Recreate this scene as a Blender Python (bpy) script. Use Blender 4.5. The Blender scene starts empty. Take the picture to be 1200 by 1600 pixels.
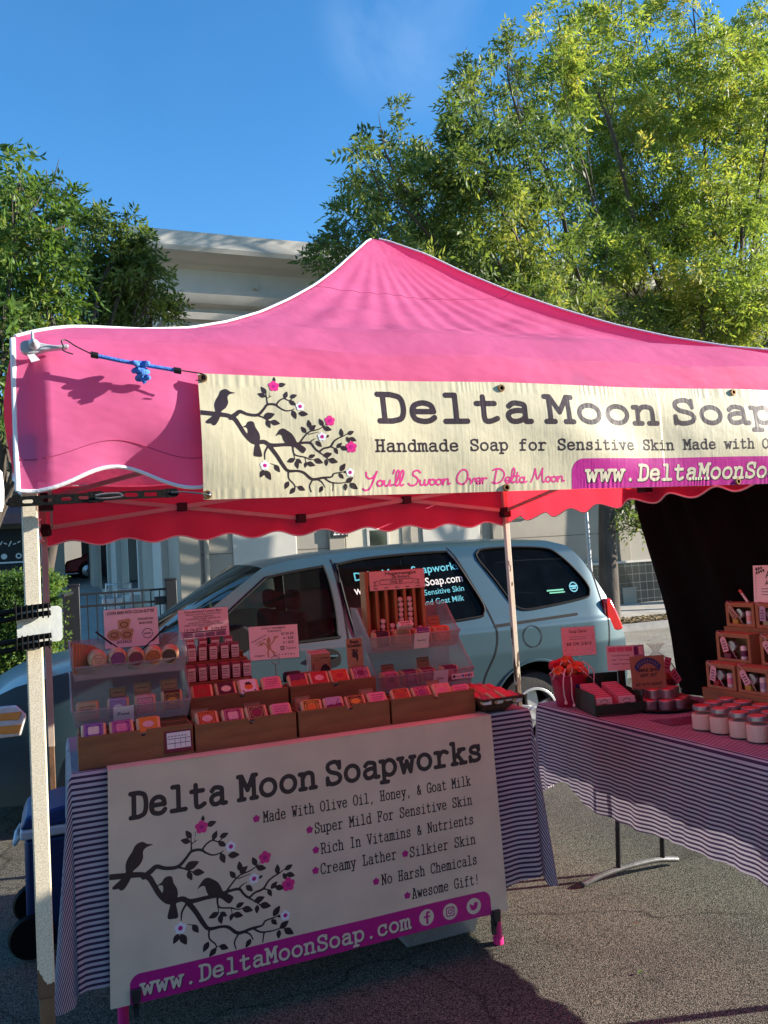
import bpy, math, random
import numpy as np
from mathutils import Vector, Matrix, Euler, noise

S = bpy.context.scene
COL = S.collection
R = math.radians
random.seed(7)
RNG = np.random.default_rng(11)

# ------------------------------------------------------------------ camera, sky, sun, exposure
# world: x runs right along the stall front, y runs back into the stall, z up; the front left canopy leg stands at the origin
cam = bpy.data.cameras.new('camera')
cam.sensor_fit = 'VERTICAL'; cam.sensor_height = 24.0; cam.lens = 24.0 * 1276.7 / 1600.0
cam.clip_start = 0.05; cam.clip_end = 2000
co = bpy.data.objects.new('camera', cam); COL.objects.link(co)
_y, _p, _r = R(22.08), R(3.67), R(-3.61)
_f = Vector((math.sin(_y) * math.cos(_p), math.cos(_y) * math.cos(_p), math.sin(_p)))
_ri = Vector((math.cos(_y), -math.sin(_y), 0)); _u = _ri.cross(_f)
_r2 = math.cos(_r) * _ri + math.sin(_r) * _u; _u2 = -math.sin(_r) * _ri + math.cos(_r) * _u
co.matrix_world = Matrix(((_r2.x, _u2.x, -_f.x, 0.0574), (_r2.y, _u2.y, -_f.y, -2.0146), (_r2.z, _u2.z, -_f.z, 1.6), (0, 0, 0, 1)))
S.camera = co

SUN = Vector((1.0, -0.285, 0.335)).normalized()
world = bpy.data.worlds.new('World'); S.world = world; world.use_nodes = True
wn, wl = world.node_tree.nodes, world.node_tree.links
bg = wn['Background']
sky = wn.new('ShaderNodeTexSky'); sky.sky_type = 'NISHITA'; sky.sun_disc = False
sky.sun_elevation = math.asin(SUN.z); sky.sun_rotation = math.atan2(SUN.x, SUN.y)
sky.air_density = 1.0; sky.dust_density = 0.0; sky.ozone_density = 3.0
hs = wn.new('ShaderNodeHueSaturation'); hs.inputs['Saturation'].default_value = 1.25; wl.new(sky.outputs[0], hs.inputs['Color'])
# a faint wisp of cloud high in the middle
wt = wn.new('ShaderNodeTexCoord'); vd = wn.new('ShaderNodeVectorMath'); vd.operation = 'DOT_PRODUCT'; vd.inputs[1].default_value = (.366, .736, .569); wl.new(wt.outputs['Generated'], vd.inputs[0])
mr_ = wn.new('ShaderNodeMapRange'); mr_.interpolation_type = 'SMOOTHSTEP'; mr_.inputs[1].default_value = .9935; mr_.inputs[2].default_value = 1.0; wl.new(vd.outputs['Value'], mr_.inputs[0])
cn = wn.new('ShaderNodeTexNoise'); cn.inputs['Scale'].default_value = 5.5; cn.inputs['Detail'].default_value = 7; cn.inputs['Distortion'].default_value = .6; wl.new(wt.outputs['Generated'], cn.inputs['Vector'])
cr_ = wn.new('ShaderNodeValToRGB'); cr_.color_ramp.elements[0].position = .42; cr_.color_ramp.elements[1].position = .72; wl.new(cn.outputs['Fac'], cr_.inputs[0])
cm = wn.new('ShaderNodeMath'); cm.operation = 'MULTIPLY'; cs_ = wn.new('ShaderNodeMath'); cs_.operation = 'MULTIPLY'; cs_.inputs[1].default_value = .17; wl.new(mr_.outputs[0], cs_.inputs[0]); wl.new(cs_.outputs[0], cm.inputs[0]); wl.new(cr_.outputs[0], cm.inputs[1])
c2_ = wn.new('ShaderNodeMath'); c2_.operation = 'MULTIPLY_ADD'; c2_.inputs[1].default_value = .008; wl.new(cr_.outputs[0], c2_.inputs[0]); wl.new(cm.outputs[0], c2_.inputs[2])
cx_ = wn.new('ShaderNodeMix'); cx_.data_type = 'RGBA'; cx_.inputs['B'].default_value = (3.2, 4.0, 5.2, 1); wl.new(c2_.outputs[0], cx_.inputs['Factor']); wl.new(hs.outputs[0], cx_.inputs['A'])
wl.new(cx_.outputs['Result'], bg.inputs['Color']); bg.inputs['Strength'].default_value = 0.112
sl = bpy.data.lights.new('sun', 'SUN'); sl.energy = 5.0; sl.angle = R(0.5); sl.color = (1.0, 0.90, 0.78)
so = bpy.data.objects.new('sun', sl); COL.objects.link(so)
so.rotation_euler = SUN.to_track_quat('Z', 'Y').to_euler()
S.view_settings.view_transform = 'Standard'; S.view_settings.look = 'None'
S.view_settings.gamma = 1.0; S.view_settings.exposure = 1.45
S.cycles.max_bounces = 8; S.cycles.transparent_max_bounces = 16

# ------------------------------------------------------------------ materials
M = {}
def nmat(name):
    m = bpy.data.materials.new(name); m.use_nodes = True
    return m, m.node_tree.nodes, m.node_tree.links, m.node_tree.nodes['Principled BSDF']
def c4(c): return (c[0], c[1], c[2], 1.0)
def pm(name, col, rough=.6, var=.12, scale=12., bump=0., bscale=80., metal=0., spec=.4, coat=0., trans=0., alpha=1., col2=None, detail=4., stretch=None):
    """procedural surface: two tones mixed by noise, roughness noise, fine bump"""
    m, n, l, b = nmat(name)
    tc = n.new('ShaderNodeTexCoord'); src = tc.outputs['Object']
    if stretch:
        mp = n.new('ShaderNodeMapping'); mp.inputs['Scale'].default_value = stretch
        l.new(src, mp.inputs[0]); src = mp.outputs[0]
    nz = n.new('ShaderNodeTexNoise'); nz.inputs['Scale'].default_value = scale; nz.inputs['Detail'].default_value = detail
    l.new(src, nz.inputs['Vector'])
    rp = n.new('ShaderNodeValToRGB'); e = rp.color_ramp.elements
    e[0].position = .3; e[1].position = .72
    a = col; c2 = col2 if col2 else tuple(min(1, x * (1 + var)) for x in col)
    e[0].color = c4(tuple(x * (1 - var) for x in a)) if not col2 else c4(a); e[1].color = c4(c2)
    l.new(nz.outputs['Fac'], rp.inputs[0]); l.new(rp.outputs[0], b.inputs['Base Color'])
    b.inputs['Roughness'].default_value = rough; b.inputs['Metallic'].default_value = metal
    b.inputs['Specular IOR Level'].default_value = spec; b.inputs['Coat Weight'].default_value = coat
    b.inputs['Coat Roughness'].default_value = .08
    b.inputs['Transmission Weight'].default_value = trans; b.inputs['Alpha'].default_value = alpha
    if bump:
        nb = n.new('ShaderNodeTexNoise'); nb.inputs['Scale'].default_value = bscale; nb.inputs['Detail'].default_value = 5
        l.new(src, nb.inputs['Vector'])
        bp = n.new('ShaderNodeBump'); bp.inputs['Strength'].default_value = bump; bp.inputs['Distance'].default_value = .01
        l.new(nb.outputs['Fac'], bp.inputs['Height']); l.new(bp.outputs[0], b.inputs['Normal'])
    M[name] = m
    return m
def fabric(name, col, tcol, tw=.35, bump=.25, bscale=14., weave=900., sheen=0., wrink=None, spec=.25, crease=0.):
    """cloth that lets light through: diffuse front mixed with a translucent back"""
    m, n, l, b = nmat(name)
    out = n['Material Output']
    tc = n.new('ShaderNodeTexCoord')
    nz = n.new('ShaderNodeTexNoise'); nz.inputs['Scale'].default_value = 5; nz.inputs['Detail'].default_value = 6
    l.new(tc.outputs['Object'], nz.inputs['Vector'])
    rp = n.new('ShaderNodeValToRGB'); e = rp.color_ramp.elements; e[0].position = .3; e[1].position = .75
    e[0].color = c4([x * .88 for x in col]); e[1].color = c4([min(1, x * 1.08) for x in col])
    l.new(nz.outputs['Fac'], rp.inputs[0]); l.new(rp.outputs[0], b.inputs['Base Color'])
    b.inputs['Roughness'].default_value = .7; b.inputs['Specular IOR Level'].default_value = spec
    b.inputs['Sheen Weight'].default_value = sheen
    n1 = n.new('ShaderNodeTexNoise'); n1.inputs['Scale'].default_value = bscale; n1.inputs['Detail'].default_value = 3
    mp = n.new('ShaderNodeMapping'); mp.inputs['Scale'].default_value = wrink or (1, 1, 1)
    l.new(tc.outputs['Object'], mp.inputs[0]); l.new(mp.outputs[0], n1.inputs['Vector'])
    n2 = n.new('ShaderNodeTexNoise'); n2.inputs['Scale'].default_value = weave; n2.inputs['Detail'].default_value = 1
    l.new(tc.outputs['Object'], n2.inputs['Vector'])
    ad = n.new('ShaderNodeMath'); ad.operation = 'MULTIPLY_ADD'; ad.inputs[1].default_value = .03
    l.new(n2.outputs['Fac'], ad.inputs[0]); l.new(n1.outputs['Fac'], ad.inputs[2])
    hsrc = ad.outputs[0]
    if crease:
        n3 = n.new('ShaderNodeTexNoise'); n3.noise_type = 'RIDGED_MULTIFRACTAL'; n3.inputs['Scale'].default_value = 1.7; n3.inputs['Detail'].default_value = 2.5; n3.inputs['Distortion'].default_value = .4
        l.new(mp.outputs[0], n3.inputs['Vector']); a3 = n.new('ShaderNodeMath'); a3.operation = 'MULTIPLY_ADD'; a3.inputs[1].default_value = crease
        l.new(n3.outputs['Fac'], a3.inputs[0]); l.new(hsrc, a3.inputs[2]); hsrc = a3.outputs[0]
    bp = n.new('ShaderNodeBump'); bp.inputs['Strength'].default_value = bump; bp.inputs['Distance'].default_value = .03
    l.new(hsrc, bp.inputs['Height']); l.new(bp.outputs[0], b.inputs['Normal'])
    t = n.new('ShaderNodeBsdfTranslucent'); t.inputs[0].default_value = c4(tcol); l.new(bp.outputs[0], t.inputs['Normal'])
    mx = n.new('ShaderNodeMixShader'); mx.inputs[0].default_value = tw
    l.new(b.outputs[0], mx.inputs[1]); l.new(t.outputs[0], mx.inputs[2]); l.new(mx.outputs[0], out.inputs[0])
    M[name] = m
    return m
def clearmat(name, tint, alpha_fac, rough=.08, spec_col=(1, 1, 1), diff=None):
    """thin clear sheet: straight-through transparency mixed with gloss and an optional milky diffuse"""
    m, n, l, b = nmat(name); out = n['Material Output']
    tr = n.new('ShaderNodeBsdfTransparent'); tr.inputs[0].default_value = c4(tint)
    b.inputs['Base Color'].default_value = c4(diff or (.02, .02, .02)); b.inputs['Roughness'].default_value = rough
    b.inputs['Specular IOR Level'].default_value = .6
    lw_ = n.new('ShaderNodeLayerWeight'); lw_.inputs[0].default_value = .5; pw = n.new('ShaderNodeMath'); pw.operation = 'POWER'; pw.inputs[1].default_value = 4.5; l.new(lw_.outputs['Facing'], pw.inputs[0])
    fr = n.new('ShaderNodeMath'); fr.operation = 'MULTIPLY_ADD'; fr.inputs[1].default_value = .9; fr.inputs[2].default_value = .04; l.new(pw.outputs[0], fr.inputs[0])
    nz = n.new('ShaderNodeTexNoise'); nz.inputs['Scale'].default_value = 9; nz.inputs['Detail'].default_value = 3
    tc = n.new('ShaderNodeTexCoord'); l.new(tc.outputs['Object'], nz.inputs['Vector'])
    ma = n.new('ShaderNodeMath'); ma.operation = 'MULTIPLY_ADD'; ma.inputs[1].default_value = .12; ma.inputs[2].default_value = alpha_fac - .06
    l.new(nz.outputs['Fac'], ma.inputs[0])
    mxv = n.new('ShaderNodeMath'); mxv.operation = 'MAXIMUM'; l.new(fr.outputs[0], mxv.inputs[0]); l.new(ma.outputs[0], mxv.inputs[1])
    mx = n.new('ShaderNodeMixShader'); l.new(mxv.outputs[0], mx.inputs[0]); l.new(tr.outputs[0], mx.inputs[1]); l.new(b.outputs[0], mx.inputs[2])
    l.new(mx.outputs[0], out.inputs[0]); M[name] = m
    return m
def stripes(name, a, b2, period, duty, tw=.12, bump=.3):
    """woven stripe read from the cloth's own flat pattern coordinate"""
    m, n, l, b = nmat(name); out = n['Material Output']
    uv = n.new('ShaderNodeUVMap'); uv.uv_map = 'cloth'
    sp = n.new('ShaderNodeSeparateXYZ'); l.new(uv.outputs[0], sp.inputs[0])
    d = n.new('ShaderNodeMath'); d.operation = 'DIVIDE'; d.inputs[1].default_value = period; l.new(sp.outputs[1], d.inputs[0])
    fr = n.new('ShaderNodeMath'); fr.operation = 'FRACT'; l.new(d.outputs[0], fr.inputs[0])
    lt = n.new('ShaderNodeMath'); lt.operation = 'LESS_THAN'; lt.inputs[1].default_value = duty; l.new(fr.outputs[0], lt.inputs[0])
    nz = n.new('ShaderNodeTexNoise'); nz.inputs['Scale'].default_value = 6; nz.inputs['Detail'].default_value = 5; l.new(uv.outputs[0], nz.inputs['Vector'])
    mc = n.new('ShaderNodeMix'); mc.data_type = 'RGBA'; l.new(lt.outputs[0], mc.inputs['Factor'])
    mc.inputs['A'].default_value = c4(a); mc.inputs['B'].default_value = c4(b2)
    mv = n.new('ShaderNodeMix'); mv.data_type = 'RGBA'; mv.blend_type = 'MULTIPLY'; mv.inputs['Factor'].default_value = .35
    rp = n.new('ShaderNodeValToRGB'); rp.color_ramp.elements[0].color = (.6, .6, .62, 1); rp.color_ramp.elements[0].position = .3; rp.color_ramp.elements[1].position = .65
    l.new(nz.outputs['Fac'], rp.inputs[0]); l.new(mc.outputs['Result'], mv.inputs['A']); l.new(rp.outputs[0], mv.inputs['B'])
    l.new(mv.outputs['Result'], b.inputs['Base Color']); b.inputs['Roughness'].default_value = .8; b.inputs['Specular IOR Level'].default_value = .2
    n1 = n.new('ShaderNodeTexNoise'); n1.inputs['Scale'].default_value = 9; n1.inputs['Detail'].default_value = 4; l.new(uv.outputs[0], n1.inputs['Vector'])
    bp = n.new('ShaderNodeBump'); bp.inputs['Strength'].default_value = bump; bp.inputs['Distance'].default_value = .03
    l.new(n1.outputs['Fac'], bp.inputs['Height']); l.new(bp.outputs[0], b.inputs['Normal'])
    t = n.new('ShaderNodeBsdfTranslucent'); l.new(mv.outputs['Result'], t.inputs[0])
    mx = n.new('ShaderNodeMixShader'); mx.inputs[0].default_value = tw
    l.new(b.outputs[0], mx.inputs[1]); l.new(t.outputs[0], mx.inputs[2]); l.new(mx.outputs[0], out.inputs[0]); M[name] = m
    return m
def leafmat(name, dark, light, warm, tw=.45):
    m, n, l, b = nmat(name); out = n['Material Output']
    tc = n.new('ShaderNodeTexCoord'); g = n.new('ShaderNodeNewGeometry')
    nz = n.new('ShaderNodeTexNoise'); nz.inputs['Scale'].default_value = .55; nz.inputs['Detail'].default_value = 3; l.new(tc.outputs['Object'], nz.inputs['Vector'])
    mi = n.new('ShaderNodeMath'); mi.operation = 'MULTIPLY_ADD'; mi.inputs[1].default_value = .45; l.new(g.outputs['Random Per Island'], mi.inputs[0])
    ms = n.new('ShaderNodeMath'); ms.operation = 'MULTIPLY_ADD'; ms.inputs[1].default_value = 1.6; ms.inputs[2].default_value = -.52
    l.new(nz.outputs['Fac'], ms.inputs[0]); l.new(ms.outputs[0], mi.inputs[2])
    rp = n.new('ShaderNodeValToRGB'); e = rp.color_ramp.elements
    e[0].position = .05; e[0].color = c4(dark); e[1].position = .6; e[1].color = c4(light); x = e.new(.93); x.color = c4(warm)
    l.new(mi.outputs[0], rp.inputs[0]); l.new(rp.outputs[0], b.inputs['Base Color']); b.inputs['Roughness'].default_value = .45
    b.inputs['Specular IOR Level'].default_value = .18
    t = n.new('ShaderNodeBsdfTranslucent'); mu = n.new('ShaderNodeMix'); mu.data_type = 'RGBA'; mu.blend_type = 'MULTIPLY'; mu.inputs['Factor'].default_value = 1
    l.new(rp.outputs[0], mu.inputs['A']); mu.inputs['B'].default_value = (1.4, 1.3, .6, 1); l.new(mu.outputs['Result'], t.inputs[0])
    mx = n.new('ShaderNodeMixShader'); mx.inputs[0].default_value = tw
    l.new(b.outputs[0], mx.inputs[1]); l.new(t.outputs[0], mx.inputs[2]); l.new(mx.outputs[0], out.inputs[0]); M[name] = m
    return m
def peelpaint(name):
    """cream paint over bare brown steel, sandy sprayed speckle, flaked along patches"""
    m, n, l, b = nmat(name); tc = n.new('ShaderNodeTexCoord')
    mp = n.new('ShaderNodeMapping'); mp.inputs['Scale'].default_value = (1, 1, .35); l.new(tc.outputs['Object'], mp.inputs[0])
    n1 = n.new('ShaderNodeTexNoise'); n1.inputs['Scale'].default_value = 14; n1.inputs['Detail'].default_value = 6; l.new(mp.outputs[0], n1.inputs['Vector'])
    sz = n.new('ShaderNodeSeparateXYZ'); l.new(tc.outputs['Object'], sz.inputs[0])
    hm = n.new('ShaderNodeMapRange'); hm.inputs[1].default_value = .7; hm.inputs[2].default_value = 1.75; hm.inputs[3].default_value = .57; hm.inputs[4].default_value = .70
    l.new(sz.outputs[2], hm.inputs[0])
    gt = n.new('ShaderNodeMath'); gt.operation = 'GREATER_THAN'; l.new(n1.outputs['Fac'], gt.inputs[0]); l.new(hm.outputs[0], gt.inputs[1])
    n2 = n.new('ShaderNodeTexNoise'); n2.inputs['Scale'].default_value = 420; n2.inputs['Detail'].default_value = 2; l.new(tc.outputs['Object'], n2.inputs['Vector'])
    r2 = n.new('ShaderNodeValToRGB'); r2.color_ramp.elements[0].position = .36; r2.color_ramp.elements[0].color = (.42, .36, .25, 1); r2.color_ramp.elements[1].position = .54; r2.color_ramp.elements[1].color = (.66, .60, .46, 1)
    l.new(n2.outputs['Fac'], r2.inputs[0])
    mx = n.new('ShaderNodeMix'); mx.data_type = 'RGBA'; l.new(gt.outputs[0], mx.inputs['Factor']); l.new(r2.outputs[0], mx.inputs['A']); mx.inputs['B'].default_value = (.10, .055, .03, 1)
    l.new(mx.outputs['Result'], b.inputs['Base Color']); b.inputs['Roughness'].default_value = .6
    bp = n.new('ShaderNodeBump'); bp.inputs['Strength'].default_value = .5; bp.inputs['Distance'].default_value = .002; bp.invert = True
    l.new(gt.outputs[0], bp.inputs['Height']); l.new(bp.outputs[0], b.inputs['Normal']); M[name] = m
    return m
def asphalt(name, lo, mid, hi, sc, bump=.8):
    """worn asphalt: stone chips of several sizes showing through the binder"""
    m, n, l, b = nmat(name); tc = n.new('ShaderNodeTexCoord')
    v = n.new('ShaderNodeTexVoronoi'); v.inputs['Scale'].default_value = sc; l.new(tc.outputs['Object'], v.inputs['Vector'])
    v2 = n.new('ShaderNodeTexVoronoi'); v2.inputs['Scale'].default_value = sc * 1.9; l.new(tc.outputs['Object'], v2.inputs['Vector'])
    sc_ = n.new('ShaderNodeSeparateColor'); l.new(v.outputs['Color'], sc_.inputs[0])
    rp = n.new('ShaderNodeValToRGB'); e = rp.color_ramp.elements; e[0].position = .1; e[0].color = c4(lo); e[1].position = .95; e[1].color = c4(hi); x = e.new(.5); x.color = c4(mid)
    l.new(sc_.outputs[0], rp.inputs[0])
    dr = n.new('ShaderNodeValToRGB'); dr.color_ramp.elements[0].position = .25; dr.color_ramp.elements[0].color = (1, 1, 1, 1); dr.color_ramp.elements[1].position = .75; dr.color_ramp.elements[1].color = (.16, .16, .16, 1)
    l.new(v.outputs['Distance'], dr.inputs[0])
    mu = n.new('ShaderNodeMix'); mu.data_type = 'RGBA'; mu.blend_type = 'MULTIPLY'; mu.inputs['Factor'].default_value = 1; l.new(rp.outputs[0], mu.inputs['A']); l.new(dr.outputs[0], mu.inputs['B'])
    nz = n.new('ShaderNodeTexNoise'); nz.inputs['Scale'].default_value = .9; nz.inputs['Detail'].default_value = 8; l.new(tc.outputs['Object'], nz.inputs['Vector'])
    nr = n.new('ShaderNodeValToRGB'); nr.color_ramp.elements[0].position = .32; nr.color_ramp.elements[0].color = (.70, .69, .70, 1); nr.color_ramp.elements[1].position = .7; nr.color_ramp.elements[1].color = (1.1, 1.08, 1.02, 1)
    l.new(nz.outputs['Fac'], nr.inputs[0])
    m2 = n.new('ShaderNodeMix'); m2.data_type = 'RGBA'; m2.blend_type = 'MULTIPLY'; m2.inputs['Factor'].default_value = 1; l.new(mu.outputs['Result'], m2.inputs['A']); l.new(nr.outputs[0], m2.inputs['B'])
    vc = n.new('ShaderNodeTexVoronoi'); vc.feature = 'DISTANCE_TO_EDGE'; vc.inputs['Scale'].default_value = .55; ds = n.new('ShaderNodeTexNoise'); ds.inputs['Scale'].default_value = 3; ds.inputs['Detail'].default_value = 5
    l.new(tc.outputs['Object'], ds.inputs['Vector']); va = n.new('ShaderNodeVectorMath'); va.operation = 'MULTIPLY_ADD'; va.inputs[1].default_value = (.35, .35, 0); l.new(ds.outputs['Color'], va.inputs[0]); l.new(tc.outputs['Object'], va.inputs[2]); l.new(va.outputs[0], vc.inputs['Vector'])
    ck = n.new('ShaderNodeValToRGB'); ck.color_ramp.elements[0].position = .0; ck.color_ramp.elements[0].color = (.45, .45, .45, 1); ck.color_ramp.elements[1].position = .006; l.new(vc.outputs['Distance'], ck.inputs[0])
    ns = n.new('ShaderNodeTexNoise'); ns.inputs['Scale'].default_value = 2.3; ns.inputs['Detail'].default_value = 3; l.new(tc.outputs['Object'], ns.inputs['Vector'])
    st = n.new('ShaderNodeValToRGB'); st.color_ramp.elements[0].position = .28; st.color_ramp.elements[0].color = (.55, .54, .53, 1); st.color_ramp.elements[1].position = .40; l.new(ns.outputs['Fac'], st.inputs[0])
    m3 = n.new('ShaderNodeMix'); m3.data_type = 'RGBA'; m3.blend_type = 'MULTIPLY'; m3.inputs['Factor'].default_value = .8; l.new(ck.outputs[0], m3.inputs['A']); l.new(st.outputs[0], m3.inputs['B'])
    m4 = n.new('ShaderNodeMix'); m4.data_type = 'RGBA'; m4.blend_type = 'MULTIPLY'; m4.inputs['Factor'].default_value = 1; l.new(m2.outputs['Result'], m4.inputs['A']); l.new(m3.outputs['Result'], m4.inputs['B'])
    l.new(m4.outputs['Result'], b.inputs['Base Color']); b.inputs['Roughness'].default_value = .85; b.inputs['Specular IOR Level'].default_value = .15
    ad = n.new('ShaderNodeMath'); ad.operation = 'MULTIPLY_ADD'; ad.inputs[1].default_value = .4; l.new(v2.outputs['Distance'], ad.inputs[0]); l.new(v.outputs['Distance'], ad.inputs[2])
    bp = n.new('ShaderNodeBump'); bp.inputs['Strength'].default_value = bump; bp.inputs['Distance'].default_value = .006; bp.invert = True
    l.new(ad.outputs[0], bp.inputs['Height']); l.new(bp.outputs[0], b.inputs['Normal']); M[name] = m
    return m

# ------------------------------------------------------------------ mesh helpers
class MB:
    def __init__(s): s.v = []; s.f = []; s.m = []
    def add(s, vs, fs, mi=0):
        o = len(s.v); s.v += [tuple(map(float, p)) for p in vs]
        for f in fs: s.f.append(tuple(i + o for i in f)); s.m.append(mi)
        return s
    def box(s, x0, x1, y0, y1, z0, z1, mi=0, T=None):
        vs = [(x, y, z) for z in (z0, z1) for y in (y0, y1) for x in (x0, x1)]
        if T is not None: vs = [tuple(T @ Vector(p)) for p in vs]
        return s.add(vs, [(0, 2, 3, 1), (4, 5, 7, 6), (0, 1, 5, 4), (2, 6, 7, 3), (0, 4, 6, 2), (1, 3, 7, 5)], mi)
    def tube(s, pts, r, n=8, mi=0, closed=False, flat=1.0):
        P = [Vector(p) for p in pts]; k = len(P); rs = r if isinstance(r, (list, tuple)) else [r] * k
        vs = []; up = None
        for i in range(k):
            if closed: t = (P[(i + 1) % k] - P[i - 1])
            else: t = P[min(i + 1, k - 1)] - P[max(i - 1, 0)]
            t.normalize()
            if up is None: up = Vector((0, 0, 1)) if abs(t.z) < .9 else Vector((1, 0, 0))
            a = t.cross(up)
            if a.length < 1e-4: a = t.cross(Vector((.3, 1, .2)))
            a.normalize(); b = a.cross(t); up = b
            for j in range(n):
                w = 2 * math.pi * j / n + math.pi / n
                vs.append(P[i] + a * math.cos(w) * rs[i] + b * math.sin(w) * rs[i] * flat)
        fs = []
        for i in range(k if closed else k - 1):
            i2 = (i + 1) % k
            for j in range(n): fs.append((i * n + j, i * n + (j + 1) % n, i2 * n + (j + 1) % n, i2 * n + j))
        if not closed: fs += [tuple(range(n - 1, -1, -1)), tuple(range((k - 1) * n, k * n))]
        return s.add(vs, fs, mi)
    def bar(s, a, b, w, h=None, mi=0):
        h = h or w; a = Vector(a); b = Vector(b); t = (b - a).normalized()
        up = Vector((0, 0, 1)) if abs(t.z) < .95 else Vector((0, 1, 0))
        x = t.cross(up).normalized() * (w / 2); y = x.cross(t).normalized() * (h / 2)
        vs = [p + q for p in (a, b) for q in (-x - y, x - y, x + y, -x + y)]
        return s.add(vs, [(0, 3, 2, 1), (4, 5, 6, 7), (0, 1, 5, 4), (1, 2, 6, 5), (2, 3, 7, 6), (3, 0, 4, 7)], mi)
    def lathe(s, prof, n=24, c=(0, 0, 0), mi=0, axis='z', caps=True):
        vs = []; k = len(prof)
        for (r, z) in prof:
            for j in range(n):
                w = 2 * math.pi * j / n; p = (r * math.cos(w), r * math.sin(w), z)
                if axis == 'y': p = (p[0], -p[2], p[1])
                if axis == 'x': p = (p[2], p[0], p[1])
                vs.append((p[0] + c[0], p[1] + c[1], p[2] + c[2]))
        fs = [(i * n + j, i * n + (j + 1) % n, (i + 1) * n + (j + 1) % n, (i + 1) * n + j) for i in range(k - 1) for j in range(n)]
        if caps and prof[0][0] > 1e-6: fs.append(tuple(range(n - 1, -1, -1)))
        if caps and prof[-1][0] > 1e-6: fs.append(tuple(range((k - 1) * n, k * n)))
        return s.add(vs, fs, mi)
    def prism(s, poly, fn, d0, d1, mi=0):
        """poly [(a,b)], fn(a,b,d)->xyz extruded from d0 to d1"""
        k = len(poly); vs = [fn(a, b, d0) for a, b in poly] + [fn(a, b, d1) for a, b in poly]
        fs = [tuple(range(k - 1, -1, -1)), tuple(range(k, 2 * k))] + [(i, (i + 1) % k, k + (i + 1) % k, k + i) for i in range(k)]
        return s.add(vs, fs, mi)
    def grid(s, nu, nv, fn, mi=0):
        vs = [fn(i / (nu - 1), j / (nv - 1)) for j in range(nv) for i in range(nu)]
        return s.add(vs, [(j * nu + i, j * nu + i + 1, (j + 1) * nu + i + 1, (j + 1) * nu + i) for j in range(nv - 1) for i in range(nu - 1)], mi)

def wloc(o):
    p = Vector((0, 0, 0))
    while o is not None: p += o.location; o = o.parent
    return p
def build(name, mb, mats, parent=None, local=False, smooth=35, bev=0, solid=0, uv=None, base=None):
    """one mesh object; vertices are in world coordinates unless local (then in the parent's frame)"""
    vs = np.array(mb.v, dtype=np.float64).reshape(-1, 3)
    loc = Vector((0, 0, 0))
    if parent is not None and not local:
        w = wloc(parent); vs = vs - np.array(w)
    elif parent is None and not local and len(vs):
        loc = Vector(base) if base else Vector(((vs[:, 0].min() + vs[:, 0].max()) / 2, (vs[:, 1].min() + vs[:, 1].max()) / 2, vs[:, 2].min()))
        vs = vs - np.array(loc)
    me = bpy.data.meshes.new(name); me.from_pydata(vs.tolist(), [], mb.f)
    if not isinstance(mats, (list, tuple)): mats = [mats]
    for k in mats: me.materials.append(M[k] if isinstance(k, str) else k)
    if len(mats) > 1: me.polygons.foreach_set('material_index', mb.m)
    if uv is not None:
        lay = me.uv_layers.new(name='cloth'); idx = np.empty(len(me.loops), dtype=np.int32); me.loops.foreach_get('vertex_index', idx)
        lay.data.foreach_set('uv', np.array(uv, dtype=np.float32)[idx].ravel())
    if smooth:
        me.polygons.foreach_set('use_smooth', [True] * len(me.polygons)); me.set_sharp_from_angle(angle=R(smooth))
    me.update()
    o = bpy.data.objects.new(name, me); COL.objects.link(o); o.location = loc
    if parent is not None: o.parent = parent
    if solid:
        md = o.modifiers.new('thickness', 'SOLIDIFY'); md.thickness = solid; md.offset = -1
    if bev:
        md = o.modifiers.new('bevel', 'BEVEL'); md.width = bev; md.segments = 2; md.limit_method = 'ANGLE'; md.angle_limit = R(40)
    return o
def tag(o, label, cat, group=None):
    o['label'] = label; o['category'] = cat
    if group: o['group'] = group
    return o
def thing(name, label, cat, loc, group=None, rot=None):
    o = bpy.data.objects.new(name, None); COL.objects.link(o); o.location = loc; o.empty_display_size = .1
    if rot: o.rotation_euler = rot
    return tag(o, label, cat, group)
def struct(o, kind='structure'):
    o['kind'] = kind; return o

def cr(pts, n=8, closed=False):
    """Catmull-Rom through 2-D or 3-D points"""
    P = [np.array(p, float) for p in pts]; k = len(P)
    if k < 3: return P
    out = []
    for i in range(k if closed else k - 1):
        p1 = P[i]; p2 = P[(i + 1) % k]
        p0 = P[i - 1] if (closed or i > 0) else 2 * p1 - p2
        p3 = P[(i + 2) % k] if (closed or i < k - 2) else 2 * p2 - p1
        for j in range(n):
            t = j / n
            out.append(.5 * ((2 * p1) + (-p0 + p2) * t + (2 * p0 - 5 * p1 + 4 * p2 - p3) * t * t + (-p0 + 3 * p1 - 3 * p2 + p3) * t ** 3))
    if not closed: out.append(P[-1])
    return out

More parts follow.
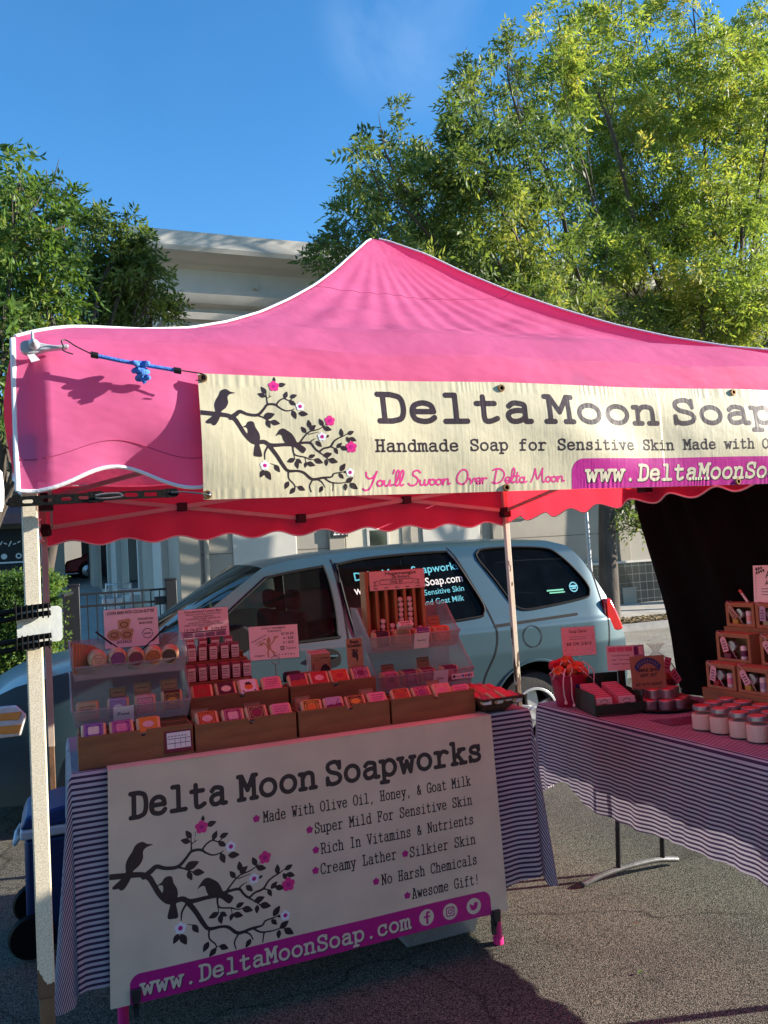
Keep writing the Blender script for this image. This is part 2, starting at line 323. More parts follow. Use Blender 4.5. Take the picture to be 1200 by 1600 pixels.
# ------------------------------------------------------------------ flat artwork cut from a distance field (lettering, birds, panels)
class Art:
    def __init__(s, x0, y0, x1, y1, h):
        s.x0, s.y0, s.h = x0, y0, h; s.nx = int(math.ceil((x1 - x0) / h)) + 1; s.ny = int(math.ceil((y1 - y0) / h)) + 1
        s.D = np.full((s.ny, s.nx), 1e3)
    def win(s, xa, ya, xb, yb, pad):
        i0 = max(0, int((xa - pad - s.x0) / s.h)); i1 = min(s.nx, int((xb + pad - s.x0) / s.h) + 2)
        j0 = max(0, int((ya - pad - s.y0) / s.h)); j1 = min(s.ny, int((yb + pad - s.y0) / s.h) + 2)
        if i1 <= i0 or j1 <= j0: return None
        X, Y = np.meshgrid(s.x0 + s.h * np.arange(i0, i1), s.y0 + s.h * np.arange(j0, j1))
        return (slice(j0, j1), slice(i0, i1)), X, Y
    def put(s, w, d, sub=False):
        if sub: s.D[w] = np.maximum(s.D[w], -d)
        else: s.D[w] = np.minimum(s.D[w], d)
    def stroke(s, pts, r):
        rs = r if isinstance(r, (list, tuple)) else [r] * len(pts)
        for (a, b, ra, rb) in zip(pts[:-1], pts[1:], rs[:-1], rs[1:]):
            q = s.win(min(a[0], b[0]), min(a[1], b[1]), max(a[0], b[0]), max(a[1], b[1]), max(ra, rb) + 2.5 * s.h)
            if q is None: continue
            w, X, Y = q; dx, dy = b[0] - a[0], b[1] - a[1]; L = dx * dx + dy * dy + 1e-12
            t = np.clip(((X - a[0]) * dx + (Y - a[1]) * dy) / L, 0, 1)
            s.put(w, np.hypot(X - a[0] - t * dx, Y - a[1] - t * dy) - (ra + (rb - ra) * t))
        return s
    def poly(s, pts, sub=False, grow=0.0):
        P = np.array(pts, float)[:, :2]
        q = s.win(P[:, 0].min(), P[:, 1].min(), P[:, 0].max(), P[:, 1].max(), 3 * s.h + abs(grow))
        if q is None: return s
        w, X, Y = q; ins = np.zeros(X.shape, bool); d = np.full(X.shape, 1e9); k = len(P)
        for i in range(k):
            a, b = P[i], P[(i + 1) % k]; dx, dy = b - a; L = dx * dx + dy * dy + 1e-12
            t = np.clip(((X - a[0]) * dx + (Y - a[1]) * dy) / L, 0, 1)
            d = np.minimum(d, np.hypot(X - a[0] - t * dx, Y - a[1] - t * dy))
            c = (a[1] > Y) != (b[1] > Y)
            with np.errstate(divide='ignore', invalid='ignore'): ins ^= c & (X < dx * (Y - a[1]) / (dy if dy != 0 else 1e-12) + a[0])
        s.put(w, np.where(ins, -d, d) - grow, sub); return s
    def ell(s, cx, cy, rx, ry=None, sub=False):
        ry = ry or rx
        return s.poly([(cx + rx * math.cos(a), cy + ry * math.sin(a)) for a in np.linspace(0, 2 * math.pi, 29)[:-1]], sub)
    def rrect(s, x0, y0, x1, y1, r, sub=False, corners=(1, 1, 1, 1)):
        pts = []
        for k, (cx, cy, a0) in enumerate(((x1 - r, y1 - r, 0), (x0 + r, y1 - r, 90), (x0 + r, y0 + r, 180), (x1 - r, y0 + r, 270))):
            if corners[k] and r > 0: pts += [(cx + r * math.cos(R(a0 + t)), cy + r * math.sin(R(a0 + t))) for t in np.linspace(0, 90, 9)]
            else: pts.append(((x1, x0, x0, x1)[k], (y1, y1, y0, y0)[k]))
        return s.poly(pts, sub)
    def leaf(s, b, t, wd):
        b = np.array(b, float); t = np.array(t, float); d = t - b; n = np.array((-d[1], d[0]))
        pr = ((0, 0), (.15, .6), (.35, 1), (.55, .95), (.8, .5), (1, 0))
        return s.poly([b + d * u + n * v * wd for u, v in pr] + [b + d * u - n * v * wd for u, v in pr[-2:0:-1]])
    def flower(s, cx, cy, r, a0=90):
        for k in range(5):
            a = R(a0 + 72 * k); s.ell(cx + .56 * r * math.cos(a), cy + .56 * r * math.sin(a), .44 * r)
        return s.ell(cx, cy, .45 * r)
    def mesh(s, fn, mb, mi=0):
        D = s.D; ins = D < 0; nx, ny = s.nx, s.ny
        c = ins[:-1, :-1].astype(int) + ins[:-1, 1:] + ins[1:, 1:] + ins[1:, :-1]
        pts = []; vid = {}
        def node(j, i):
            k = (j, i)
            if k not in vid: vid[k] = len(pts); pts.append((s.x0 + s.h * i, s.y0 + s.h * j))
            return vid[k]
        def edge(a, b):
            k = (a, b) if a < b else (b, a)
            if k not in vid:
                (ja, ia), (jb, ib) = k; da, db = D[ja, ia], D[jb, ib]; t = min(.98, max(.02, da / (da - db)))
                vid[k] = len(pts); pts.append((s.x0 + s.h * (ia + (ib - ia) * t), s.y0 + s.h * (ja + (jb - ja) * t)))
            return vid[k]
        F = []
        for j, i in zip(*np.nonzero(c == 4)): F.append((node(j, i), node(j, i + 1), node(j + 1, i + 1), node(j + 1, i)))
        for j, i in zip(*np.nonzero((c > 0) & (c < 4))):
            cs = ((j, i), (j, i + 1), (j + 1, i + 1), (j + 1, i)); f = []
            for k in range(4):
                a, b = cs[k], cs[(k + 1) % 4]
                if ins[a]: f.append(node(*a))
                if ins[a] != ins[b]: f.append(edge(a, b))
            if len(f) > 2: F.append(tuple(f))
        if pts:
            mb.add([fn(u, v) for u, v in pts], F, mi)
        return mb

TW = {  # typewriter face as pen strokes: l line, c curve, o ring, d dot (units: cap height 100, advance 100)
'D': 'l 12 0 50 0;c 50 0 78 12 86 50 78 88 50 100;l 50 100 12 100;l 27 0 27 100', 'M': 'l 2 0 28 0;l 15 0 15 100;l 2 100 18 100 45 38 72 100 88 100;l 75 0 75 100;l 62 0 88 0',
'S': 'l 78 70 78 98;c 78 78 62 98 42 100 20 92 16 74 28 58 46 51 68 43 80 27 72 8 46 0 24 4 13 22;l 13 2 13 30', 'H': 'l 6 0 34 0;l 20 0 20 100;l 6 100 34 100;l 56 0 84 0;l 70 0 70 100;l 56 100 84 100;l 20 52 70 52',
'W': 'l 0 100 28 100;l 62 100 90 100;l 12 100 26 0 45 62 64 0 78 100', 'O': 'o 45 0 15 17 7 50 15 83 45 100 75 83 83 50 75 17', 'G': 'c 78 78 66 96 46 100 18 86 10 50 18 14 46 0 66 5 78 20;l 78 74 78 98;l 78 4 78 44;l 54 44 88 44',
'R': 'l 6 0 34 0;l 20 0 20 100;l 6 100 50 100;c 50 100 74 92 74 60 50 50;l 50 50 20 50;c 48 50 62 36 74 4 80 0;l 76 0 90 0', 'I': 'l 22 0 68 0;l 45 0 45 100;l 22 100 68 100', 'V': 'l 0 100 30 100;l 60 100 90 100;l 13 100 45 0 77 100',
'N': 'l 4 0 30 0;l 17 0 17 100;l 4 100 20 100 72 0 72 100;l 58 100 86 100', 'C': 'c 78 78 66 96 46 100 18 86 10 50 18 14 46 0 68 6 80 22;l 78 72 78 98', 'L': 'l 8 0 80 0 80 30;l 30 0 30 100;l 8 100 52 100', 'A': 'l 0 0 30 0;l 60 0 90 0;l 14 0 42 100 48 100 76 0;l 25 34 65 34;l 24 100 45 100',
'a': 'c 16 58 30 70 48 70 66 64 68 48;l 68 48 68 8;c 68 8 70 0 86 0;c 68 40 44 42 20 35 12 20 22 2 42 0 60 8 68 20', 'c': 'c 74 52 62 66 46 70 20 60 12 35 20 9 46 0 66 4 78 16;l 74 46 74 70', 'd': 'l 72 0 72 100;l 54 100 72 100;l 72 0 88 0;o 42 0 18 10 10 35 18 60 42 70 64 60 72 35 64 10',
'F': 'l 6 0 40 0;l 22 0 22 100;l 6 100 78 100 78 72;l 22 52 58 52;l 58 40 58 64', 'e': 'l 12 37 77 37;c 77 37 70 60 46 70 20 60 12 35 20 9 46 0 66 4 78 14', 'f': 'l 14 0 64 0;l 36 0 36 76;c 36 76 42 96 60 100 76 96;l 14 66 68 66', 'g': 'o 40 2 18 12 12 36 18 60 40 70 60 60 70 36 60 12;l 70 68 88 68;l 70 68 70 -6;c 70 -6 64 -26 46 -30 22 -28',
'h': 'l 4 0 32 0;l 18 0 18 100;l 4 100 18 100;c 18 46 32 66 50 70 66 63 70 46;l 70 46 70 0;l 56 0 84 0', 'i': 'l 14 0 78 0;l 46 0 46 68;l 20 68 46 68;d 46 92', 'k': 'l 6 0 34 0;l 20 0 20 100;l 6 100 20 100;l 66 66 24 30;l 40 42 72 0;l 56 0 88 0;l 50 66 82 66', 'l': 'l 12 0 80 0;l 46 0 46 100;l 18 100 46 100',
'm': 'l 0 0 22 0;l 11 0 11 68;l 0 68 11 68;c 11 50 22 68 34 70 44 62 45 46;l 45 46 45 0;l 45 0 55 0;c 45 50 56 68 66 70 76 62 78 46;l 78 46 78 0;l 78 0 90 0', 'n': 'l 4 0 32 0;l 18 0 18 68;l 4 68 18 68;c 18 46 32 66 50 70 66 63 70 46;l 70 46 70 0;l 56 0 84 0',
'o': 'o 45 0 20 10 10 35 20 60 45 70 70 60 80 35 70 10', 'p': 'l 16 -30 16 68;l 0 -30 36 -30;l 0 68 16 68;o 48 0 24 10 16 35 24 60 48 70 70 60 80 35 70 10', 'r': 'l 6 0 58 0;l 30 0 30 68;l 10 68 30 68;c 30 42 42 62 60 70 80 62', 's': 'l 70 50 70 70;c 70 56 58 68 44 70 25 64 22 48 36 39 56 34 72 22 68 6 46 0 28 3 16 16;l 16 0 16 22',
't': 'l 12 68 70 68;l 34 94 34 18;c 34 18 38 2 54 0 76 10', 'u': 'l 4 68 18 68;l 18 68 18 22;c 18 22 24 2 42 0 60 6 70 24;l 54 68 70 68 70 0;l 70 0 86 0', 'v': 'l 2 68 32 68;l 58 68 88 68;l 16 68 45 0 74 68', 'w': 'l -2 68 24 68;l 66 68 92 68;l 10 68 26 0 45 52 64 0 80 68',
'y': 'l 2 68 32 68;l 58 68 88 68;l 16 68 46 2;l 74 68 38 -30;l 12 -30 46 -30', '&': 'c 78 0 56 24 30 56 26 80 42 94 56 80 50 62 24 42 14 20 26 2 46 0 64 14 76 44', ',': 'l 47 6 36 -18', '!': 'l 45 100 45 34;d 45 4', '.': 'd 45 4', 'z': 'l 16 50 16 68 70 68 14 0 74 0 74 18', ' ': ''}
SC = {  # upright brush script, (advance, strokes)
'Y': (60, 'c 4 92 8 64 24 50 42 62 56 96;l 56 96 36 10;c 36 10 26 -18 8 -26 -4 -16'), 'o': (33, 'o 16 0 4 10 4 28 16 38 28 28 28 10;c 16 38 26 33 38 32'), 'u': (40, 'c 2 34 5 10 14 0 26 10 31 38;c 31 38 31 8 37 0 44 8'), "'": (14, 'l 8 104 4 82'), 'l': (22, 'c 0 6 14 40 20 82 14 102 6 82 6 20 12 0 24 8'),
'S': (56, 'c 56 84 42 100 22 92 20 70 40 52 48 30 36 4 12 0 0 14'), 'w': (50, 'c 2 34 5 8 14 0 24 12 26 36;c 26 36 28 6 36 0 46 14 48 38 54 32'), 'n': (42, 'l 5 38 6 0;c 6 14 16 36 28 36 30 16 32 2 43 8'), 'O': (68, 'o 34 0 10 18 8 60 30 98 54 88 62 50 54 12'), 'v': (34, 'c 0 34 5 38 9 30;l 9 30 15 2 27 38;c 27 38 31 34 36 36'),
'e': (32, 'c 2 16 24 18 28 32 16 40 5 26 7 6 18 -1 34 8'), 'r': (30, 'l 6 40 8 0;c 8 20 14 34 24 38 28 34'), 'D': (70, 'c 22 94 18 50 15 4;c 2 90 22 100 50 92 66 60 54 16 26 0 4 6'), 't': (26, 'l 14 72 12 14;c 12 14 15 0 27 7;l 0 46 26 46'), 'a': (40, 'o 16 0 4 10 4 26 16 38 27 28 27 10;c 29 38 28 10 32 0 43 8'), 'M': (82, 'c 0 2 12 40 20 96;c 20 96 28 50 38 22 52 60 62 98;c 62 98 62 40 70 0 84 8'), ' ': (26, '')}
def strokes(src, n=6):
    out = []
    for st in src.split(';'):
        t = st.split()
        if not t: continue
        v = [float(a) for a in t[1:]]; p = list(zip(v[0::2], v[1::2]))
        if t[0] == 'c': p = [tuple(q) for q in cr(p, n)]
        elif t[0] == 'o': q = [tuple(a) for a in cr(p, n, True)]; p = q + [q[0]]
        elif t[0] == 'd': p = [p[0], (p[0][0] + .5, p[0][1])]
        out.append((t[0], p))
    return out
def typed(art, text, x, y, cap, x_end, pen, slant=0., vs=1.0):
    """typewriter lettering from x to x_end along baseline y; pen = half stroke width as share of cap height"""
    adv = (x_end - x) / max(1, len(text) - .1); k = adv / 100; kv = cap / 100
    for i, ch in enumerate(text):
        for kind, p in strokes(TW.get(ch, '')):
            q = [(x + i * adv + a * k + slant * b * kv, y + b * kv * vs) for a, b in p]
            art.stroke(q, cap * pen * (1.25 if kind == 'd' else 1))
    return art
def script(art, text, x, y, cap, x_end, pen):
    tot = sum(SC[c][0] for c in text); k = (x_end - x) / tot; kv = cap / 100; cx = x
    for ch in text:
        a, src = SC[ch]
        for kind, p in strokes(src): art.stroke([(cx + u * k + .12 * v * kv, y + v * kv) for u, v in p], cap * pen)
        cx += a * k
    return art
_fc = {}
def glyphs(body, size=1.0, bold=0.0, space=1.0, align='LEFT'):
    """plain sans lettering with the built-in font, returned as flat vertices and faces"""
    key = (body, bold, space, align)
    if key not in _fc:
        c = bpy.data.curves.new('letters', 'FONT'); c.body = body; c.size = 1.0; c.align_x = align; c.offset = bold; c.space_character = space; c.resolution_u = 3
        o = bpy.data.objects.new('letters', c); COL.objects.link(o); bpy.context.view_layer.update()
        me = bpy.data.meshes.new_from_object(o)
        _fc[key] = ([tuple(v.co) for v in me.vertices], [tuple(p.vertices) for p in me.polygons])
        bpy.data.objects.remove(o); bpy.data.meshes.remove(me); bpy.data.curves.remove(c)
    v, f = _fc[key]
    return [(a * size, b * size) for a, b, _ in v], f
def write(mb, body, fn, x, y, size, bold=0.0, align='LEFT', space=1.0, mi=0, fit=None, rot=0, xs=1.0):
    v, f = glyphs(body, size, bold, space, align)
    if not v: return mb
    if fit:
        w = max(a for a, _ in v) - min(a for a, _ in v); k = fit / max(w, 1e-6); v = [(a * k, b) for a, b in v]
    ca, sa = math.cos(rot), math.sin(rot)
    return mb.add([fn(x + xs * (a * ca - b * sa), y + a * sa + b * ca) for a, b in v], f, mi)

def poly_solid(mb, pts, fn, mi=0):
    return mb.add([fn(a, b) for a, b in pts], [tuple(range(len(pts)))], mi)

#@@SETTING@@
# ================================================================== the setting
asphalt('asphalt', (.115, .113, .092), (.195, .190, .155), (.33, .32, .26), 215, .5)
pm('concrete', (.36, .34, .30), .85, .15, 2.5, .4, 60); pm('kerbstone', (.33, .31, .28), .85, .2, 4, .5, 50)
pm('soil', (.07, .05, .035), .95, .4, 9, .8, 30, col2=(.16, .12, .08))
pm('stucco', (.31, .285, .235), .85, .15, .9, .25, 45); pm('stucco_warm', (.30, .27, .215), .85, .08, 1.1, .25, 45); pm('white_trim', (.47, .45, .40), .6, .06, 3, .1, 30)
pm('door_paint', (.52, .47, .36), .6, .06, 2, .05); pm('dark_glass', (.015, .018, .02), .06, .1, 3, spec=.8); pm('sign_black', (.012, .012, .013), .5); pm('sign_white', (.8, .8, .78), .5, .03)
pm('black_iron', (.012, .012, .014), .45, .2, 30, .1, 90); pm('galv', (.36, .37, .38), .45, .15, 20, .1, 60, metal=.6)
def tiles(name):
    m, n, l, b = nmat(name); tc = n.new('ShaderNodeTexCoord'); mp = n.new('ShaderNodeMapping'); mp.inputs['Rotation'].default_value = (R(90), 0, 0); l.new(tc.outputs['Object'], mp.inputs[0])
    br = n.new('ShaderNodeTexBrick'); br.offset = 0; br.inputs['Scale'].default_value = 1; br.inputs['Brick Width'].default_value = .2; br.inputs['Row Height'].default_value = .2; br.inputs['Mortar Size'].default_value = .006
    br.inputs['Color1'].default_value = (.012, .016, .02, 1); br.inputs['Color2'].default_value = (.02, .026, .03, 1); br.inputs['Mortar'].default_value = (.12, .13, .13, 1)
    l.new(mp.outputs[0], br.inputs[0]); l.new(br.outputs[0], b.inputs['Base Color']); b.inputs['Roughness'].default_value = .18; M[name] = m
tiles('dark_tile')

asphalt('bounce_pale', (.40, .37, .31), (.50, .46, .39), (.62, .58, .50), 60, .2)  # unseen pale ground before the stall, added to bounce warm light up
g = MB(); g.add([(-140, -60, .004), (160, -60, .004), (160, -.75, .004), (-140, -.75, .004)], [(0, 1, 2, 3)]); struct(build('bounce_ground', g, 'bounce_pale', smooth=0))
g = MB(); g.add([(-140, -60, 0), (160, -60, 0), (160, 11.1, 0), (-140, 11.1, 0)], [(0, 1, 2, 3)]); g.add([(-140, 11.1, -.05), (160, 11.1, -.05), (160, 220, -.05), (-140, 220, -.05)], [(0, 1, 2, 3)])
struct(build('ground', g, 'asphalt', base=(0, 0, 0), smooth=0))
asphalt('old_road', (.40, .37, .31), (.52, .48, .41), (.66, .62, .52), 130, .25)
g = MB(); g.add([(-140, 6.4, .004), (160, 6.4, .004), (160, 11.1, .004), (-140, 11.1, .004)], [(0, 1, 2, 3)]); struct(build('road', g, 'old_road', smooth=0))
g = MB(); g.box(-1.2, 60, 11.1, 11.26, -.04, .135); struct(build('kerb', g, 'kerbstone', bev=.02))
g = MB(); g.add([(-1.2, 11.26, .12), (60, 11.26, .12), (60, 12.1, .15), (-1.2, 12.1, .15)], [(0, 1, 2, 3)]); struct(build('planting_strip', g, 'soil', smooth=0))
g = MB(); g.add([(-1.2, 12.1, .155), (60, 12.1, .155), (60, 14.6, .37), (-1.2, 14.6, .37)], [(0, 1, 2, 3)])
for k in range(24):  # score lines between the slabs
    x = -1 + 2.4 * k; g.add([(x, 12.1, .1565), (x + .015, 12.1, .1565), (x + .015, 14.6, .3715), (x, 14.6, .3715)], [(0, 1, 2, 3)], 1)
struct(build('pavement', g, ['concrete', 'soil'], smooth=0))
g = MB(); g.grid(9, 16, lambda u, v: (-14 + 16.6 * u, 14.6 + 40 * v, .3 + 1.75 * min(1, v * 2.4) ** 1.2)); struct(build('side_street', g, 'concrete', smooth=60))
# dry leaves and stones in the planting strip
lv = []; lf = []
for k in range(1500):
    x = random.uniform(9.3, 12.6); y = random.uniform(11.3, 12.05); a = random.uniform(0, 6.28); s = random.uniform(.02, .06); z = .14 + random.uniform(0, .05); o = len(lv)
    ca, sa = math.cos(a) * s, math.sin(a) * s
    lv += [(x - ca, y - sa, z), (x + sa * .5, y - ca * .5, z + random.uniform(0, .03)), (x + ca, y + sa, z + random.uniform(0, .02)), (x - sa * .5, y + ca * .5, z)]; lf.append((o, o + 1, o + 2, o + 3))
g = MB(); g.add(lv, lf); pm('dry_leaf', (.20, .13, .06), .8, .4, 30, col2=(.42, .32, .16)); struct(build('leaf_litter', g, 'dry_leaf', smooth=0), 'stuff')

# ---- the corner building across the street
bd = thing('stucco_building', 'cream stucco corner building with a deep moulded cornice across the street', 'building', (8, 14, .2))
w = MB()
w.add([(2.3, 14, 0), (34, 14, 0), (34, 14, 7.0), (2.3, 14, 7.0), (1.0, 31, 0), (1.0, 31, 7.0), (34, 31, 0), (34, 31, 7.0)], [(0, 1, 2, 3), (4, 0, 3, 5), (1, 6, 7, 2), (6, 4, 5, 7), (3, 2, 7, 5)])
build('wall', w, 'stucco', bd, smooth=0)
c = MB()   # cornice: profile of (projection, height) swept along the front and back along the left side
prof = [(0, 6.5), (.06, 6.5), (.06, 6.62), (.16, 6.62), (.20, 6.74), (.12, 6.78), (.12, 6.86), (.30, 6.90), (.36, 6.98), (.40, 7.06), (.14, 7.09), (.14, 7.62), (.20, 7.64), (.30, 7.70), (.72, 7.76), (.76, 7.84), (.76, 8.12), (.70, 8.15), (0, 8.15)]
def cornice_pt(p, z, k): return ((2.3 - p, 14 - p, z), (34, 14 - p, z), (1.0 - p, 31, z))[k]
vs = [cornice_pt(p, z, k) for k in (2, 0, 1) for p, z in prof]; n_ = len(prof)
c.add(vs, [(k * n_ + i, (k + 1) * n_ + i, (k + 1) * n_ + i + 1, k * n_ + i + 1) for k in (0, 1) for i in range(n_ - 1)])
c.add([(2.3, 14, 8.15), (34, 14, 8.15), (34, 31, 8.15), (1.0, 31, 8.15)], [(0, 1, 2, 3)])
build('cornice', c, 'white_trim', bd, smooth=25)
for k in range(11):
    d = MB(); x = 3.9 + 1.7 * k; d.box(x, x + .16, 13.83, 13.856, 7.28, 7.46); d.box(x + .05, x + .11, 13.79, 13.828, 7.3, 7.36); build('cornice_plaque', d, 'white_trim', bd, bev=.005)
for x0, x1 in ((2.26, 2.66), (5.28, 5.62), (6.9, 7.12), (9.1, 9.35), (12.5, 12.82), (17, 17.4)):
    p = MB(); p.box(x0, x1, 13.93, 13.998, .2, 6.5); p.box(x0 - .04, x1 + .04, 13.9, 13.996, .2, .7); build('pilaster', p, 'stucco_warm', bd, bev=.01)
p = MB(); p.box(3.2, 5.2, 13.955, 13.998, 2.72, 2.86); p.box(7.2, 9.0, 13.955, 13.998, 2.74, 2.88); build('string_course', p, 'white_trim', bd, bev=.01)
d = MB(); d.box(5.64, 6.9, 13.95, 13.998, .3, 2.62); dr = build('door', d, 'door_paint', bd, bev=.01)
d = MB(); d.box(6.16, 6.55, 13.935, 13.948, 1.55, 2.32); build('pane', d, 'dark_glass', dr, smooth=0)
d = MB(); d.box(6.1, 6.61, 13.925, 13.947, 2.322, 2.38); d.box(6.1, 6.16, 13.925, 13.947, 1.5, 2.32); d.box(6.552, 6.61, 13.925, 13.947, 1.5, 2.32); build('frame', d, 'white_trim', dr, bev=.005)
d = MB(); d.box(5.33, 5.68, 13.90, 13.93, 2.22, 2.45); sg = build('number_plate', d, 'sign_black', bd, bev=.004)
d = MB(); write(d, '2361', lambda a, b: (5.36 + a, 13.897, 2.265 + b), 0, 0, .2, .012, fit=.29); build('numerals', d, 'sign_white', sg, smooth=0)
v = MB(); v.box(9.7, 10.12, 13.93, 13.998, 2.45, 2.66)
for k in range(5): v.box(9.73, 10.09, 13.915, 13.929, 2.475 + .036 * k, 2.49 + .036 * k, 1)
build('vent_grille', v, ['white_trim', 'black_iron'], bd, bev=.003)
for x0, x1 in ((3.3, 4.6), (7.4, 8.8)):
    p = MB(); p.box(x0, x1, 13.97, 13.998, .9, 2.5); build('wall_panel', p, 'white_trim', bd, bev=.02)
t = MB(); t.box(10.3, 30, 13.92, 13.995, .3, 1.27); build('tile_base', t, 'dark_tile', bd, smooth=0)
t = MB(); t.box(10.28, 30, 13.90, 13.996, 1.272, 1.33); build('tile_cap', t, 'white_trim', bd, bev=.006)
h = MB(); h.tube([(2.78, 13.94, .2), (2.78, 13.94, 6.4)], .05, 10); build('downpipe', h, 'stucco_warm', bd)
for z in (1.2, 2.0, 2.95, 3.9, 4.85, 5.8):
    h = MB(); h.box(2.68, 30, 13.9965, 13.9985, z, z + .014); build('wall_joint', h, 'soil', bd, smooth=0)
def skew(s, off): # point on the left side wall, s metres back from the corner
    return (2.3 - 1.3 * s / 17 - off, 14 + s)
for s in (4.2, 9.4):
    f = MB(); (xa, ya), (xb, yb) = skew(s, .03), skew(s + 1.5, .03)
    f.bar((xa, ya, 2.2), (xb, yb, 2.2), .12, 1.9); wf = build('window', f, 'white_trim', bd, bev=.01)
    f = MB(); (xa, ya), (xb, yb) = skew(s + .15, .07), skew(s + 1.35, .07); f.bar((xa, ya, 2.2), (xb, yb, 2.2), .06, 1.6); build('pane', f, 'dark_glass', wf, smooth=0)
    f = MB(); (xa, ya), (xb, yb) = skew(s - .1, .1), skew(s + 1.6, .1); f.bar((xa, ya, 1.17), (xb, yb, 1.17), .3, .16); build('sill', f, 'white_trim', wf, bev=.01)
for s in (1.2, 7.4, 12.5):
    f = MB(); (xa, ya), (xb, yb) = skew(s, .06), skew(s + .9, .06); f.bar((xa, ya, 3.4), (xb, yb, 3.4), .16, 6.4); build('pilaster', f, 'white_trim', bd, bev=.01)

# ---- other things across the street
b2 = thing('brick_roof_house', 'low house with a dark brown pitched roof behind the right hand tree', 'house', (27, 34, 0))
h = MB(); h.box(20, 40, 32, 44, 0, 9); build('wall', h, 'stucco_warm', b2, smooth=0)
pm('brown_roof', (.16, .11, .08), .9, .2, 3, .3, 30)
h = MB(); h.add([(19, 31, 9), (41, 31, 9), (41, 45, 9), (19, 45, 9), (22, 38, 13), (38, 38, 13)], [(0, 1, 5, 4), (2, 3, 4, 5), (1, 2, 5), (3, 0, 4), (3, 2, 1, 0)]); build('roof', h, 'brown_roof', b2, smooth=0)
b3 = thing('tan_storefront', 'tan storefront with a mauve awning and a black hand lettered board, far left', 'building', (-3, 27, 1.8))
h = MB(); h.box(-9, .36, 27, 40, 1.6, 4.75); build('wall', h, 'stucco_warm', b3, smooth=0)
pm('mauve_cloth', (.22, .11, .11), .8); h = MB(); h.add([(-6, 26.98, 4.3), (-.3, 26.98, 4.3), (-.3, 25.9, 3.9), (-6, 25.9, 3.9), (-6, 25.9, 3.6), (-.3, 25.9, 3.6)], [(0, 1, 2, 3), (3, 2, 5, 4)]); build('awning', h, 'mauve_cloth', b3, smooth=0, solid=.03)
h = MB(); h.box(-3.2, -.7, 26.9, 26.99, 2.2, 3.5); sb = build('sign_board', h, 'sign_black', b3, smooth=0)
a = Art(-2.4, 2.3, -.7, 3.4, .02)
script(a, 'on Sale', -1.9, 2.95, .2, -.9, .07) if False else [a.stroke([(-1.95 + .13 * k, 3.0 + .06 * math.sin(k * 2.1)), (-1.88 + .13 * k, 3.06 - .05 * math.cos(k * 3))], .018) for k in range(8)]
for k, x in enumerate((-1.85, -1.45, -1.02)): a.ell(x, 2.62, .09, .09)
a.ell(-1.02, 2.62, .05, .05, sub=True)
a.stroke([(-2.1, 2.42), (-.85, 2.42)], .025)
h = MB(); a.mesh(lambda u, v: (u, 26.89, v), h); build('lettering', h, 'sign_white', sb, smooth=0)
h = MB(); h.add([(-9.3, 26.6, 4.75), (.7, 26.6, 4.75), (.7, 34, 6.1), (-9.3, 34, 6.1), (-9.3, 41, 4.75), (.7, 41, 4.75)], [(0, 1, 2, 3), (3, 2, 5, 4)]); build('roof', h, 'brown_roof', b3, smooth=0, solid=.2)
pm('car_red', (.35, .012, .02), .25, .05, coat=.6); pm('tyre', (.018, .018, .018), .8, .2, 40, .4, 90); pm('alloy', (.6, .6, .6), .28, .06, 15, metal=.75)
for x_, zz in ((3.5, 4.6), (5.9, 4.6), (8.0, 4.6)):
    h = MB(); h.box(x_, x_ + 1.1, 13.93, 13.995, zz, zz + 1.5); wf = build('window', h, 'white_trim', bd, bev=.01); h = MB(); h.box(x_ + .12, x_ + .98, 13.915, 13.929, zz + .12, zz + 1.38); build('pane', h, 'dark_glass', wf, smooth=0); h = MB(); h.box(x_ - .08, x_ + 1.18, 13.86, 13.99, zz - .1, zz - .005); build('sill', h, 'white_trim', wf, bev=.01)
fh = thing('tan_house', 'plain tan house closing the end of the side street', 'house', (6, 58, 2))
h = MB(); h.box(-8, 13, 56, 64, 1.9, 10); build('wall', h, 'stucco_warm', fh, smooth=0); h = MB(); h.add([(-8.6, 55.4, 10), (13.6, 55.4, 10), (13.6, 64.6, 10), (-8.6, 64.6, 10), (-4, 60, 12.5), (9, 60, 12.5)], [(0, 1, 5, 4), (2, 3, 4, 5), (1, 2, 5), (3, 0, 4), (3, 2, 1, 0)]); build('roof', h, 'brown_roof', fh, smooth=0)
rc = thing('parked_red_car', 'dark red car parked up the side street beyond the hedge', 'car', (1.3, 30, 1.75)); CX = .42
h = MB(); h.prism([(-.1, 2.0), (0, 2.42), (.5, 2.55), (1.1, 2.98), (2.6, 3.0), (3.3, 2.6), (3.9, 2.5), (4.0, 2.05)], lambda x, z, d: (x + CX, d, z), 29.2, 30.9); build('body', h, 'car_red', rc, bev=.06)
h = MB(); h.prism([(.75, 2.6), (1.2, 2.92), (2.5, 2.93), (3.0, 2.6)], lambda x, z, d: (x + CX, d, z), 29.17, 29.19); build('window', h, 'dark_glass', rc, smooth=0)
for x in (.72, 3.1):
    h = MB(); h.lathe([(.2, -.1), (.32, -.1), (.33, 0), (.32, .1), (.2, .1)], 24, (x + CX, 29.18, 2.05), axis='y'); wh = build('wheel', h, 'tyre', rc)
    h = MB(); h.lathe([(0, .06), (.06, .11), (.2, .085), (.22, 0)], 20, (x + CX, 29.14, 2.05), axis='y'); build('rim', h, 'alloy', wh)

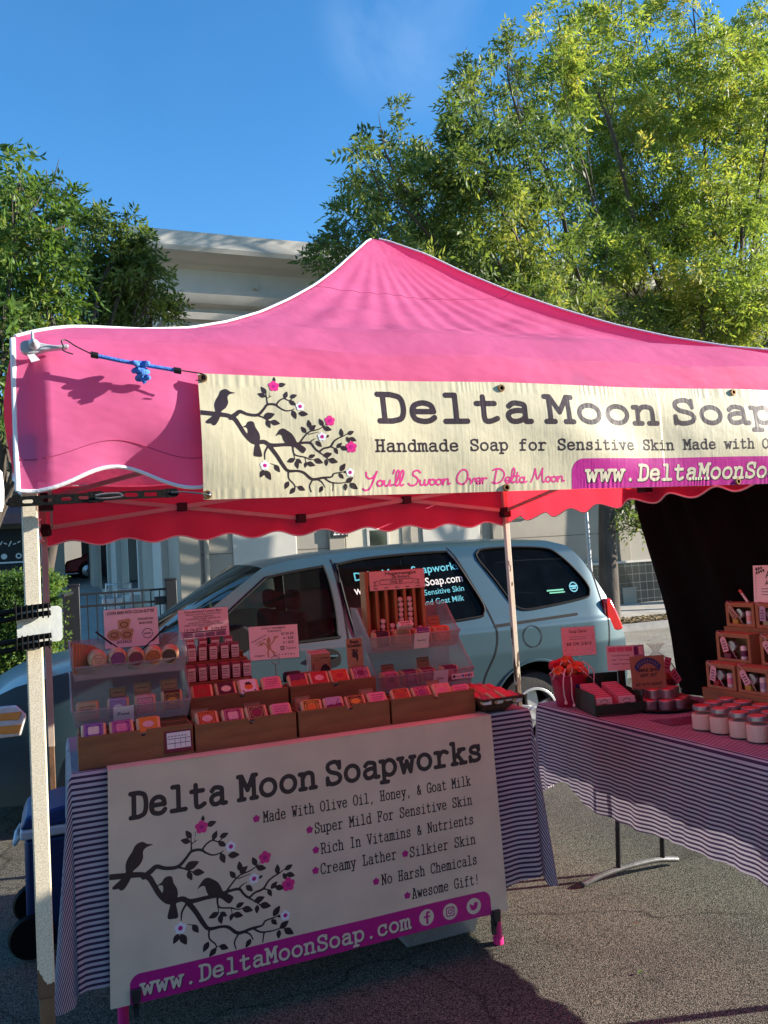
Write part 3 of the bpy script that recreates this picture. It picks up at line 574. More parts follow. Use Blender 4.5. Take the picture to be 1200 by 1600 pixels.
# iron gate and railing in front of the side entrance
gt = thing('iron_railing', 'black iron railing with a latched gate post in front of the pale side wall', 'railing', (1.1, 12.4, .2))
for x in (.32, 1.88):
    h = MB(); h.box(x - .09, x + .09, 12.31, 12.49, .2, 1.56); h.box(x - .1, x + .1, 12.3, 12.5, 1.562, 1.6); build('post', h, 'black_iron', gt, bev=.008)
for z in (1.42, 1.22, .36):
    h = MB(); h.box(.41, 1.79, 12.385, 12.415, z - .018, z + .018); build('rail', h, 'black_iron', gt, smooth=0)
for k in range(9):
    x = .53 + .145 * k; h = MB(); h.box(x - .009, x + .009, 12.391, 12.409, .3, 1.40); build('baluster', h, 'black_iron', gt, smooth=0)
h = MB(); h.add([(.3, 12.3, .2), (.14, 8.9, .2), (.14, 8.9, 1.25), (.3, 12.3, 1.5)], [(0, 1, 2, 3)]); h = MB()
for k in range(14):
    y = 12.2 - .2 * k; h.bar((.3 - .012 * k, y, .25), (.3 - .012 * k, y, 1.46), .018)
h.bar((.3, 12.3, 1.46), (.13, 9.5, 1.46), .04); h.bar((.3, 12.3, .3), (.13, 9.5, .3), .04)
build('side_panel', h, 'black_iron', gt, smooth=0)
h = MB(); h.box(1.6, 1.78, 12.36, 12.44, 1.16, 1.30); build('latch', h, 'black_iron', gt, bev=.01)
gm = thing('gas_meter', 'grey gas meter with pipes standing behind the iron railing', 'meter', (1.05, 14.6, .3))
h = MB(); h.box(.9, 1.2, 14.5, 14.7, .75, 1.15); h.box(.86, 1.24, 14.48, 14.72, 1.152, 1.3); build('meter_body', h, 'galv', gm, bev=.03)
h = MB(); h.tube([(.95, 14.6, 1.3), (.95, 14.6, 1.55), (1.4, 14.6, 1.55), (1.4, 14.6, .3)], .03); h.tube([(1.15, 14.6, 1.3), (1.15, 14.6, 1.45), (1.6, 14.6, 1.4), (1.6, 14.6, .3)], .03); build('pipe', h, 'galv', gm)
sp = tag(build('street_post', MB().tube([(10.0, 11.7, .12), (10.0, 11.7, 3.4)], .045, 12).lathe([(.09, .12), (.09, .2), (.045, .22)], 12, (10.0, 11.7, 0)), 'galv'), 'slim grey steel street post standing beside the tree trunk', 'post')

# ---- foliage
leafmat('leaf_bright', (.055, .105, .026), (.215, .300, .075), (.42, .40, .12), .5)
leafmat('leaf_deep', (.036, .070, .024), (.130, .195, .060), (.28, .30, .09), .46)
leafmat('leaf_left', (.022, .052, .015), (.10, .185, .045), (.26, .30, .08), .45)
pm('bark', (.045, .036, .028), .9, .35, 8, .9, 40, col2=(.10, .082, .065), stretch=(1, 1, .25))
def np_mesh(name, V, F, mat, parent):
    me = bpy.data.meshes.new(name); me.vertices.add(len(V)); me.vertices.foreach_set('co', V.astype(np.float32).ravel())
    me.loops.add(F.size); me.loops.foreach_set('vertex_index', F.astype(np.int32).ravel()); me.polygons.add(len(F))
    me.polygons.foreach_set('loop_start', np.arange(0, F.size, 4, dtype=np.int32)); me.polygons.foreach_set('loop_total', np.full(len(F), 4, dtype=np.int32))
    me.update(calc_edges=True); me.materials.append(M[mat]); o = bpy.data.objects.new(name, me); COL.objects.link(o); o.parent = parent
    return o
def unit(a): return a / (np.linalg.norm(a, axis=1, keepdims=True) + 1e-9)
def sprays(P, D, L, lw, pairs=4, droop=.35):
    """compound leaves: base points P, directions D, rachis length L; each a row of paired narrow leaflets"""
    n = len(P); D = unit(D); rnd = RNG.normal(size=(n, 3)); Sd = unit(np.cross(D, rnd)); out = []
    for k in range(2 * pairs + 1):
        j = k // 2; t = (j + .6) / (pairs + .3) if k < 2 * pairs else 1.0; sg = (1 if k % 2 else -1) if k < 2 * pairs else 0
        b = P + D * (L * t)[:, None] + np.array([0, 0, -1]) * (droop * L * t * t)[:, None]
        d = unit(D * (.55 if sg else 1) + Sd * sg * .8 + RNG.normal(size=(n, 3)) * .16 + np.array([0, 0, -.32]))
        ll = (L * RNG.uniform(.34, .46, n))[:, None]; wv = unit(np.cross(d, unit(np.cross(Sd, D)) + RNG.normal(size=(n, 3)) * .55)) * ll * lw
        m = b + d * ll * .45; out.append(np.stack([b, m + wv, b + d * ll, m - wv], axis=1))
    V = np.concatenate(out, axis=0).reshape(-1, 3)
    return V, np.arange(len(V)).reshape(-1, 4)
def clump_points(c, rx, ry, rz, n):
    q = unit(RNG.normal(size=(n, 3))); rad = RNG.uniform(.15, 1, n) ** .45; lump = 1 + .22 * np.sin(q[:, 0] * 5 + c[0]) * np.sin(q[:, 2] * 4 + c[1])
    return np.array(c) + q * (rad * lump)[:, None] * np.array([rx, ry, rz]), q
def tree(name, label, base, fork, r0, clumps, mat, leafL=.26, lw=.17, dens=150, seed=1, group=None, upward=.55):
    rd = random.Random(seed); root = thing(name, label, 'tree', base, group)
    tr = MB(); fk = Vector(fork); b = Vector(base)
    mid = b.lerp(fk, .5) + Vector((rd.uniform(-.1, .1), rd.uniform(-.1, .1), 0))
    path = [Vector(p) for p in cr([b, b.lerp(mid, .5), mid, fk], 5)]; k = len(path)
    tr.tube([b + Vector((0, 0, -.15))] + path, [r0 * 1.35] + [r0 * (1.18 - .45 * i / (k - 1)) for i in range(k)], 12)
    Vs = []; Fs = []; o = 0
    for (cx, cy, cz, rx, rz) in clumps:
        c = Vector((cx, cy, cz)); st = fk.lerp(b, rd.uniform(0, .25)); ctl = st.lerp(c, .5) + Vector((rd.uniform(-.3, .3), rd.uniform(-.3, .3), -.12 * (c - st).length * rd.uniform(.2, 1)))
        end = c + Vector((0, 0, rz * .5)); wob = lambda s_: Vector((rd.uniform(-s_, s_), rd.uniform(-s_, s_), rd.uniform(-s_, s_))); low = c - Vector((0, 0, rz * .3)); pth = [Vector(p) for p in cr([st, st.lerp(ctl, .5) + wob(.08), ctl, ctl.lerp(low, .35) + wob(.16), ctl.lerp(low, .7) + wob(.14), low + wob(.08), end + wob(.1)], 4)]; m = len(pth)
        ra = r0 * rd.uniform(.2, .42)
        if rd.random() < .42 or len(clumps) < 17: tr.tube(pth, [ra * (1 - .93 * i / (m - 1)) + .006 for i in range(m)], 6)
        for q in range(5):
            i = rd.randint(m // 2, m - 2); s2 = pth[i]; e2 = c + Vector((rd.uniform(-1, 1) * rx, rd.uniform(-1, 1) * rx, rd.uniform(-.5, .95) * rz)); md = s2.lerp(e2, .5) + Vector((0, 0, -.06))
            tr.tube([s2, md, e2], [.016, .010, .004], 5)
        n = int(dens * (rx * rx * rz) ** .66 * 2.2) + 25
        per = 9; nt = max(5, n // per); P, q = clump_points((cx, cy, cz), rx * 1.05, rx * 1.05, rz * 1.05, nt)   # tufts at the branch ends, leaves fanned out from each
        P = np.repeat(P, per, axis=0) + RNG.normal(size=(nt * per, 3)) * .045; q = np.repeat(q, per, axis=0)
        D = q * .45 + np.array([0, 0, upward * .35]) + RNG.normal(size=(nt * per, 3)) * .75
        V, F = sprays(P, D, RNG.uniform(.7, 1.35, nt * per) * leafL * 1.12, lw, droop=.5); Vs.append(V); Fs.append(F + o); o += len(V)
    build('trunk', tr, 'bark', root, smooth=60)
    np_mesh('crown', np.concatenate(Vs) - np.array(base), np.concatenate(Fs), mat, root)
    return root
def along(px, py, y):  # sight line through a photo pixel met with the upright plane at depth y: places crown masses in the street
    d = _f + (px - 600) / 1276.7 * _r2 - (py - 800) / 1276.7 * _u2; t = (y + 2.0146) / d.y
    return (0.0574 + t * d.x, y, 1.6 + t * d.z)
rt = random.Random(5)
def crown(spec, y0, y1, k):
    out = []
    for px, py, rx, rz in spec:
        y = rt.uniform(y0, y1); x, _, z = along(px, py, y); out.append((x, y, z, rx * k, rz * k))
    return out
left_lobe = [(520, 385, .45, .5), (545, 350, .5, .55), (575, 295, .45, .7), (600, 225, .38, .8), (585, 380, .6, .6), (625, 330, .7, .8), (640, 270, .5, .7), (660, 390, .8, .7), (690, 330, .8, .9), (665, 290, .6, .7), (720, 400, .9, .7), (740, 350, .8, .9), (720, 290, .7, .9),
             (705, 245, .55, .8), (740, 180, .45, 1.0), (735, 130, .3, .7), (765, 260, .8, 1.0), (790, 330, .9, .9), (780, 410, .9, .7), (830, 440, .9, .7), (800, 160, .5, 1.1), (795, 115, .3, .8), (830, 250, .9, 1.0), (860, 360, 1.0, .9), (880, 450, .8, .6), (650, 430, .6, .5), (760, 455, .7, .5), (830, 480, .7, .5), (610, 410, .5, .4), (930, 480, .6, .4), (560, 260, .25, .5)]
bright = [(870, 60, .5, 1.3), (865, 150, .8, 1.1), (925, 95, .6, 1.2), (900, 220, 1.0, 1.1), (970, 50, .55, 1.3), (960, 160, 1.0, 1.1), (930, 310, 1.1, 1.0), (1015, 60, .5, 1.3), (1010, 250, 1.1, 1.1), (1060, 130, 1.0, 1.2), (985, 360, 1.1, .9), (1085, 30, .6, 1.3), (1120, 110, 1.0, 1.2), (1075, 240, 1.1, 1.1), (1060, 350, 1.1, .9), (1140, 200, 1.1, 1.1), (1130, 310, 1.1, 1.0), (1190, 60, .9, 1.2), (1200, 180, 1.1, 1.1), (1190, 300, 1.1, 1.0), (1110, 385, .8, .6), (1170, 370, .8, .6), (950, 410, .8, .6), (1230, 250, 1.1, 1.2), (1250, 120, 1.1, 1.2), (1015, 420, .7, .5), (1030, 175, 1.0, 1.1), (905, 405, .8, .6), (1090, 435, .8, .5), (1150, 440, .8, .5), (1205, 430, .8, .6), (1040, 450, .6, .45), (1185, 480, .8, .5), (1110, 470, .7, .4)]
bright2 = [(x + rt.uniform(-45, 45), y + rt.uniform(-30, 50), a * .85, b * .85) for x, y, a, b in bright[::2] if y > 55]
tree('ash_tree', 'grey green ash tree with a dark trunk on the planting strip behind the van', (10.45, 11.8, .1), (10.9, 11.9, 4.6), .185, crown(left_lobe, 8.9, 11.8, .84) + crown([(985, 500, .5, .4), (995, 815, .18, .25), (985, 795, .15, .2)], 11.4, 11.9, 1.0), 'leaf_deep', .25, .165, 185, 3)
tree('ash_tree', 'tall bright yellow green ash tree filling the upper right', (15.2, 13.1, .2), (14.6, 13.2, 4.6), .2, crown(bright, 11.2, 14.5, .95) + crown(bright2, 12.2, 16.5, .95), 'leaf_bright', .27, .165, 172, 4)
tree('young_ash_tree', 'small sunlit yellow green tree low behind the right canopy edge', (14.6, 12.2, .1), (14.7, 12.2, 3.6), .08, crown([(1010, 500, .5, .5), (1050, 495, .6, .5), (1095, 490, .6, .6), (1140, 500, .7, .6), (1165, 470, .5, .6), (1195, 505, .7, .6), (1130, 535, .6, .4)], 11.6, 12.8, .95), 'leaf_bright', .25, .17, 200, 5)
tree('street_tree', 'leafy green street tree on the left with its crown above the canopy corner', (-.75, 9.9, 0), (-.8, 10.0, 2.6), .13, crown([(25, 300, .45, .6), (80, 290, .32, .55), (55, 340, .55, .55), (5, 360, .6, .6), (95, 375, .5, .5), (45, 410, .65, .6), (0, 450, .6, .6), (85, 450, .5, .5), (30, 500, .6, .5), (5, 570, .45, .5), (15, 640, .4, .5), (40, 590, .4, .5), (25, 710, .4, .5), (-40, 330, .6, .7), (-60, 450, .7, .7), (60, 480, .5, .4)], 9.0, 10.8, .8), 'leaf_left', .24, .17, 230, 6)
tree('dark_street_tree', 'darker rounded tree in front of the cornice of the building', (-.35, 11.75, .1), (.2, 11.8, 3.1), .12, crown([(150, 370, .45, .45), (185, 365, .45, .4), (215, 395, .4, .4), (135, 420, .5, .5), (175, 420, .55, .5), (215, 440, .5, .45), (245, 465, .3, .35), (125, 470, .5, .45), (165, 480, .55, .45), (205, 485, .5, .4), (240, 490, .35, .3), (110, 500, .5, .4)], 11.0, 12.4, .92), 'leaf_deep', .24, .17, 230, 7)
# clipped hedge on the left
hg = thing('clipped_hedge', 'clipped green hedge beside the pavement on the far left', 'hedge', (-.6, 10.3, 0))
n = 5200; P = RNG.uniform(size=(n, 3)); fc = RNG.integers(0, 3, n)
P[:, 0] = np.where(fc == 0, np.where(RNG.uniform(size=n) < .5, 0, 1), P[:, 0]); P[:, 1] = np.where(fc == 1, 0, P[:, 1]); P[:, 2] = np.where(fc == 2, 1, P[:, 2])
P = P * np.array([1.15, 1.6, 1.6]) + np.array([-1.12, 9.6, .06]) + RNG.normal(size=(n, 3)) * .045
V, F = sprays(P, RNG.normal(size=(n, 3)) + np.array([0, -.4, .4]), RNG.uniform(.08, .15, n), .3, 2, .2)
np_mesh('foliage', V - np.array((-.6, 10.3, 0)), F, 'leaf_left', hg)
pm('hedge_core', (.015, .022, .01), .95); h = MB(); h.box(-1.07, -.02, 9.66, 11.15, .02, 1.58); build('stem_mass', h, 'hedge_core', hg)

# the far side of the market behind the viewer, seen only as the dark tree band mirrored in the van windows; added also to hold back skylight
n = 9000; P = RNG.uniform(size=(n, 3)) * np.array([46, 4, 1]) + np.array([-30, -15, 0]); P[:, 2] = P[:, 2] ** .8 * (4.6 + 1.5 * np.sin(P[:, 0] * .7) + .9 * np.sin(P[:, 0] * 2.1)) + .3
V, F = sprays(P, RNG.normal(size=(n, 3)) + np.array([0, 0, .4]), RNG.uniform(.6, 1.1, n), .45, 2, .2)
root_ = np_mesh('tree_line', V, F, 'leaf_deep', None); struct(root_, 'stuff')

# ================================================================== the van
pm('van_paint', (.042, .086, .106), .34, .07, 2, .03, 120, spec=.45, coat=.3); M['van_paint'].node_tree.nodes['Principled BSDF'].inputs['Metallic'].default_value = .35
pm('black_trim', (.010, .010, .011), .65, .15, 40, .1, 90, spec=.12); pm('seat_cloth', (.10, .035, .035), .9, .2, 30, .3, 60); pm('interior', (.03, .03, .032), .8)
clearmat('van_glass', (.30, .34, .32), .10, .03); clearmat('van_privacy', (.045, .05, .06), .12, .04)
pm('decal_cyan', (.07, .40, .50), .5, .04); pm('decal_white', (.62, .62, .60), .5, .03); pm('decal_green', (.08, .45, .28), .5)
pm('lens_red', (.55, .012, .012), .12, .1, 30, .15, 25, coat=.8); pm('lens_amber', (.75, .30, .06), .15, .1, coat=.6); pm('lens_clear', (.62, .63, .62), .12, .12, 20, coat=.8)
VY = 4.63
def ys(x, z):
    y = float(np.interp(z, [.2, .35, .6, .85, 1.03, 1.07, 1.12, 1.3, 1.5, 1.62, 1.68, 1.72, 1.76], [3.75, 3.70, 3.665, 3.65, 3.668, 3.69, 3.705, 3.75, 3.80, 3.84, 3.89, 3.96, 4.08]))
    return y + .42 * max(0, .15 - x) ** 2 * (1.0) + .55 * max(0, x - 4.15) ** 2
van = thing('minivan', 'steel blue minivan with a business decal on its tinted side window', 'van', (1.95, VY, 0))
TOP = [(-.58, .25), (-.63, .48), (-.57, .70), (-.44, .87), (-.2, .975), (.2, 1.055), (.66, 1.11), (1.45, 1.63), (1.65, 1.672), (2.0, 1.705), (2.5, 1.73), (3.1, 1.745), (3.6, 1.742), (3.95, 1.718), (4.1, 1.665), (4.2, 1.54), (4.38, 1.22), (4.45, 1.03), (4.52, .86), (4.53, .5), (4.43, .26)]
A_ = Art(-.75, .15, 4.65, 1.85, .016)
A_.poly([(-.58, .25)] + TOP + [(4.43, .22), (-.55, .22)])
WQ = [(3.215, 1.60), (3.24, 1.655), (3.3, 1.675), (3.55, 1.678), (3.85, 1.655), (3.96, 1.61), (4.09, 1.48), (4.19, 1.34), (4.2, 1.26), (4.12, 1.215), (3.65, 1.168), (3.5, 1.18), (3.43, 1.25), (3.34, 1.40)]
WS = [(2.02, 1.58), (2.05, 1.625), (2.35, 1.66), (2.9, 1.672), (2.98, 1.64), (3.09, 1.43), (3.18, 1.24), (3.17, 1.165), (3.1, 1.14), (2.6, 1.115), (2.15, 1.105), (2.08, 1.13)]
WF = [(1.02, 1.20), (1.42, 1.52), (1.52, 1.565), (1.87, 1.61), (1.92, 1.59), (1.955, 1.35), (1.95, 1.12), (1.9, 1.09), (1.12, 1.08), (1.0, 1.10)]
ARC = ((3.58, .36), (.52, .36))
for wpoly in (WQ, WS, WF): A_.poly([tuple(p) for p in cr(wpoly, 4, True)], sub=True)
for cx, cz in ARC: A_.ell(cx, cz - .01, .415, .415, sub=True)
body = MB()
A_.mesh(lambda u, v: (u, ys(u, v), v), body); A_.mesh(lambda u, v: (u, 2 * VY - ys(u, v), v), body)
def across(i0, i1, bulge, mb, mi=0, nw=15, lift=0.):
    pts = TOP[i0:i1 + 1]; rows = []
    for k, (x, z) in enumerate(pts):
        a = pts[max(0, k - 1)]; b = pts[min(len(pts) - 1, k + 1)]; d = Vector((b[0] - a[0], b[1] - a[1])).normalized(); nx, nz = -d.y, d.x
        if z < .9 and x < 0: nx, nz = -1, .2
        y0 = ys(x, z); rows.append([(x + nx * (bulge * (1 - w_ * w_) + lift), y0 + (w_ + 1) / 2 * (2 * VY - 2 * y0), z + nz * (bulge * (1 - w_ * w_) + lift)) for w_ in np.linspace(-1, 1, nw)])
    mb.add([p for r in rows for p in r], [(j * nw + i, j * nw + i + 1, (j + 1) * nw + i + 1, (j + 1) * nw + i) for j in range(len(rows) - 1) for i in range(nw - 1)], mi)
across(0, 6, .05, body); across(7, 15, .035, body); across(16, 20, .03, body)
build('body', body, 'van_paint', van, smooth=40)
g = MB(); across(6, 7, .05, g); build('windscreen', g, 'van_glass', van, smooth=60)
g = MB(); across(15, 16, .03, g); build('rear_window', g, 'van_privacy', van, smooth=60)
def side_patch(poly, off, far=False, h=.02, smoothn=4, art=None):
    a = art
    if a is None:
        P = np.array(poly); a = Art(P[:, 0].min() - .03, P[:, 1].min() - .03, P[:, 0].max() + .03, P[:, 1].max() + .03, h); a.poly([tuple(p) for p in cr(poly, smoothn, True)] if smoothn else poly)
    m = MB(); a.mesh((lambda u, v: (u, 2 * VY - ys(u, v) + off, v)) if far else (lambda u, v: (u, ys(u, v) - off, v)), m)
    return m
for k, (nm, poly, mt) in enumerate((('window', WF, 'van_glass'), ('window', WS, 'van_privacy'), ('window', WQ, 'van_privacy'))):
    wo = build(nm, side_patch(poly, -.012), mt, van, smooth=60)
    build(nm, side_patch(poly, -.012, True), mt, van, smooth=60)
    P = [tuple(p) for p in cr(poly, 4, True)]; g = MB(); g.tube([(x, ys(x, z) - .001, z) for x, z in P], .011, 6, closed=True); build('gasket', g, 'black_trim', wo)
    if k == 1:
        d = MB(); fn = lambda a, b: (a, ys(a, b) + .004, b); sl_ = math.atan2(.035, .85)
        write(d, 'Delta Moon Soapworks', fn, 2.14, 1.49, .088, .010, fit=.89, rot=sl_); write(d, 'Handmade for Sensitive Skin', fn, 2.30, 1.325, .062, .003, fit=.74, rot=sl_); write(d, 'with Olive Oil and Goat Milk', fn, 2.30, 1.25, .062, .003, fit=.73, rot=sl_)
        build('decal_lettering', d, 'decal_cyan', wo, smooth=0)
        d = MB(); write(d, 'www.DeltaMoonSoap.com', fn, 2.13, 1.388, .088, .012, fit=.92, rot=math.atan2(.04, .9)); build('decal_lettering', d, 'decal_white', wo, smooth=0)
    if k == 2:
        a = Art(3.9, 1.2, 4.3, 1.4, .004); a.ell(4.06, 1.315, .042); a.ell(4.06, 1.315, .033, sub=True); a.stroke([(4.038, 1.322), (4.082, 1.322)], .008); a.stroke([(4.042, 1.304), (4.078, 1.304)], .006)
        d = MB(); a.mesh(lambda u, v: (u, ys(u, v) + .004, v), d); build('round_decal', d, 'decal_cyan', wo, smooth=0)
        a = Art(3.75, 1.2, 4.02, 1.4, .004); [a.stroke([(3.80 + .018 * i, 1.300), (3.809 + .018 * i, 1.301)], .0065) for i in range(9)]; [a.stroke([(3.82 + .015 * i, 1.28), (3.827 + .015 * i, 1.281)], .0055) for i in range(10)]
        d = MB(); a.mesh(lambda u, v: (u, ys(u, v) + .004, v), d); build('strip_decal', d, 'decal_green', wo, smooth=0)
def seam(pts, r=.0062): # panel gap drawn as a recessed dark line
    P = [tuple(p) for p in cr(pts, 6)]; a = Art(min(p[0] for p in P) - .03, min(p[1] for p in P) - .03, max(p[0] for p in P) + .03, max(p[1] for p in P) + .03, .008); a.stroke(P, r)
    return side_patch(None, .0025, art=a)
build('door_seam', seam([(1.985, 1.66), (2.02, 1.4), (2.03, 1.15), (2.02, .9), (1.98, .6), (1.9, .32)]), 'black_trim', van)
build('door_seam', seam([(2.99, 1.70), (3.10, 1.45), (3.22, 1.17), (3.255, 1.0), (3.215, .85), (3.12, .68), (3.07, .5), (3.06, .3)]), 'black_trim', van)
build('door_seam', seam([(1.0, 1.1), (.97, .9), (.98, .6), (1.02, .32)]), 'black_trim', van)
build('door_seam', seam([(4.27, 1.50), (4.31, 1.2), (4.33, 1.0), (4.3, .8)]), 'black_trim', van)
a = Art(3.2, 1.02, 4.1, 1.14, .008); a.stroke([(3.25, 1.062), (4.03, 1.094)], .011); build('door_track', side_patch(None, .003, art=a), 'black_trim', van)
a = Art(3.4, .85, 3.75, 1.1, .008); a.ell(3.57, .955, .088); a.ell(3.57, .955, .08, sub=True); fd = build('fuel_door', side_patch(None, .003, art=a), 'black_trim', van)
a = Art(.9, .5, 4.3, .62, .012); a.stroke([(1.05, .56), (3.1, .56)], .014); build('side_moulding', side_patch(None, .008, art=a), 'black_trim', van)
for cx, cz in ARC:
    g = MB(); n_ = 28; arc = [(cx + .415 * math.cos(t), cz - .01 + .415 * math.sin(t)) for t in np.linspace(R(-18), R(198), n_)]
    vs = [(x, ys(x, max(.2, z)), z) for x, z in arc] + [(x, ys(x, max(.2, z)) + .42, z) for x, z in arc]
    g.add(vs, [(i, i + 1, n_ + i + 1, n_ + i) for i in range(n_ - 1)]); g.add([vs[n_ + i] for i in range(n_)], [tuple(range(n_))]); build('wheel_well', g, 'black_trim', van)
    g = MB(); g.tube([(x, ys(x, max(.2, z)) - .002, z) for x, z in arc], .012, 6); build('arch_lip', g, 'van_paint', van)
    for far in (0, 1):
        yc = (3.80 if not far else 2 * VY - 3.80); sg = 1 if not far else -1
        wr = .335; g = MB(); prof = [(.205, -.095), (.25, -.105), (.31, -.10), (.328, -.075), (wr, -.05), (wr - .006, -.02), (wr, -.015), (wr, .05), (.325, .08), (.25, .1), (.205, .095)]
        g.lathe(prof, 44, (cx, yc, wr), axis='y', caps=False); wh = build('wheel', g, 'tyre', van, smooth=30)
        r_ = MB(); r_.lathe([(.19, .10), (.21, .098), (.212, .06), (.2, .03), (.19, .0)], 36, (cx, yc, wr), axis='y', caps=False); r_.lathe([(.0, .07), (.05, .075), (.062, .06), (.062, .02)], 24, (cx, yc, wr), axis='y')
        if far: r_ = MB(); r_.lathe([(0, .02), (.2, .02), (.207, .09)], 30, (cx, yc, wr), axis='y')
        else:
            for k in range(5):
                t = R(72 * k + 20); ct, st = math.cos(t), math.sin(t)
                poly = [(.04, -.055), (.19, -.042), (.195, .042), (.04, .055)]
                r_.prism(poly, lambda p, q, d: (cx + p * ct - q * st, yc - .05 - d + .02 * (p / .2), wr + p * st + q * ct), -.02, .02)
            r_.lathe([(0, -.03), (.19, -.03), (.19, -.035)], 30, (cx, yc, wr), mi=1, axis='y')
        build('rim', r_, ['alloy', 'black_trim'], wh, smooth=30, bev=.004)
tl = side_patch([(4.295, 1.185), (4.37, 1.20), (4.425, 1.1), (4.46, .99), (4.47, .93), (4.35, .93), (4.31, 1.0)], .012, h=.012); across_ = MB()
t2 = MB(); t2.prism([(4.30, 1.195), (4.37, 1.20), (4.44, 1.04), (4.475, .93), (4.32, .915), (4.30, 1.02)], lambda x, z, d: (x + .014, d, z), 3.690, 3.86); build('tail_light', t2, 'lens_red', van, bev=.02)
t2 = MB(); t2.prism([(4.33, .918), (4.47, .928), (4.475, .80), (4.35, .80)], lambda x, z, d: (x - .0, d, z), 3.71, 3.86); build('reversing_light', t2, 'lens_clear', van, bev=.02)
hl = MB(); hl.prism([(-.47, .70), (-.40, .86), (-.20, .865), (-.14, .80), (-.18, .67), (-.42, .655)], lambda x, z, d: (x, ys(x, z) + d, z), -.016, .03); ho = build('headlight', hl, 'lens_clear', van, bev=.012)
for z0, z1 in ((.69, .735), (.775, .815)):
    hl = MB(); hl.prism([(-.45, z0), (-.43, z1), (-.17, z1 + .01), (-.19, z0)], lambda x, z, d: (x, ys(x, z) + d, z), -.0205, -.017); build('amber_stripe', hl, 'lens_amber', ho, smooth=0)  # amber stripes laid across the headlight lens
mr = MB(); mr.prism([tuple(p) for p in cr([(1.02, 1.10), (1.04, 1.22), (1.12, 1.26), (1.24, 1.24), (1.28, 1.14), (1.22, 1.07), (1.08, 1.07)], 3, True)], lambda x, z, d: (x, d, z), 3.47, 3.60); mr.box(1.1, 1.2, 3.60, 3.72, 1.1, 1.16); build('wing_mirror', mr, 'black_trim', van, bev=.015)
hd = MB(); hd.prism([tuple(p) for p in cr([(1.72, .90), (1.70, .98), (1.76, 1.02), (1.88, 1.02), (1.95, .98), (1.94, .90), (1.84, .88)], 3, True)], lambda x, z, d: (x, ys(x, z) + d, z), -.004, .01); ho = build('door_handle', hd, 'black_trim', van, bev=.003)
hd = MB(); hd.tube([(1.73, ys(1.8, .97) - .012, .965), (1.82, ys(1.8, .97) - .03, .97), (1.92, ys(1.8, .97) - .012, .965)], .016, 8, flat=.6); build('pull', hd, 'van_paint', ho)
s_ = MB(); s_.box(4.5, 4.6, 3.95, 5.3, .42, .62); build('bumper', s_, 'van_paint', van, bev=.04)
for x0, yy in ((1.35, 3.98), (1.35, 4.72), (2.5, 3.98), (2.5, 4.72)):
    st = MB(); st.box(x0 + .35, x0 + .47, yy, yy + .5, .75, 1.28, T=None); st.box(x0, x0 + .45, yy, yy + .5, .62, .76); st.box(x0 + .38, x0 + .46, yy + .12, yy + .38, 1.29, 1.45); build('seat', st, 'seat_cloth', van, bev=.05)
fl = MB(); fl.box(.1, 4.3, 3.85, 5.4, .38, .42); build('cabin_floor', fl, 'interior', van, smooth=0)
fl = MB(); fl.box(.62, .95, 3.8, 5.45, .75, 1.06); build('dashboard', fl, 'interior', van, bev=.05)
sw = MB(); sw.tube([(1.15 + .05 * math.sin(t), 4.2 + .18 * math.cos(t), 1.0 + .17 * math.sin(t)) for t in np.linspace(0, 6.28, 25)[:-1]], .015, 6, closed=True); build('steering_wheel', sw, 'interior', van)
# ================================================================== the canopy
fabric('pink_fabric', (.94, .22, .48), (1.0, .085, .14), .56, .32, 6, 700, wrink=(1, 1, 1), crease=.35); fabric('pink_valance', (.92, .20, .45), (1.0, .035, .07), .42, .35, 4, 700, wrink=(1, 1, 2.2), crease=.15)
pm('white_binding', (.80, .78, .80), .6, .05, 30, .1, 120)
peelpaint('peeling_paint'); pm('frame_steel', (.42, .36, .28), .5, .12, 8, .1, 60); pm('black_plastic', (.012, .012, .013), .4, .2, 25, .1, 120); pm('bare_steel', (.13, .075, .04), .6, .3, 20, .2, 90); pm('bar_paint', (.50, .46, .40), .5, .1, 8)
fabric('valance_red_glow', (.88, .10, .22), (1.0, .03, .05), .58, .35, 4, 700, wrink=(1, 1, 2.2), crease=.15)  # same pink fabric, with the red glow under the roof put into its colour
W = 3.05; HT = ([0, .05, .1, .2, .3, .4, .5, .6, .7, .8, .9, .97, 1.0], [2.200, 2.222, 2.245, 2.288, 2.345, 2.42, 2.51, 2.617, 2.735, 2.87, 3.02, 3.128, 3.162])
def hz(t): return float(np.interp(t, HT[0], HT[1]))
cp = thing('market_canopy', 'pink pop up market canopy with white bound edges and peeling cream legs', 'canopy', (0, 0, 0))
def roof_pt(a, b):
    x, y = a * W, b * W; t = min(x, W - x, y, W - y) / (W / 2); d = abs(min(x, W - x) - min(y, W - y)) / (W / 2)  # d: distance from the hips
    z = hz(t) + .045 * math.exp(-((t - .15) / .14) ** 2) * min(1, d * 2.5) * min(1, t / .08) - .035 * math.sin(math.pi * max(0, (t - .42) / .58)) ** 2 * min(1, d * 2)
    z += .006 * math.sin(9 * x + 4 * y) * math.sin(7 * y - 2 * x) * min(1, d * 4) * (1 - t)
    right = 1 if x > W / 2 else .15
    z += .040 * right * math.exp(-d / .026) * min(1, t / .2) * min(1, (1 - t) / .12)
    z += .011 * min(1, d * 5) * min(1, t * 4) * (noise.fractal(Vector((x * 1.3 + y * .8, y * 4.2 - x * .9, .3)), .6, 2.1, 3) - .1 + .8 * abs(noise.noise(Vector((x * 2.1 + y, y * 6.5 - x * 1.6, 4.2))))) + (.004 * math.sin(math.atan2(y - W / 2, x - W / 2) * 46) * t * t * (1 - t) * 4)
    if t < .09: z -= .028 * (1 - t / .09) ** 2
    x -= .010 * max(0, 1 - x / .1)
    return (x, y, z)
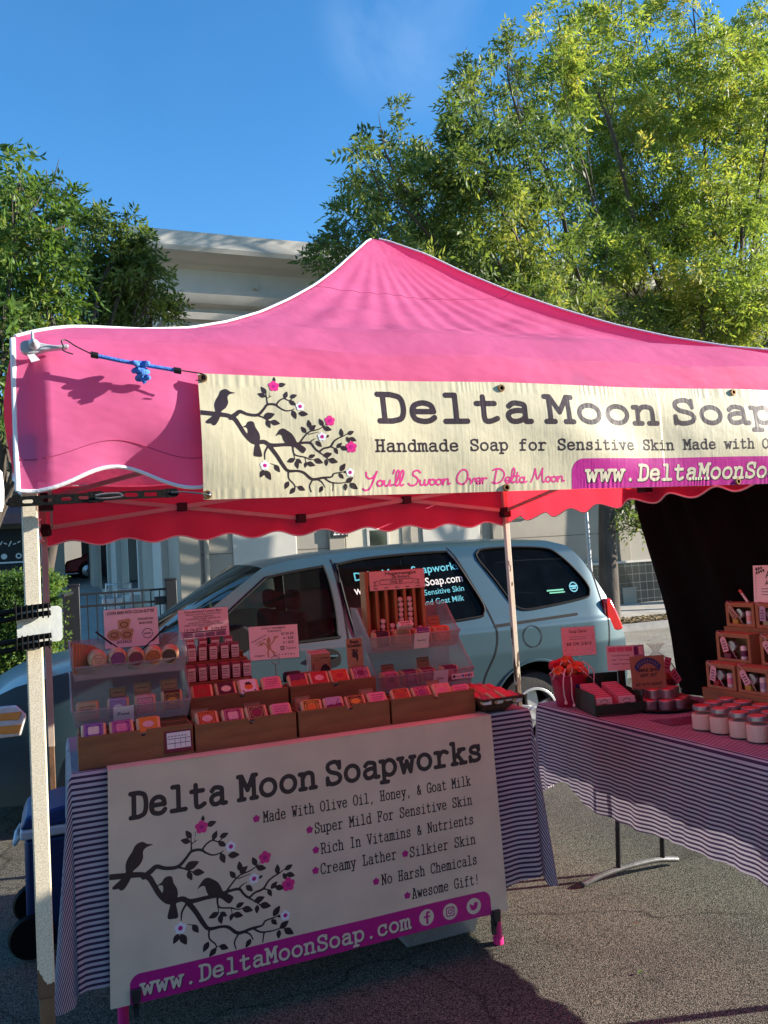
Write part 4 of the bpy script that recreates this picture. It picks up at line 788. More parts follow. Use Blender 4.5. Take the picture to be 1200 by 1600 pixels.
N_ = 251; gr = MB(); gr.grid(N_, N_, lambda u, v: roof_pt(u, v)); build('roof', gr, 'pink_fabric', cp, smooth=60)
hp = MB()
for sx, sy in ((0, 0), (1, 0), (0, 1), (1, 1)):
    pts = []
    for k in range(41):
        t = k / 40 * .985; x = W / 2 * t; pts.append(((x if not sx else W - x) - (.010 * max(0, 1 - x / .1) if not sx else 0), x if not sy else W - x, hz(t) + .003 - (.028 * (1 - t / .09) ** 2 if t < .09 else 0) + .040 * (1 if sx else .15) * min(1, t / .2) * min(1, (1 - t) / .12)))
    hp = MB(); hp.tube(pts, .0062, 8, flat=.7); build('hip_binding', hp, 'white_binding', cp)
def val_seam(zf, name, parent_fn=None):
    pts = [val_pt('front', k / 240 * W, zf) for k in range(241)]; gr = MB(); gr.tube([(x, y - .0006, z) for x, y, z in pts], .0009, 5); build(name, gr, 'seam_pink', cp)
def val_bottom(s, side):
    if side == 'front': return 1.815 + .028 * (1 - math.cos((s - .02) / .36 * 2 * math.pi)) if s < W - .02 else 1.815
    if side == 'back': return 1.840 + .017 * (1 - math.cos(s / .305 * 2 * math.pi)) - .02
    return 1.865 + .019 * (1 - math.cos(s / .305 * 2 * math.pi)) - .025
def val_pt(side, s, v):  # v 0 top .. 1 bottom
    zb = val_bottom(s, side); zt = 2.200 - .012
    if side in ('front', 'back'):
        x0 = min(s, W - s); zt = roof_pt(s / W, 0)[2]
    else: zt = roof_pt(0, s / W)[2]
    z = zt + (zb - zt) * v
    o = .016 * math.sin(math.pi * v) + .014 * v * v * math.sin(s / .36 * 2 * math.pi + .6) + .006 * math.sin(s * 23 + v * 4) * v + .030 * v * (1 - v) * math.sin(s * 5 + 1.2)
    if side == 'front': o *= 1 - .65 * min(1, max(0, (s - .34) / .1)) * min(1, max(0, (2.95 - s) / .1))
    if s < .04 or s > W - .04: o *= .3
    if side == 'front': return (s - .010 * max(0, 1 - s / .1), -.006 - o, z)
    if side == 'back': return (s - .010 * max(0, 1 - s / .1), W + .006 + o, z)
    if side == 'left': return (-.014 - o, s, z)
    return (W + .006 + o, s, z)
for side in ('front', 'back', 'left', 'right'):
    gr = MB(); gr.grid(181, 22, lambda u, v: val_pt(side, u * W, v)); vo = build('valance', gr, 'pink_valance' if side == 'front' else 'valance_red_glow', cp, smooth=60)
    gr = MB(); gr.tube([val_pt(side, k / 180 * W, 1.0) for k in range(181)], .005, 6); build('edge_binding', gr, 'white_binding', vo)
pm('seam_pink', (.35, .03, .10), .8); val_seam(.80, 'hem_seam')
for t_ in (.70,):
    gr = MB(); q = []
    for k in range(161):
        x = W / 2 * t_ + (W - W * t_) * k / 160; p = roof_pt(x / W, t_ / 2); q.append((p[0], p[1] - .0006, p[2] + .0006))
    gr.tube(q, .0010, 5); build('panel_seam', gr, 'seam_pink', cp)
for x, y in ((0, 0), (W, 0), (0, W), (W, W)):
    gr = MB(); ox = -.015 if x == 0 else .008; oy = -.008 if y == 0 else .008
    gr.tube([(x + ox, y + oy, 2.168 - .0185 * k) for k in range(20 if y == 0 else 17)], .0065, 8); build('corner_binding', gr, 'white_binding', cp)
for k, (x, y) in enumerate(((.008, .02), (W - .018, .018), (.004, W - .018), (W - .018, W - .018))):
    mt = 'peeling_paint' if k != 2 else 'frame_steel'
    bx = (0, 0, .0, .04)[k]
    gr = MB(); gr.bar((x, y, .70), (x, y, 2.16), .0345); lg = build('leg', gr, mt, cp, bev=.003)
    gr = MB(); gr.bar((x, y, .03), (x, y, .70), .031); build('inner_leg', gr, 'bare_steel', lg, bev=.003)
    gr = MB(); gr.box(x - .05, x + .05, y - .05, y + .05, .0, .008); gr.box(x - .024, x + .024, y - .024, y + .024, .0082, .06); build('foot', gr, 'frame_steel', lg, bev=.003)
    gr = MB(); sx = 1 if x < 1 else -1; sy = 1 if y < 1 else -1
    gr.box(x - .03, x + .03, y - .03, y + .03, 1.88, 1.95); gr.box(x + sx * .03 - .012, x + sx * .03 + .012, y - .02, y + .02, 1.885, 1.945); build('bracket', gr, 'black_plastic', cp, bev=.005)
def side_xy(side, s): return {'front': (s, .03), 'back': (s, W - .03), 'left': (.03, s), 'right': (W - .03, s)}[side]
for side in ('front', 'back', 'left', 'right'):
    for h0, h1 in ((.04, W / 2), (W / 2, W - .04)):
        for za, zb, off in ((1.93, 2.12, .0), (2.12, 1.93, .018)):
            a, b = side_xy(side, h0), side_xy(side, h1); o2 = (0, off) if side in ('front', 'back') else (off, 0)
            gr = MB(); gr.bar((a[0] + o2[0], a[1] + o2[1], za), (b[0] + o2[0], b[1] + o2[1], zb), .014, .024); build('truss_bar', gr, 'bar_paint', cp, smooth=0)
        m_ = side_xy(side, (h0 + h1) / 2); gr = MB(); gr.box(m_[0] - .03, m_[0] + .03, m_[1] - .022, m_[1] + .036, 2.0, 2.05); build('joint', gr, 'black_plastic', cp, bev=.004)
    m_ = side_xy(side, W / 2); gr = MB(); gr.box(m_[0] - .03, m_[0] + .03, m_[1] - .022, m_[1] + .036, 1.90, 1.955); gr.box(m_[0] - .03, m_[0] + .03, m_[1] - .022, m_[1] + .036, 2.09, 2.14); build('joint', gr, 'black_plastic', cp, bev=.004)
gr = MB(); gr.bar((W / 2, W / 2, 2.3), (W / 2, W / 2, 3.12), .03); build('peak_pole', gr, 'bar_paint', cp, bev=.003)
for sx, sy in ((.03, .03), (W - .03, .03), (.03, W - .03), (W - .03, W - .03)):
    gr = MB(); gr.bar((sx, sy, 2.10), (W / 2, W / 2, 2.34), .014, .024); build('truss_bar', gr, 'bar_paint', cp, smooth=0)

# black cloth hung along the right side
fabric('black_cloth', (.007, .006, .007), (.01, .004, .005), .004, .7, 5, 500, spec=.03)
def curtain_pt(u, v):
    z = 1.97 - v * 1.24; y1 = 1.757 + .13 * v + .012 * math.sin(v * 7); y = y1 + (-1.05 - y1) * u; x = 3.14 + .36 * v + .03 * math.sin(y * 13) * (.3 + v) + .014 * math.sin(y * 31 + v * 3)
    return (x, y, z)
gr = MB(); gr.grid(150, 40, curtain_pt); tag(build('black_curtain', gr, 'black_cloth', smooth=60), 'black cloth curtain hung along the right side behind the gift boxes', 'curtain')

# ------------------------------------------------------------------ the bird and blossom artwork, shared by both banners (points in a 1000 x 860 drawing)
BR = [[(0, 312, 28), (115, 325, 28), (190, 335, 26), (230, 358, 28), (255, 400, 26), (285, 455, 26), (320, 497, 26), (350, 510, 24), (398, 505, 26), (440, 527, 24), (520, 525, 20), (580, 525, 20), (640, 515, 15), (688, 518, 14), (710, 547, 12), (740, 575, 12), (770, 556, 11), (815, 545, 12), (840, 510, 10), (870, 490, 9), (900, 478, 7), (940, 455, 4)],
 [(205, 350, 26), (240, 325, 26), (265, 308, 22), (310, 326, 18), (370, 330, 18), (410, 292, 14), (435, 262, 14), (480, 262, 14), (510, 285, 10), (545, 303, 8), (580, 300, 7), (600, 290, 4)], [(490, 262, 10), (510, 236, 9), (540, 222, 8), (570, 235, 6), (602, 212, 4)], [(435, 262, 9), (432, 225, 7), (430, 188, 5)], [(432, 222, 5), (465, 205, 3)], [(450, 208, 4), (450, 160, 3)], [(360, 330, 10), (400, 345, 9), (430, 365, 6), (455, 376, 4)],
 [(425, 525, 26), (470, 590, 24), (510, 660, 22), (540, 695, 18), (600, 698, 14), (640, 712, 16), (690, 755, 17), (760, 748, 14), (815, 745, 10), (830, 725, 9), (870, 718, 7), (902, 714, 4)], [(770, 752, 10), (810, 780, 9), (870, 788, 7), (925, 782, 5)], [(540, 695, 10), (542, 745, 8), (575, 785, 7), (580, 812, 5)], [(578, 800, 5), (602, 800, 4)], [(695, 755, 9), (672, 798, 8), (682, 838, 6)], [(715, 755, 9), (750, 775, 8), (770, 812, 5)], [(826, 785, 8), (820, 838, 6)],
 [(420, 535, 12), (400, 575, 10), (398, 618, 6)], [(430, 645, 4), (455, 655, 4), (467, 674, 3)], [(575, 530, 12), (580, 580, 9), (600, 598, 8), (650, 610, 8), (680, 625, 6), (714, 628, 4)], [(580, 590, 6), (586, 622, 4)], [(650, 612, 5), (655, 645, 4)], [(620, 515, 10), (660, 465, 9), (690, 442, 8), (740, 430, 7), (770, 415, 5), (800, 392, 3)], [(680, 460, 6), (745, 446, 4)], [(685, 514, 9), (705, 497, 6), (728, 488, 3)], [(740, 578, 9), (775, 605, 7), (802, 632, 5)], [(815, 545, 8), (850, 560, 5)]]
LF = [(432, 192, 400, 143), (428, 210, 376, 190), (486, 115, 487, 76), (505, 137, 558, 124), (540, 222, 562, 173), (575, 215, 623, 198), (568, 238, 614, 268), (585, 300, 607, 361), (622, 320, 685, 329), (403, 347, 477, 323), (420, 365, 444, 418), (443, 374, 507, 388), (690, 422, 682, 363), (686, 432, 730, 400), (666, 452, 633, 407), (775, 410, 751, 356), (773, 418, 830, 436), (786, 482, 812, 470), (722, 505, 761, 546), (890, 482, 888, 424), (928, 466, 974, 446), (922, 482, 941, 526), (938, 490, 988, 512), (855, 555, 891, 521), (878, 550, 932, 569), (840, 552, 862, 598), (766, 606, 826, 591), (785, 625, 785, 675), (798, 628, 861, 651), (672, 612, 717, 596), (706, 625, 765, 652), (658, 645, 714, 668), (656, 640, 646, 681), (592, 620, 630, 650), (586, 620, 533, 638), (590, 632, 602, 686), (872, 710, 909, 658), (862, 724, 896, 761), (908, 786, 959, 753), (905, 790, 905, 842), (932, 792, 987, 834), (893, 712, 920, 722), (540, 762, 514, 813), (594, 798, 644, 826), (580, 805, 544, 846), (757, 802, 731, 846), (390, 683, 364, 734), (398, 688, 431, 753), (455, 652, 488, 704)]
BIRDS = [[(244, 187), (212, 178), (195, 165), (175, 164), (155, 177), (143, 205), (124, 236), (114, 270), (117, 312), (98, 338), (58, 372), (66, 386), (88, 386), (95, 396), (115, 394), (141, 350), (150, 312), (180, 286), (197, 252), (195, 215), (208, 198), (225, 192)],
 [(272, 409), (294, 396), (305, 377), (325, 370), (344, 379), (352, 410), (371, 446), (376, 480), (368, 515), (377, 560), (382, 598), (357, 600), (331, 592), (335, 550), (340, 515), (311, 500), (300, 465), (303, 432), (296, 412)], [(472, 470), (488, 442), (503, 424), (523, 419), (545, 431), (575, 455), (595, 490), (606, 512), (656, 549), (652, 572), (634, 583), (594, 546), (570, 538), (536, 521), (518, 491), (510, 464), (492, 459)]]
PF = [(481, 140, 34), (819, 373, 34), (951, 552, 37)]; WF2 = [(636, 275, 27), (764, 478, 27), (396, 657, 28), (938, 720, 26)]
pm('print_brown', (.035, .022, .026), .35, .12, 40); pm('print_pink', (.74, .03, .24), .35, .08, 40); pm('print_magenta', (.50, .012, .22), .38, .08, 30); pm('print_white', (.84, .84, .84), .4, .04); pm('print_cream', (.70, .64, .47), .4, .05)
def bird_art(F, fn, parent, h, clip=None):
    """F maps a drawing point to banner coordinates, fn maps banner coordinates (u, v, offset) to the cloth"""
    sc = abs(F(1000, 0)[0] - F(0, 0)[0]) / 1000; P0 = F(-5, 870); P1 = F(1000, 60)
    def art(): return Art(max(P0[0], 0.001), min(P0[1], P1[1]) if clip is None else clip, P1[0], max(P0[1], P1[1]), h)
    a = art()
    for br in BR: a.stroke([F(x, y) for x, y, w in br] if len(br) < 3 else [F(p[0], p[1]) for p in cr([(x, y) for x, y, w in br], 4)], [w * sc * .5 for x, y, w in br] if len(br) < 3 else [w * sc * .5 for (w,) in [(float(q[0]),) for q in cr([(w, 0) for x, y, w in br], 4)]])
    for x0, y0, x1, y1 in LF: a.leaf(F(x0, y0), F(x1, y1), .27)
    for b in BIRDS: a.poly([F(p[0], p[1]) for p in cr(b, 3, True)])
    m = MB(); a.mesh(lambda u, v: fn(u, v, .0004), m); build('bird_silhouettes', m, 'print_brown', parent, smooth=60)
    for cx, cy, r in PF:
        a = art(); c = F(cx, cy); a.flower(c[0], c[1], r * sc); m = MB(); a.mesh(lambda u, v: fn(u, v, .0007), m); fo = build('blossom', m, 'print_pink', parent, smooth=60)
        a = art(); a.flower(c[0], c[1], r * sc * .36, 270); m = MB(); a.mesh(lambda u, v: fn(u, v, .0010), m); build('blossom_centre', m, 'print_magenta', fo, smooth=60)
    for cx, cy, r in WF2:
        a = art(); c = F(cx, cy); a.flower(c[0], c[1], r * sc * 1.05); m = MB(); a.mesh(lambda u, v: fn(u, v, .0007), m); fo = build('blossom', m, 'print_white', parent, smooth=60)
        a = art(); a.ell(c[0], c[1], r * sc * .42); m = MB(); a.mesh(lambda u, v: fn(u, v, .0010), m); build('blossom_centre', m, 'print_magenta', fo, smooth=60)
def flat_art(a, fn, off): m = MB(); a.mesh(lambda u, v: fn(u, v, off), m); return m

# ------------------------------------------------------------------ long banner on the canopy front
def vinyl(name, col, rough):
    m, n, l, b = nmat(name); tc = n.new('ShaderNodeTexCoord'); b.inputs['Base Color'].default_value = c4(col); b.inputs['Roughness'].default_value = rough; b.inputs['Specular IOR Level'].default_value = .28
    mp = n.new('ShaderNodeMapping'); mp.inputs['Scale'].default_value = (1, 1, .08); l.new(tc.outputs['Object'], mp.inputs[0])
    nz = n.new('ShaderNodeTexNoise'); nz.inputs['Scale'].default_value = 130; nz.inputs['Detail'].default_value = 3; l.new(mp.outputs[0], nz.inputs['Vector'])
    n2 = n.new('ShaderNodeTexNoise'); n2.inputs['Scale'].default_value = 11; n2.inputs['Detail'].default_value = 3; l.new(tc.outputs['Object'], n2.inputs['Vector'])
    ad = n.new('ShaderNodeMath'); ad.operation = 'MULTIPLY_ADD'; ad.inputs[1].default_value = .16; l.new(nz.outputs['Fac'], ad.inputs[0]); l.new(n2.outputs['Fac'], ad.inputs[2])
    bp = n.new('ShaderNodeBump'); bp.inputs['Strength'].default_value = .30; bp.inputs['Distance'].default_value = .010; l.new(ad.outputs[0], bp.inputs['Height']); l.new(bp.outputs[0], b.inputs['Normal'])
    rr = n.new('ShaderNodeValToRGB'); rr.color_ramp.elements[0].color = c4([x * .93 for x in col]); rr.color_ramp.elements[1].color = c4(col); l.new(n2.outputs['Fac'], rr.inputs[0]); l.new(rr.outputs[0], b.inputs['Base Color']); M[name] = m
vinyl('banner_vinyl', (.64, .58, .39), .47); vinyl('banner_brown', (.035, .020, .026), .38); vinyl('banner_magenta', (.48, .012, .25), .40); vinyl('banner_cream', (.70, .64, .46), .40); vinyl('banner_pink', (.72, .05, .25), .40)
BX0, BZ0, BW, BH = .395, 1.783, 2.44, .310
def ban(u, v, off=0.):
    x = BX0 + u; e = min(v, BH - v) / BH
    bul = .018 + .012 * math.sin(math.pi * v / BH) + .004 * math.sin(u * 7.3 + 2 * v) + .003 * math.sin(u * 17 + 9 * v) * (.3 + e) + .0006 * math.sin(u * 330 + 9 * math.sin(u * 17) + 4 * math.sin(u * 41)) * (1 if (v > BH - .032 or v < .028) else .1) * (.5 + .5 * math.sin(u * 23) * math.sin(u * 7)) + .003 * math.sin(11 * (u + 1.3 * v)) * math.sin(math.pi * v / BH)
    if u > 1.4: bul += .006 * math.sin((u - 1.4) * 9 - 7 * v) * math.sin(math.pi * v / BH)
    sag = .004 * math.sin(math.pi * ((u - .845) / .85 % 1.0)) * (v / BH)
    return (x, -.012 - bul - off, BZ0 + v - sag)
bn = thing('canopy_banner', 'long cream vinyl shop banner tied across the canopy front', 'banner', (BX0 + BW / 2, -.05, BZ0))
gr = MB(); gr.grid(610, 78, lambda u, v: ban(u * BW, v * BH)); build('banner_sheet', gr, 'banner_vinyl', bn, smooth=60)
FB = lambda x, y: ((.383 - .0004 * 0 + x * .000415) - BX0, (2.1175 - y * .000392 + x * .0000145 * .6) - BZ0)
bird_art(FB, ban, bn, .0016, .004)
def art(): return Art(0, .002, BW, BH, .002)
for tx, xa, xb in (('Delta', .846, 1.326), ('Moon', 1.368, 1.782), ('Soapworks', 1.834, 2.765)):
    a = art(); typed(a, tx, xa - BX0 + .006, 1.980 - BZ0, .074, xb - BX0 + .004, .105); build('title_lettering', flat_art(a, ban, .0004), 'banner_brown', bn, smooth=60)
a = Art(.40, .08, BW, .17, .0014); typed(a, 'Handmade Soap for Sensitive Skin Made with Olive Oil', .845 - BX0, 1.898 - BZ0, .030, 2.462 - BX0, .085); build('strapline_lettering', flat_art(a, ban, .0004), 'banner_brown', bn, smooth=60)
a = Art(.38, .0, 1.1, .1, .0014); script(a, "You'll Swoon Over Delta Moon", .80 - BX0 + .01, 1.806 - BZ0, .040, 1.426 - BX0, .062); build('script_lettering', flat_art(a, ban, .0004), 'banner_pink', bn, smooth=60)
a = Art(1.0, .0005, BW - .001, .12, .0025); a.rrect(1.452 - BX0, -.1, BW + .2, 1.872 - BZ0, .04); mg = build('magenta_panel', flat_art(a, ban, .0003), 'banner_magenta', bn, smooth=60)
def bans(u, v, off=0.): return ban(u + .003, v - .003, off)
a = Art(1.05, .0, BW, .12, .0016); typed(a, 'www.DeltaMoonSoap.com', 1.497 - BX0, 1.8055 - BZ0, .045, 2.485 - BX0, .10, .12); build('lettering_shadow', flat_art(a, bans, .0006), 'banner_brown', mg, smooth=60); build('lettering', flat_art(a, ban, .0009), 'banner_cream', mg, smooth=60)
pm('brass', (.45, .25, .12), .3, .15, 40, metal=.9)
for u, v in ((.012, .298), (.010, .012), (.846, .292), (.84, .010), (1.70, .298), (1.69, .010)):
    gr = MB(); p = ban(u, v, .002); gr.lathe([(.0045, -.001), (.006, .003), (.0095, .003), (.011, -.001)], 20, p, axis='y', caps=False); gr.lathe([(0, .0004), (.0046, .0004)], 16, p, mi=1, axis='y'); build('grommet', gr, ['brass', 'banner_magenta'], bn)

# bungee cord, clamp, strap, card holder on the left corner
pm('rope_blue', (.03, .12, .48), .7, .5, 120, .6, 300, col2=(.07, .26, .72)); pm('clamp_grey', (.40, .41, .44), .4, .08, 20, coat=.3); pm('white_tag', (.75, .75, .76), .6, .04); pm('rubber', (.004, .004, .004), .65, .2, 40, .2, 150, spec=.15); pm('steel', (.55, .56, .58), .25, .1, 30, metal=.95); pm('holder_white', (.66, .68, .62), .45, .06, 9, .1, 60)
cl = thing('spring_clamp', 'grey plastic tarpaulin clamp with a white tag pinned to the left canopy corner', 'clamp', (.03, -.03, 2.12))
gr = MB(); gr.prism([tuple(p) for p in cr([(.002, 2.130), (.004, 2.146), (.018, 2.152), (.034, 2.150), (.05, 2.146), (.075, 2.143), (.100, 2.146), (.101, 2.139), (.075, 2.135), (.05, 2.130), (.03, 2.122), (.012, 2.122)], 4, True)], lambda x, z, d: (x, d, z), -.055, -.030); build('clamp_body', gr, 'clamp_grey', cl, bev=.004)
gr = MB(); gr.lathe([(.013, 0), (.011, .012), (.004, .030), (.0, .034)], 20, (.030, -.056, 2.141), axis='y'); gr.lathe([(.0035, 0), (.003, .02), (0, .022)], 12, (.028, -.06, 2.15)); build('wing_nut', gr, 'clamp_grey', cl, bev=.001)
gr = MB(); gr.prism([(.012, 2.126), (.028, 2.124), (.042, 2.108), (.024, 2.102)], lambda x, z, d: (x, d, z), -.052, -.0508); build('label_tag', gr, 'white_tag', cl, smooth=0)
bc = thing('bungee_cord', 'knotted blue bungee cord hooked between the grey clamp and the banner', 'cord', (.25, -.07, 2.08))
pa, pb = Vector((.150, -.062, 2.122)), Vector((.352, -.058, 2.090)); gr = MB(); gr.tube([pa, pa.lerp(pb, .33) + Vector((0, 0, -.002)), pb], .0048, 10); build('rope', gr, 'rope_blue', bc)
kc = pa.lerp(pb, .54) + Vector((0, 0, -.004)); gr = MB()
gr.tube([tuple(kc + Vector((.016 * math.sin(2 * t), .009 * math.cos(3 * t), .012 * math.cos(t) - .004))) for t in np.linspace(0, 6.28, 40)[:-1]], .0055, 10, closed=True)
gr.tube([tuple(kc + Vector((.013 * math.sin(2 * t) + .004, .008 * math.sin(3 * t), -.022 + .011 * math.cos(t)))) for t in np.linspace(0, 6.28, 40)[:-1]], .005, 10, closed=True)
gr.tube([kc + Vector((0, 0, -.025)), kc + Vector((.008, -.004, -.042))], .005, 8); build('knot', gr, 'rope_blue', bc)
gr = MB(); gr.tube([tuple(p) for p in cr([(.092, -.062, 2.139), (.088, -.070, 2.148), (.098, -.066, 2.152), (.120, -.062, 2.139), (.150, -.062, 2.124)], 6)], .0016, 6); gr.tube([tuple(p) for p in cr([(.092, -.062, 2.139), (.090, -.064, 2.130), (.098, -.064, 2.125), (.112, -.062, 2.121)], 5)], .0016, 6); build('wire_hook', gr, 'black_iron', bc)
gr = MB(); gr.tube([tuple(p) for p in cr([(.352, -.058, 2.092), (.38, -.060, 2.088), (.402, -.062, 2.084), (.408, -.060, 2.078), (.402, -.058, 2.074)], 5)], .0016, 6); gr.tube([(.402, -.06, 2.068), (.385, -.06, 2.069)], .0014, 6); build('wire_hook', gr, 'black_iron', bc)
for q in (0.04, .96):
    gr = MB(); c0 = pa.lerp(pb, q); dd = (pb - pa).normalized()
    for k in range(5): gr.tube([tuple(c0 + dd * (.0034 * k - .007) + Vector((0, .0062 * math.cos(t), .0062 * math.sin(t)))) for t in np.linspace(0, 6.28, 14)[:-1]], .0018, 6, closed=True)
    build('wire_coil', gr, 'black_iron', bc)
st = thing('rubber_strap', 'black slotted rubber strap pulling the banner corner towards the left leg', 'strap', (.18, -.03, 1.79))
a = Art(-.04, 1.76, .34, 1.83, .0012); a.stroke([(-.024, 1.789), (.10, 1.793), (.148, 1.795)], .0112); a.stroke([(.148, 1.795), (.19, 1.797), (.322, 1.800)], .0092); a.stroke([(.136, 1.795), (.158, 1.796)], .0130); a.stroke([(.306, 1.800), (.325, 1.801)], .0105)
for x in (-.005, .036, .075, .112): a.stroke([(x, 1.7895 + .035 * (x + .01)), (x + .018, 1.790 + .035 * (x + .01))], .0042) if False else a.rrect(x, 1.785 + .045 * (x + .01), x + .022, 1.7935 + .045 * (x + .01), .004, sub=True)
for x in (.212, .256): a.rrect(x, 1.7935, x + .030, 1.8035, .0045, sub=True)
gr = MB(); a.mesh(lambda u, v: (u, -.045, v), gr); build('strap_band', gr, 'rubber', st, solid=.006, bev=.0008)
gr = MB(); gr.tube([tuple(p) for p in cr([(.318, -.046, 1.801), (.34, -.05, 1.802), (.352, -.05, 1.801)], 4)], .002, 6); gr.tube([tuple(p) for p in cr([(.352, -.05, 1.801), (.385, -.055, 1.796), (.405, -.055, 1.792), (.408, -.05, 1.799)], 4)], .0022, 6); build('steel_hook', gr, 'steel', st)
gr = MB(); gr.tube([tuple(p) for p in cr([(.148, -.052, 1.798), (.17, -.054, 1.801), (.20, -.054, 1.801), (.204, -.054, 1.794), (.17, -.054, 1.790), (.148, -.052, 1.792)], 4)], .0022, 6); build('steel_link', gr, 'steel', st)
gr = MB(); gr.tube([tuple(p) for p in cr([(-.026, -.04, 1.789), (-.032, -.015, 1.789), (-.026, .03, 1.789), (.04, .045, 1.789)], 4)], .0085, 8, flat=.4); build('strap_end', gr, 'rubber', st)
ch = thing('card_holder', 'rounded white plastic plate strapped to the peeling front leg', 'plate', (.02, -.02, 1.46))
gr = MB(); a = Art(-.03, 1.46, .09, 1.57, .0015); a.rrect(-.026, 1.474, .068, 1.553, .010); a.mesh(lambda u, v: (u, -.012, v), gr); build('plate', gr, 'holder_white', ch, solid=.01, bev=.002)
for z in (1.545, 1.478):
    gr = MB(); pts = [tuple(p) for p in cr([(.045, -.027, z + .003), (.0, -.028, z), (-.03, -.024, z - .004), (-.06, -.01, z - .008), (-.10, .02, z - .012)], 6)]
    gr.tube([(x, y, q + .0085) for x, y, q in pts], .0080, 8, flat=.8); gr.tube([(x, y, q - .0085) for x, y, q in pts], .0080, 8, flat=.8)
    for k in range(7): x = .038 - .011 * k; gr.box(x, x + .0035, -.0375, -.0275, z - .016, z + .016)
    build('toothed_strap', gr, 'rubber', ch, bev=.001)

# neighbouring stall, only its edge shows on the left
pm('neighbour_white', (.76, .74, .68), .6, .05)
nb = thing('neighbour_pole', 'thin brown pole with a white sleeve at the far left edge', 'pole', (-.052, -.2, 0))
gr = MB(); gr.bar((-.16, -.2, .0), (-.052, -.2, 1.76), .010); build('pole', gr, 'frame_steel', nb, bev=.002)
gr = MB(); gr.lathe([(.012, 1.755), (.016, 1.77), (.017, 1.80), (.015, 1.835), (.006, 1.845), (0, 1.846)], 18, (-.0500, -.2, 0)); build('sleeve', gr, 'neighbour_white', nb)

# ================================================================== tables and cloths
stripes('navy_stripe', (.56, .52, .55), (.060, .040, .085), .0190, .48); stripes('fine_stripe', (.54, .50, .54), (.070, .045, .095), .0185, .50)
pm('table_top', (.55, .54, .50), .5, .05, 8); pm('pink_leg', (.72, .02, .20), .4, .08, 12, coat=.3); pm('dark_steel', (.02, .02, .022), .4, .15, 30); pm('grey_steel', (.17, .17, .17), .45, .2, 20, .1, 60, metal=.5)
def cloth(name, x0, x1, y0, y1, z, drop, axis, seed, label, hem, cat='tablecloth', mat='navy_stripe', cornerflare=.16, tip=1.06, amp=1.0, flare0=.07):
    """square cloth laid on a rectangular top: flat sheet, then a skirt that folds at the corners; the pattern follows the flat cloth"""
    rd = random.Random(seed); ph = [rd.uniform(0, 6.28) for _ in range(6)]; per = []; r0 = .012
    cs = [((x0, y0), 180), ((x1, y0), 270), ((x1, y1), 0), ((x0, y1), 90)]
    per = []
    for k, ((cx, cy), a0) in enumerate(cs):
        for t in np.linspace(0, 90, 22): per.append((cx, cy, R(a0 + t), 1, t))
        nx, ny = cs[(k + 1) % 4][0]; L = math.hypot(nx - cx, ny - cy); m = max(2, int(L / .02))
        for i in range(1, m): per.append((cx + (nx - cx) * i / m, cy + (ny - cy) * i / m, R(a0 + 90), 0, i / m))
    nd = 26; vs = []; uv = []; s = 0; prev = None
    for (bx, by, ang, corner, t) in per:
        if prev: s += math.hypot(bx - prev[0], by - prev[1])
        prev = (bx, by); ca, sa = math.cos(ang), math.sin(ang)
        for j in range(nd):
            if corner:
                tt = R(t); Lm = drop / max(math.cos(tt), math.sin(tt)); Lm = min(Lm, drop * tip)
            else: Lm = drop
            lim = hem(bx, by, ang)
            d = Lm * j / (nd - 1) * lim
            fold = (.5 + .5 * math.sin(s * 17 + ph[0])) * .028 + .012 * math.sin(s * 41 + ph[1]) + .010 * math.sin(s * 7 + ph[2])
            am = amp if (corner or not (math.sin(ang) < -.9 and .21 < bx < 1.70 and by < 1.2)) else min(amp, .2)
            r = r0 * min(1, d / .03) + am * abs(fold) * (d / drop) ** 1.3
            if corner: r += (cornerflare if abs(bx - x0) > .01 or abs(by - y0) > .01 else flare0) * d * (math.sin(2 * R(t)) ** 1.5) + .03 * d * math.sin(6 * R(t) + ph[3])
            zz = z + .0025 - max(0, math.sqrt(max(0, d * d - r * r * .8)))
            if d < .02: zz = z + .0025 - d * d / .04
            vs.append((bx + ca * r, by + sa * r, max(.012, zz)))
            U, V = bx + ca * d, by + sa * d; uv.append((U, V) if axis == 'x' else (V, U))
    n = len(per); mb = MB(); F = [(i * nd + j, i * nd + j + 1, ((i + 1) % n) * nd + j + 1, ((i + 1) % n) * nd + j) for i in range(n) for j in range(nd - 1)]
    mb.add(vs, F)
    nxg, nyg = max(4, int((x1 - x0) / .04)), max(4, int((y1 - y0) / .04)); o = []
    for j in range(nyg + 1):
        for i in range(nxg + 1):
            X = x0 + (x1 - x0) * i / nxg; Y = y0 + (y1 - y0) * j / nyg; e = min(X - x0, x1 - X, Y - y0, y1 - Y)
            o.append((X, Y, z + .0025 + (.0012 * math.sin(X * 23) * math.sin(Y * 19) if e > .01 else 0))); uv.append((X, Y) if axis == 'x' else (Y, X))
    mb.add(o, [(j * (nxg + 1) + i, j * (nxg + 1) + i + 1, (j + 1) * (nxg + 1) + i + 1, (j + 1) * (nxg + 1) + i) for j in range(nyg) for i in range(nxg)])
    return tag(build(name, mb, mat, smooth=70, uv=uv), label, cat)
T1 = (.085, 1.900, 1.046, 1.77, .95); T2 = (2.565, 3.325, -.40, 2.03, .76)
t1 = thing('folding_table', 'raised folding table with pink legs under the front striped cloth', 'table', (.98, 1.4, 0))
gr = MB(); gr.box(T1[0] + .005, T1[1] - .005, T1[2] + .005, T1[3] - .005, .91, .948); build('tabletop', gr, 'table_top', t1, bev=.006)
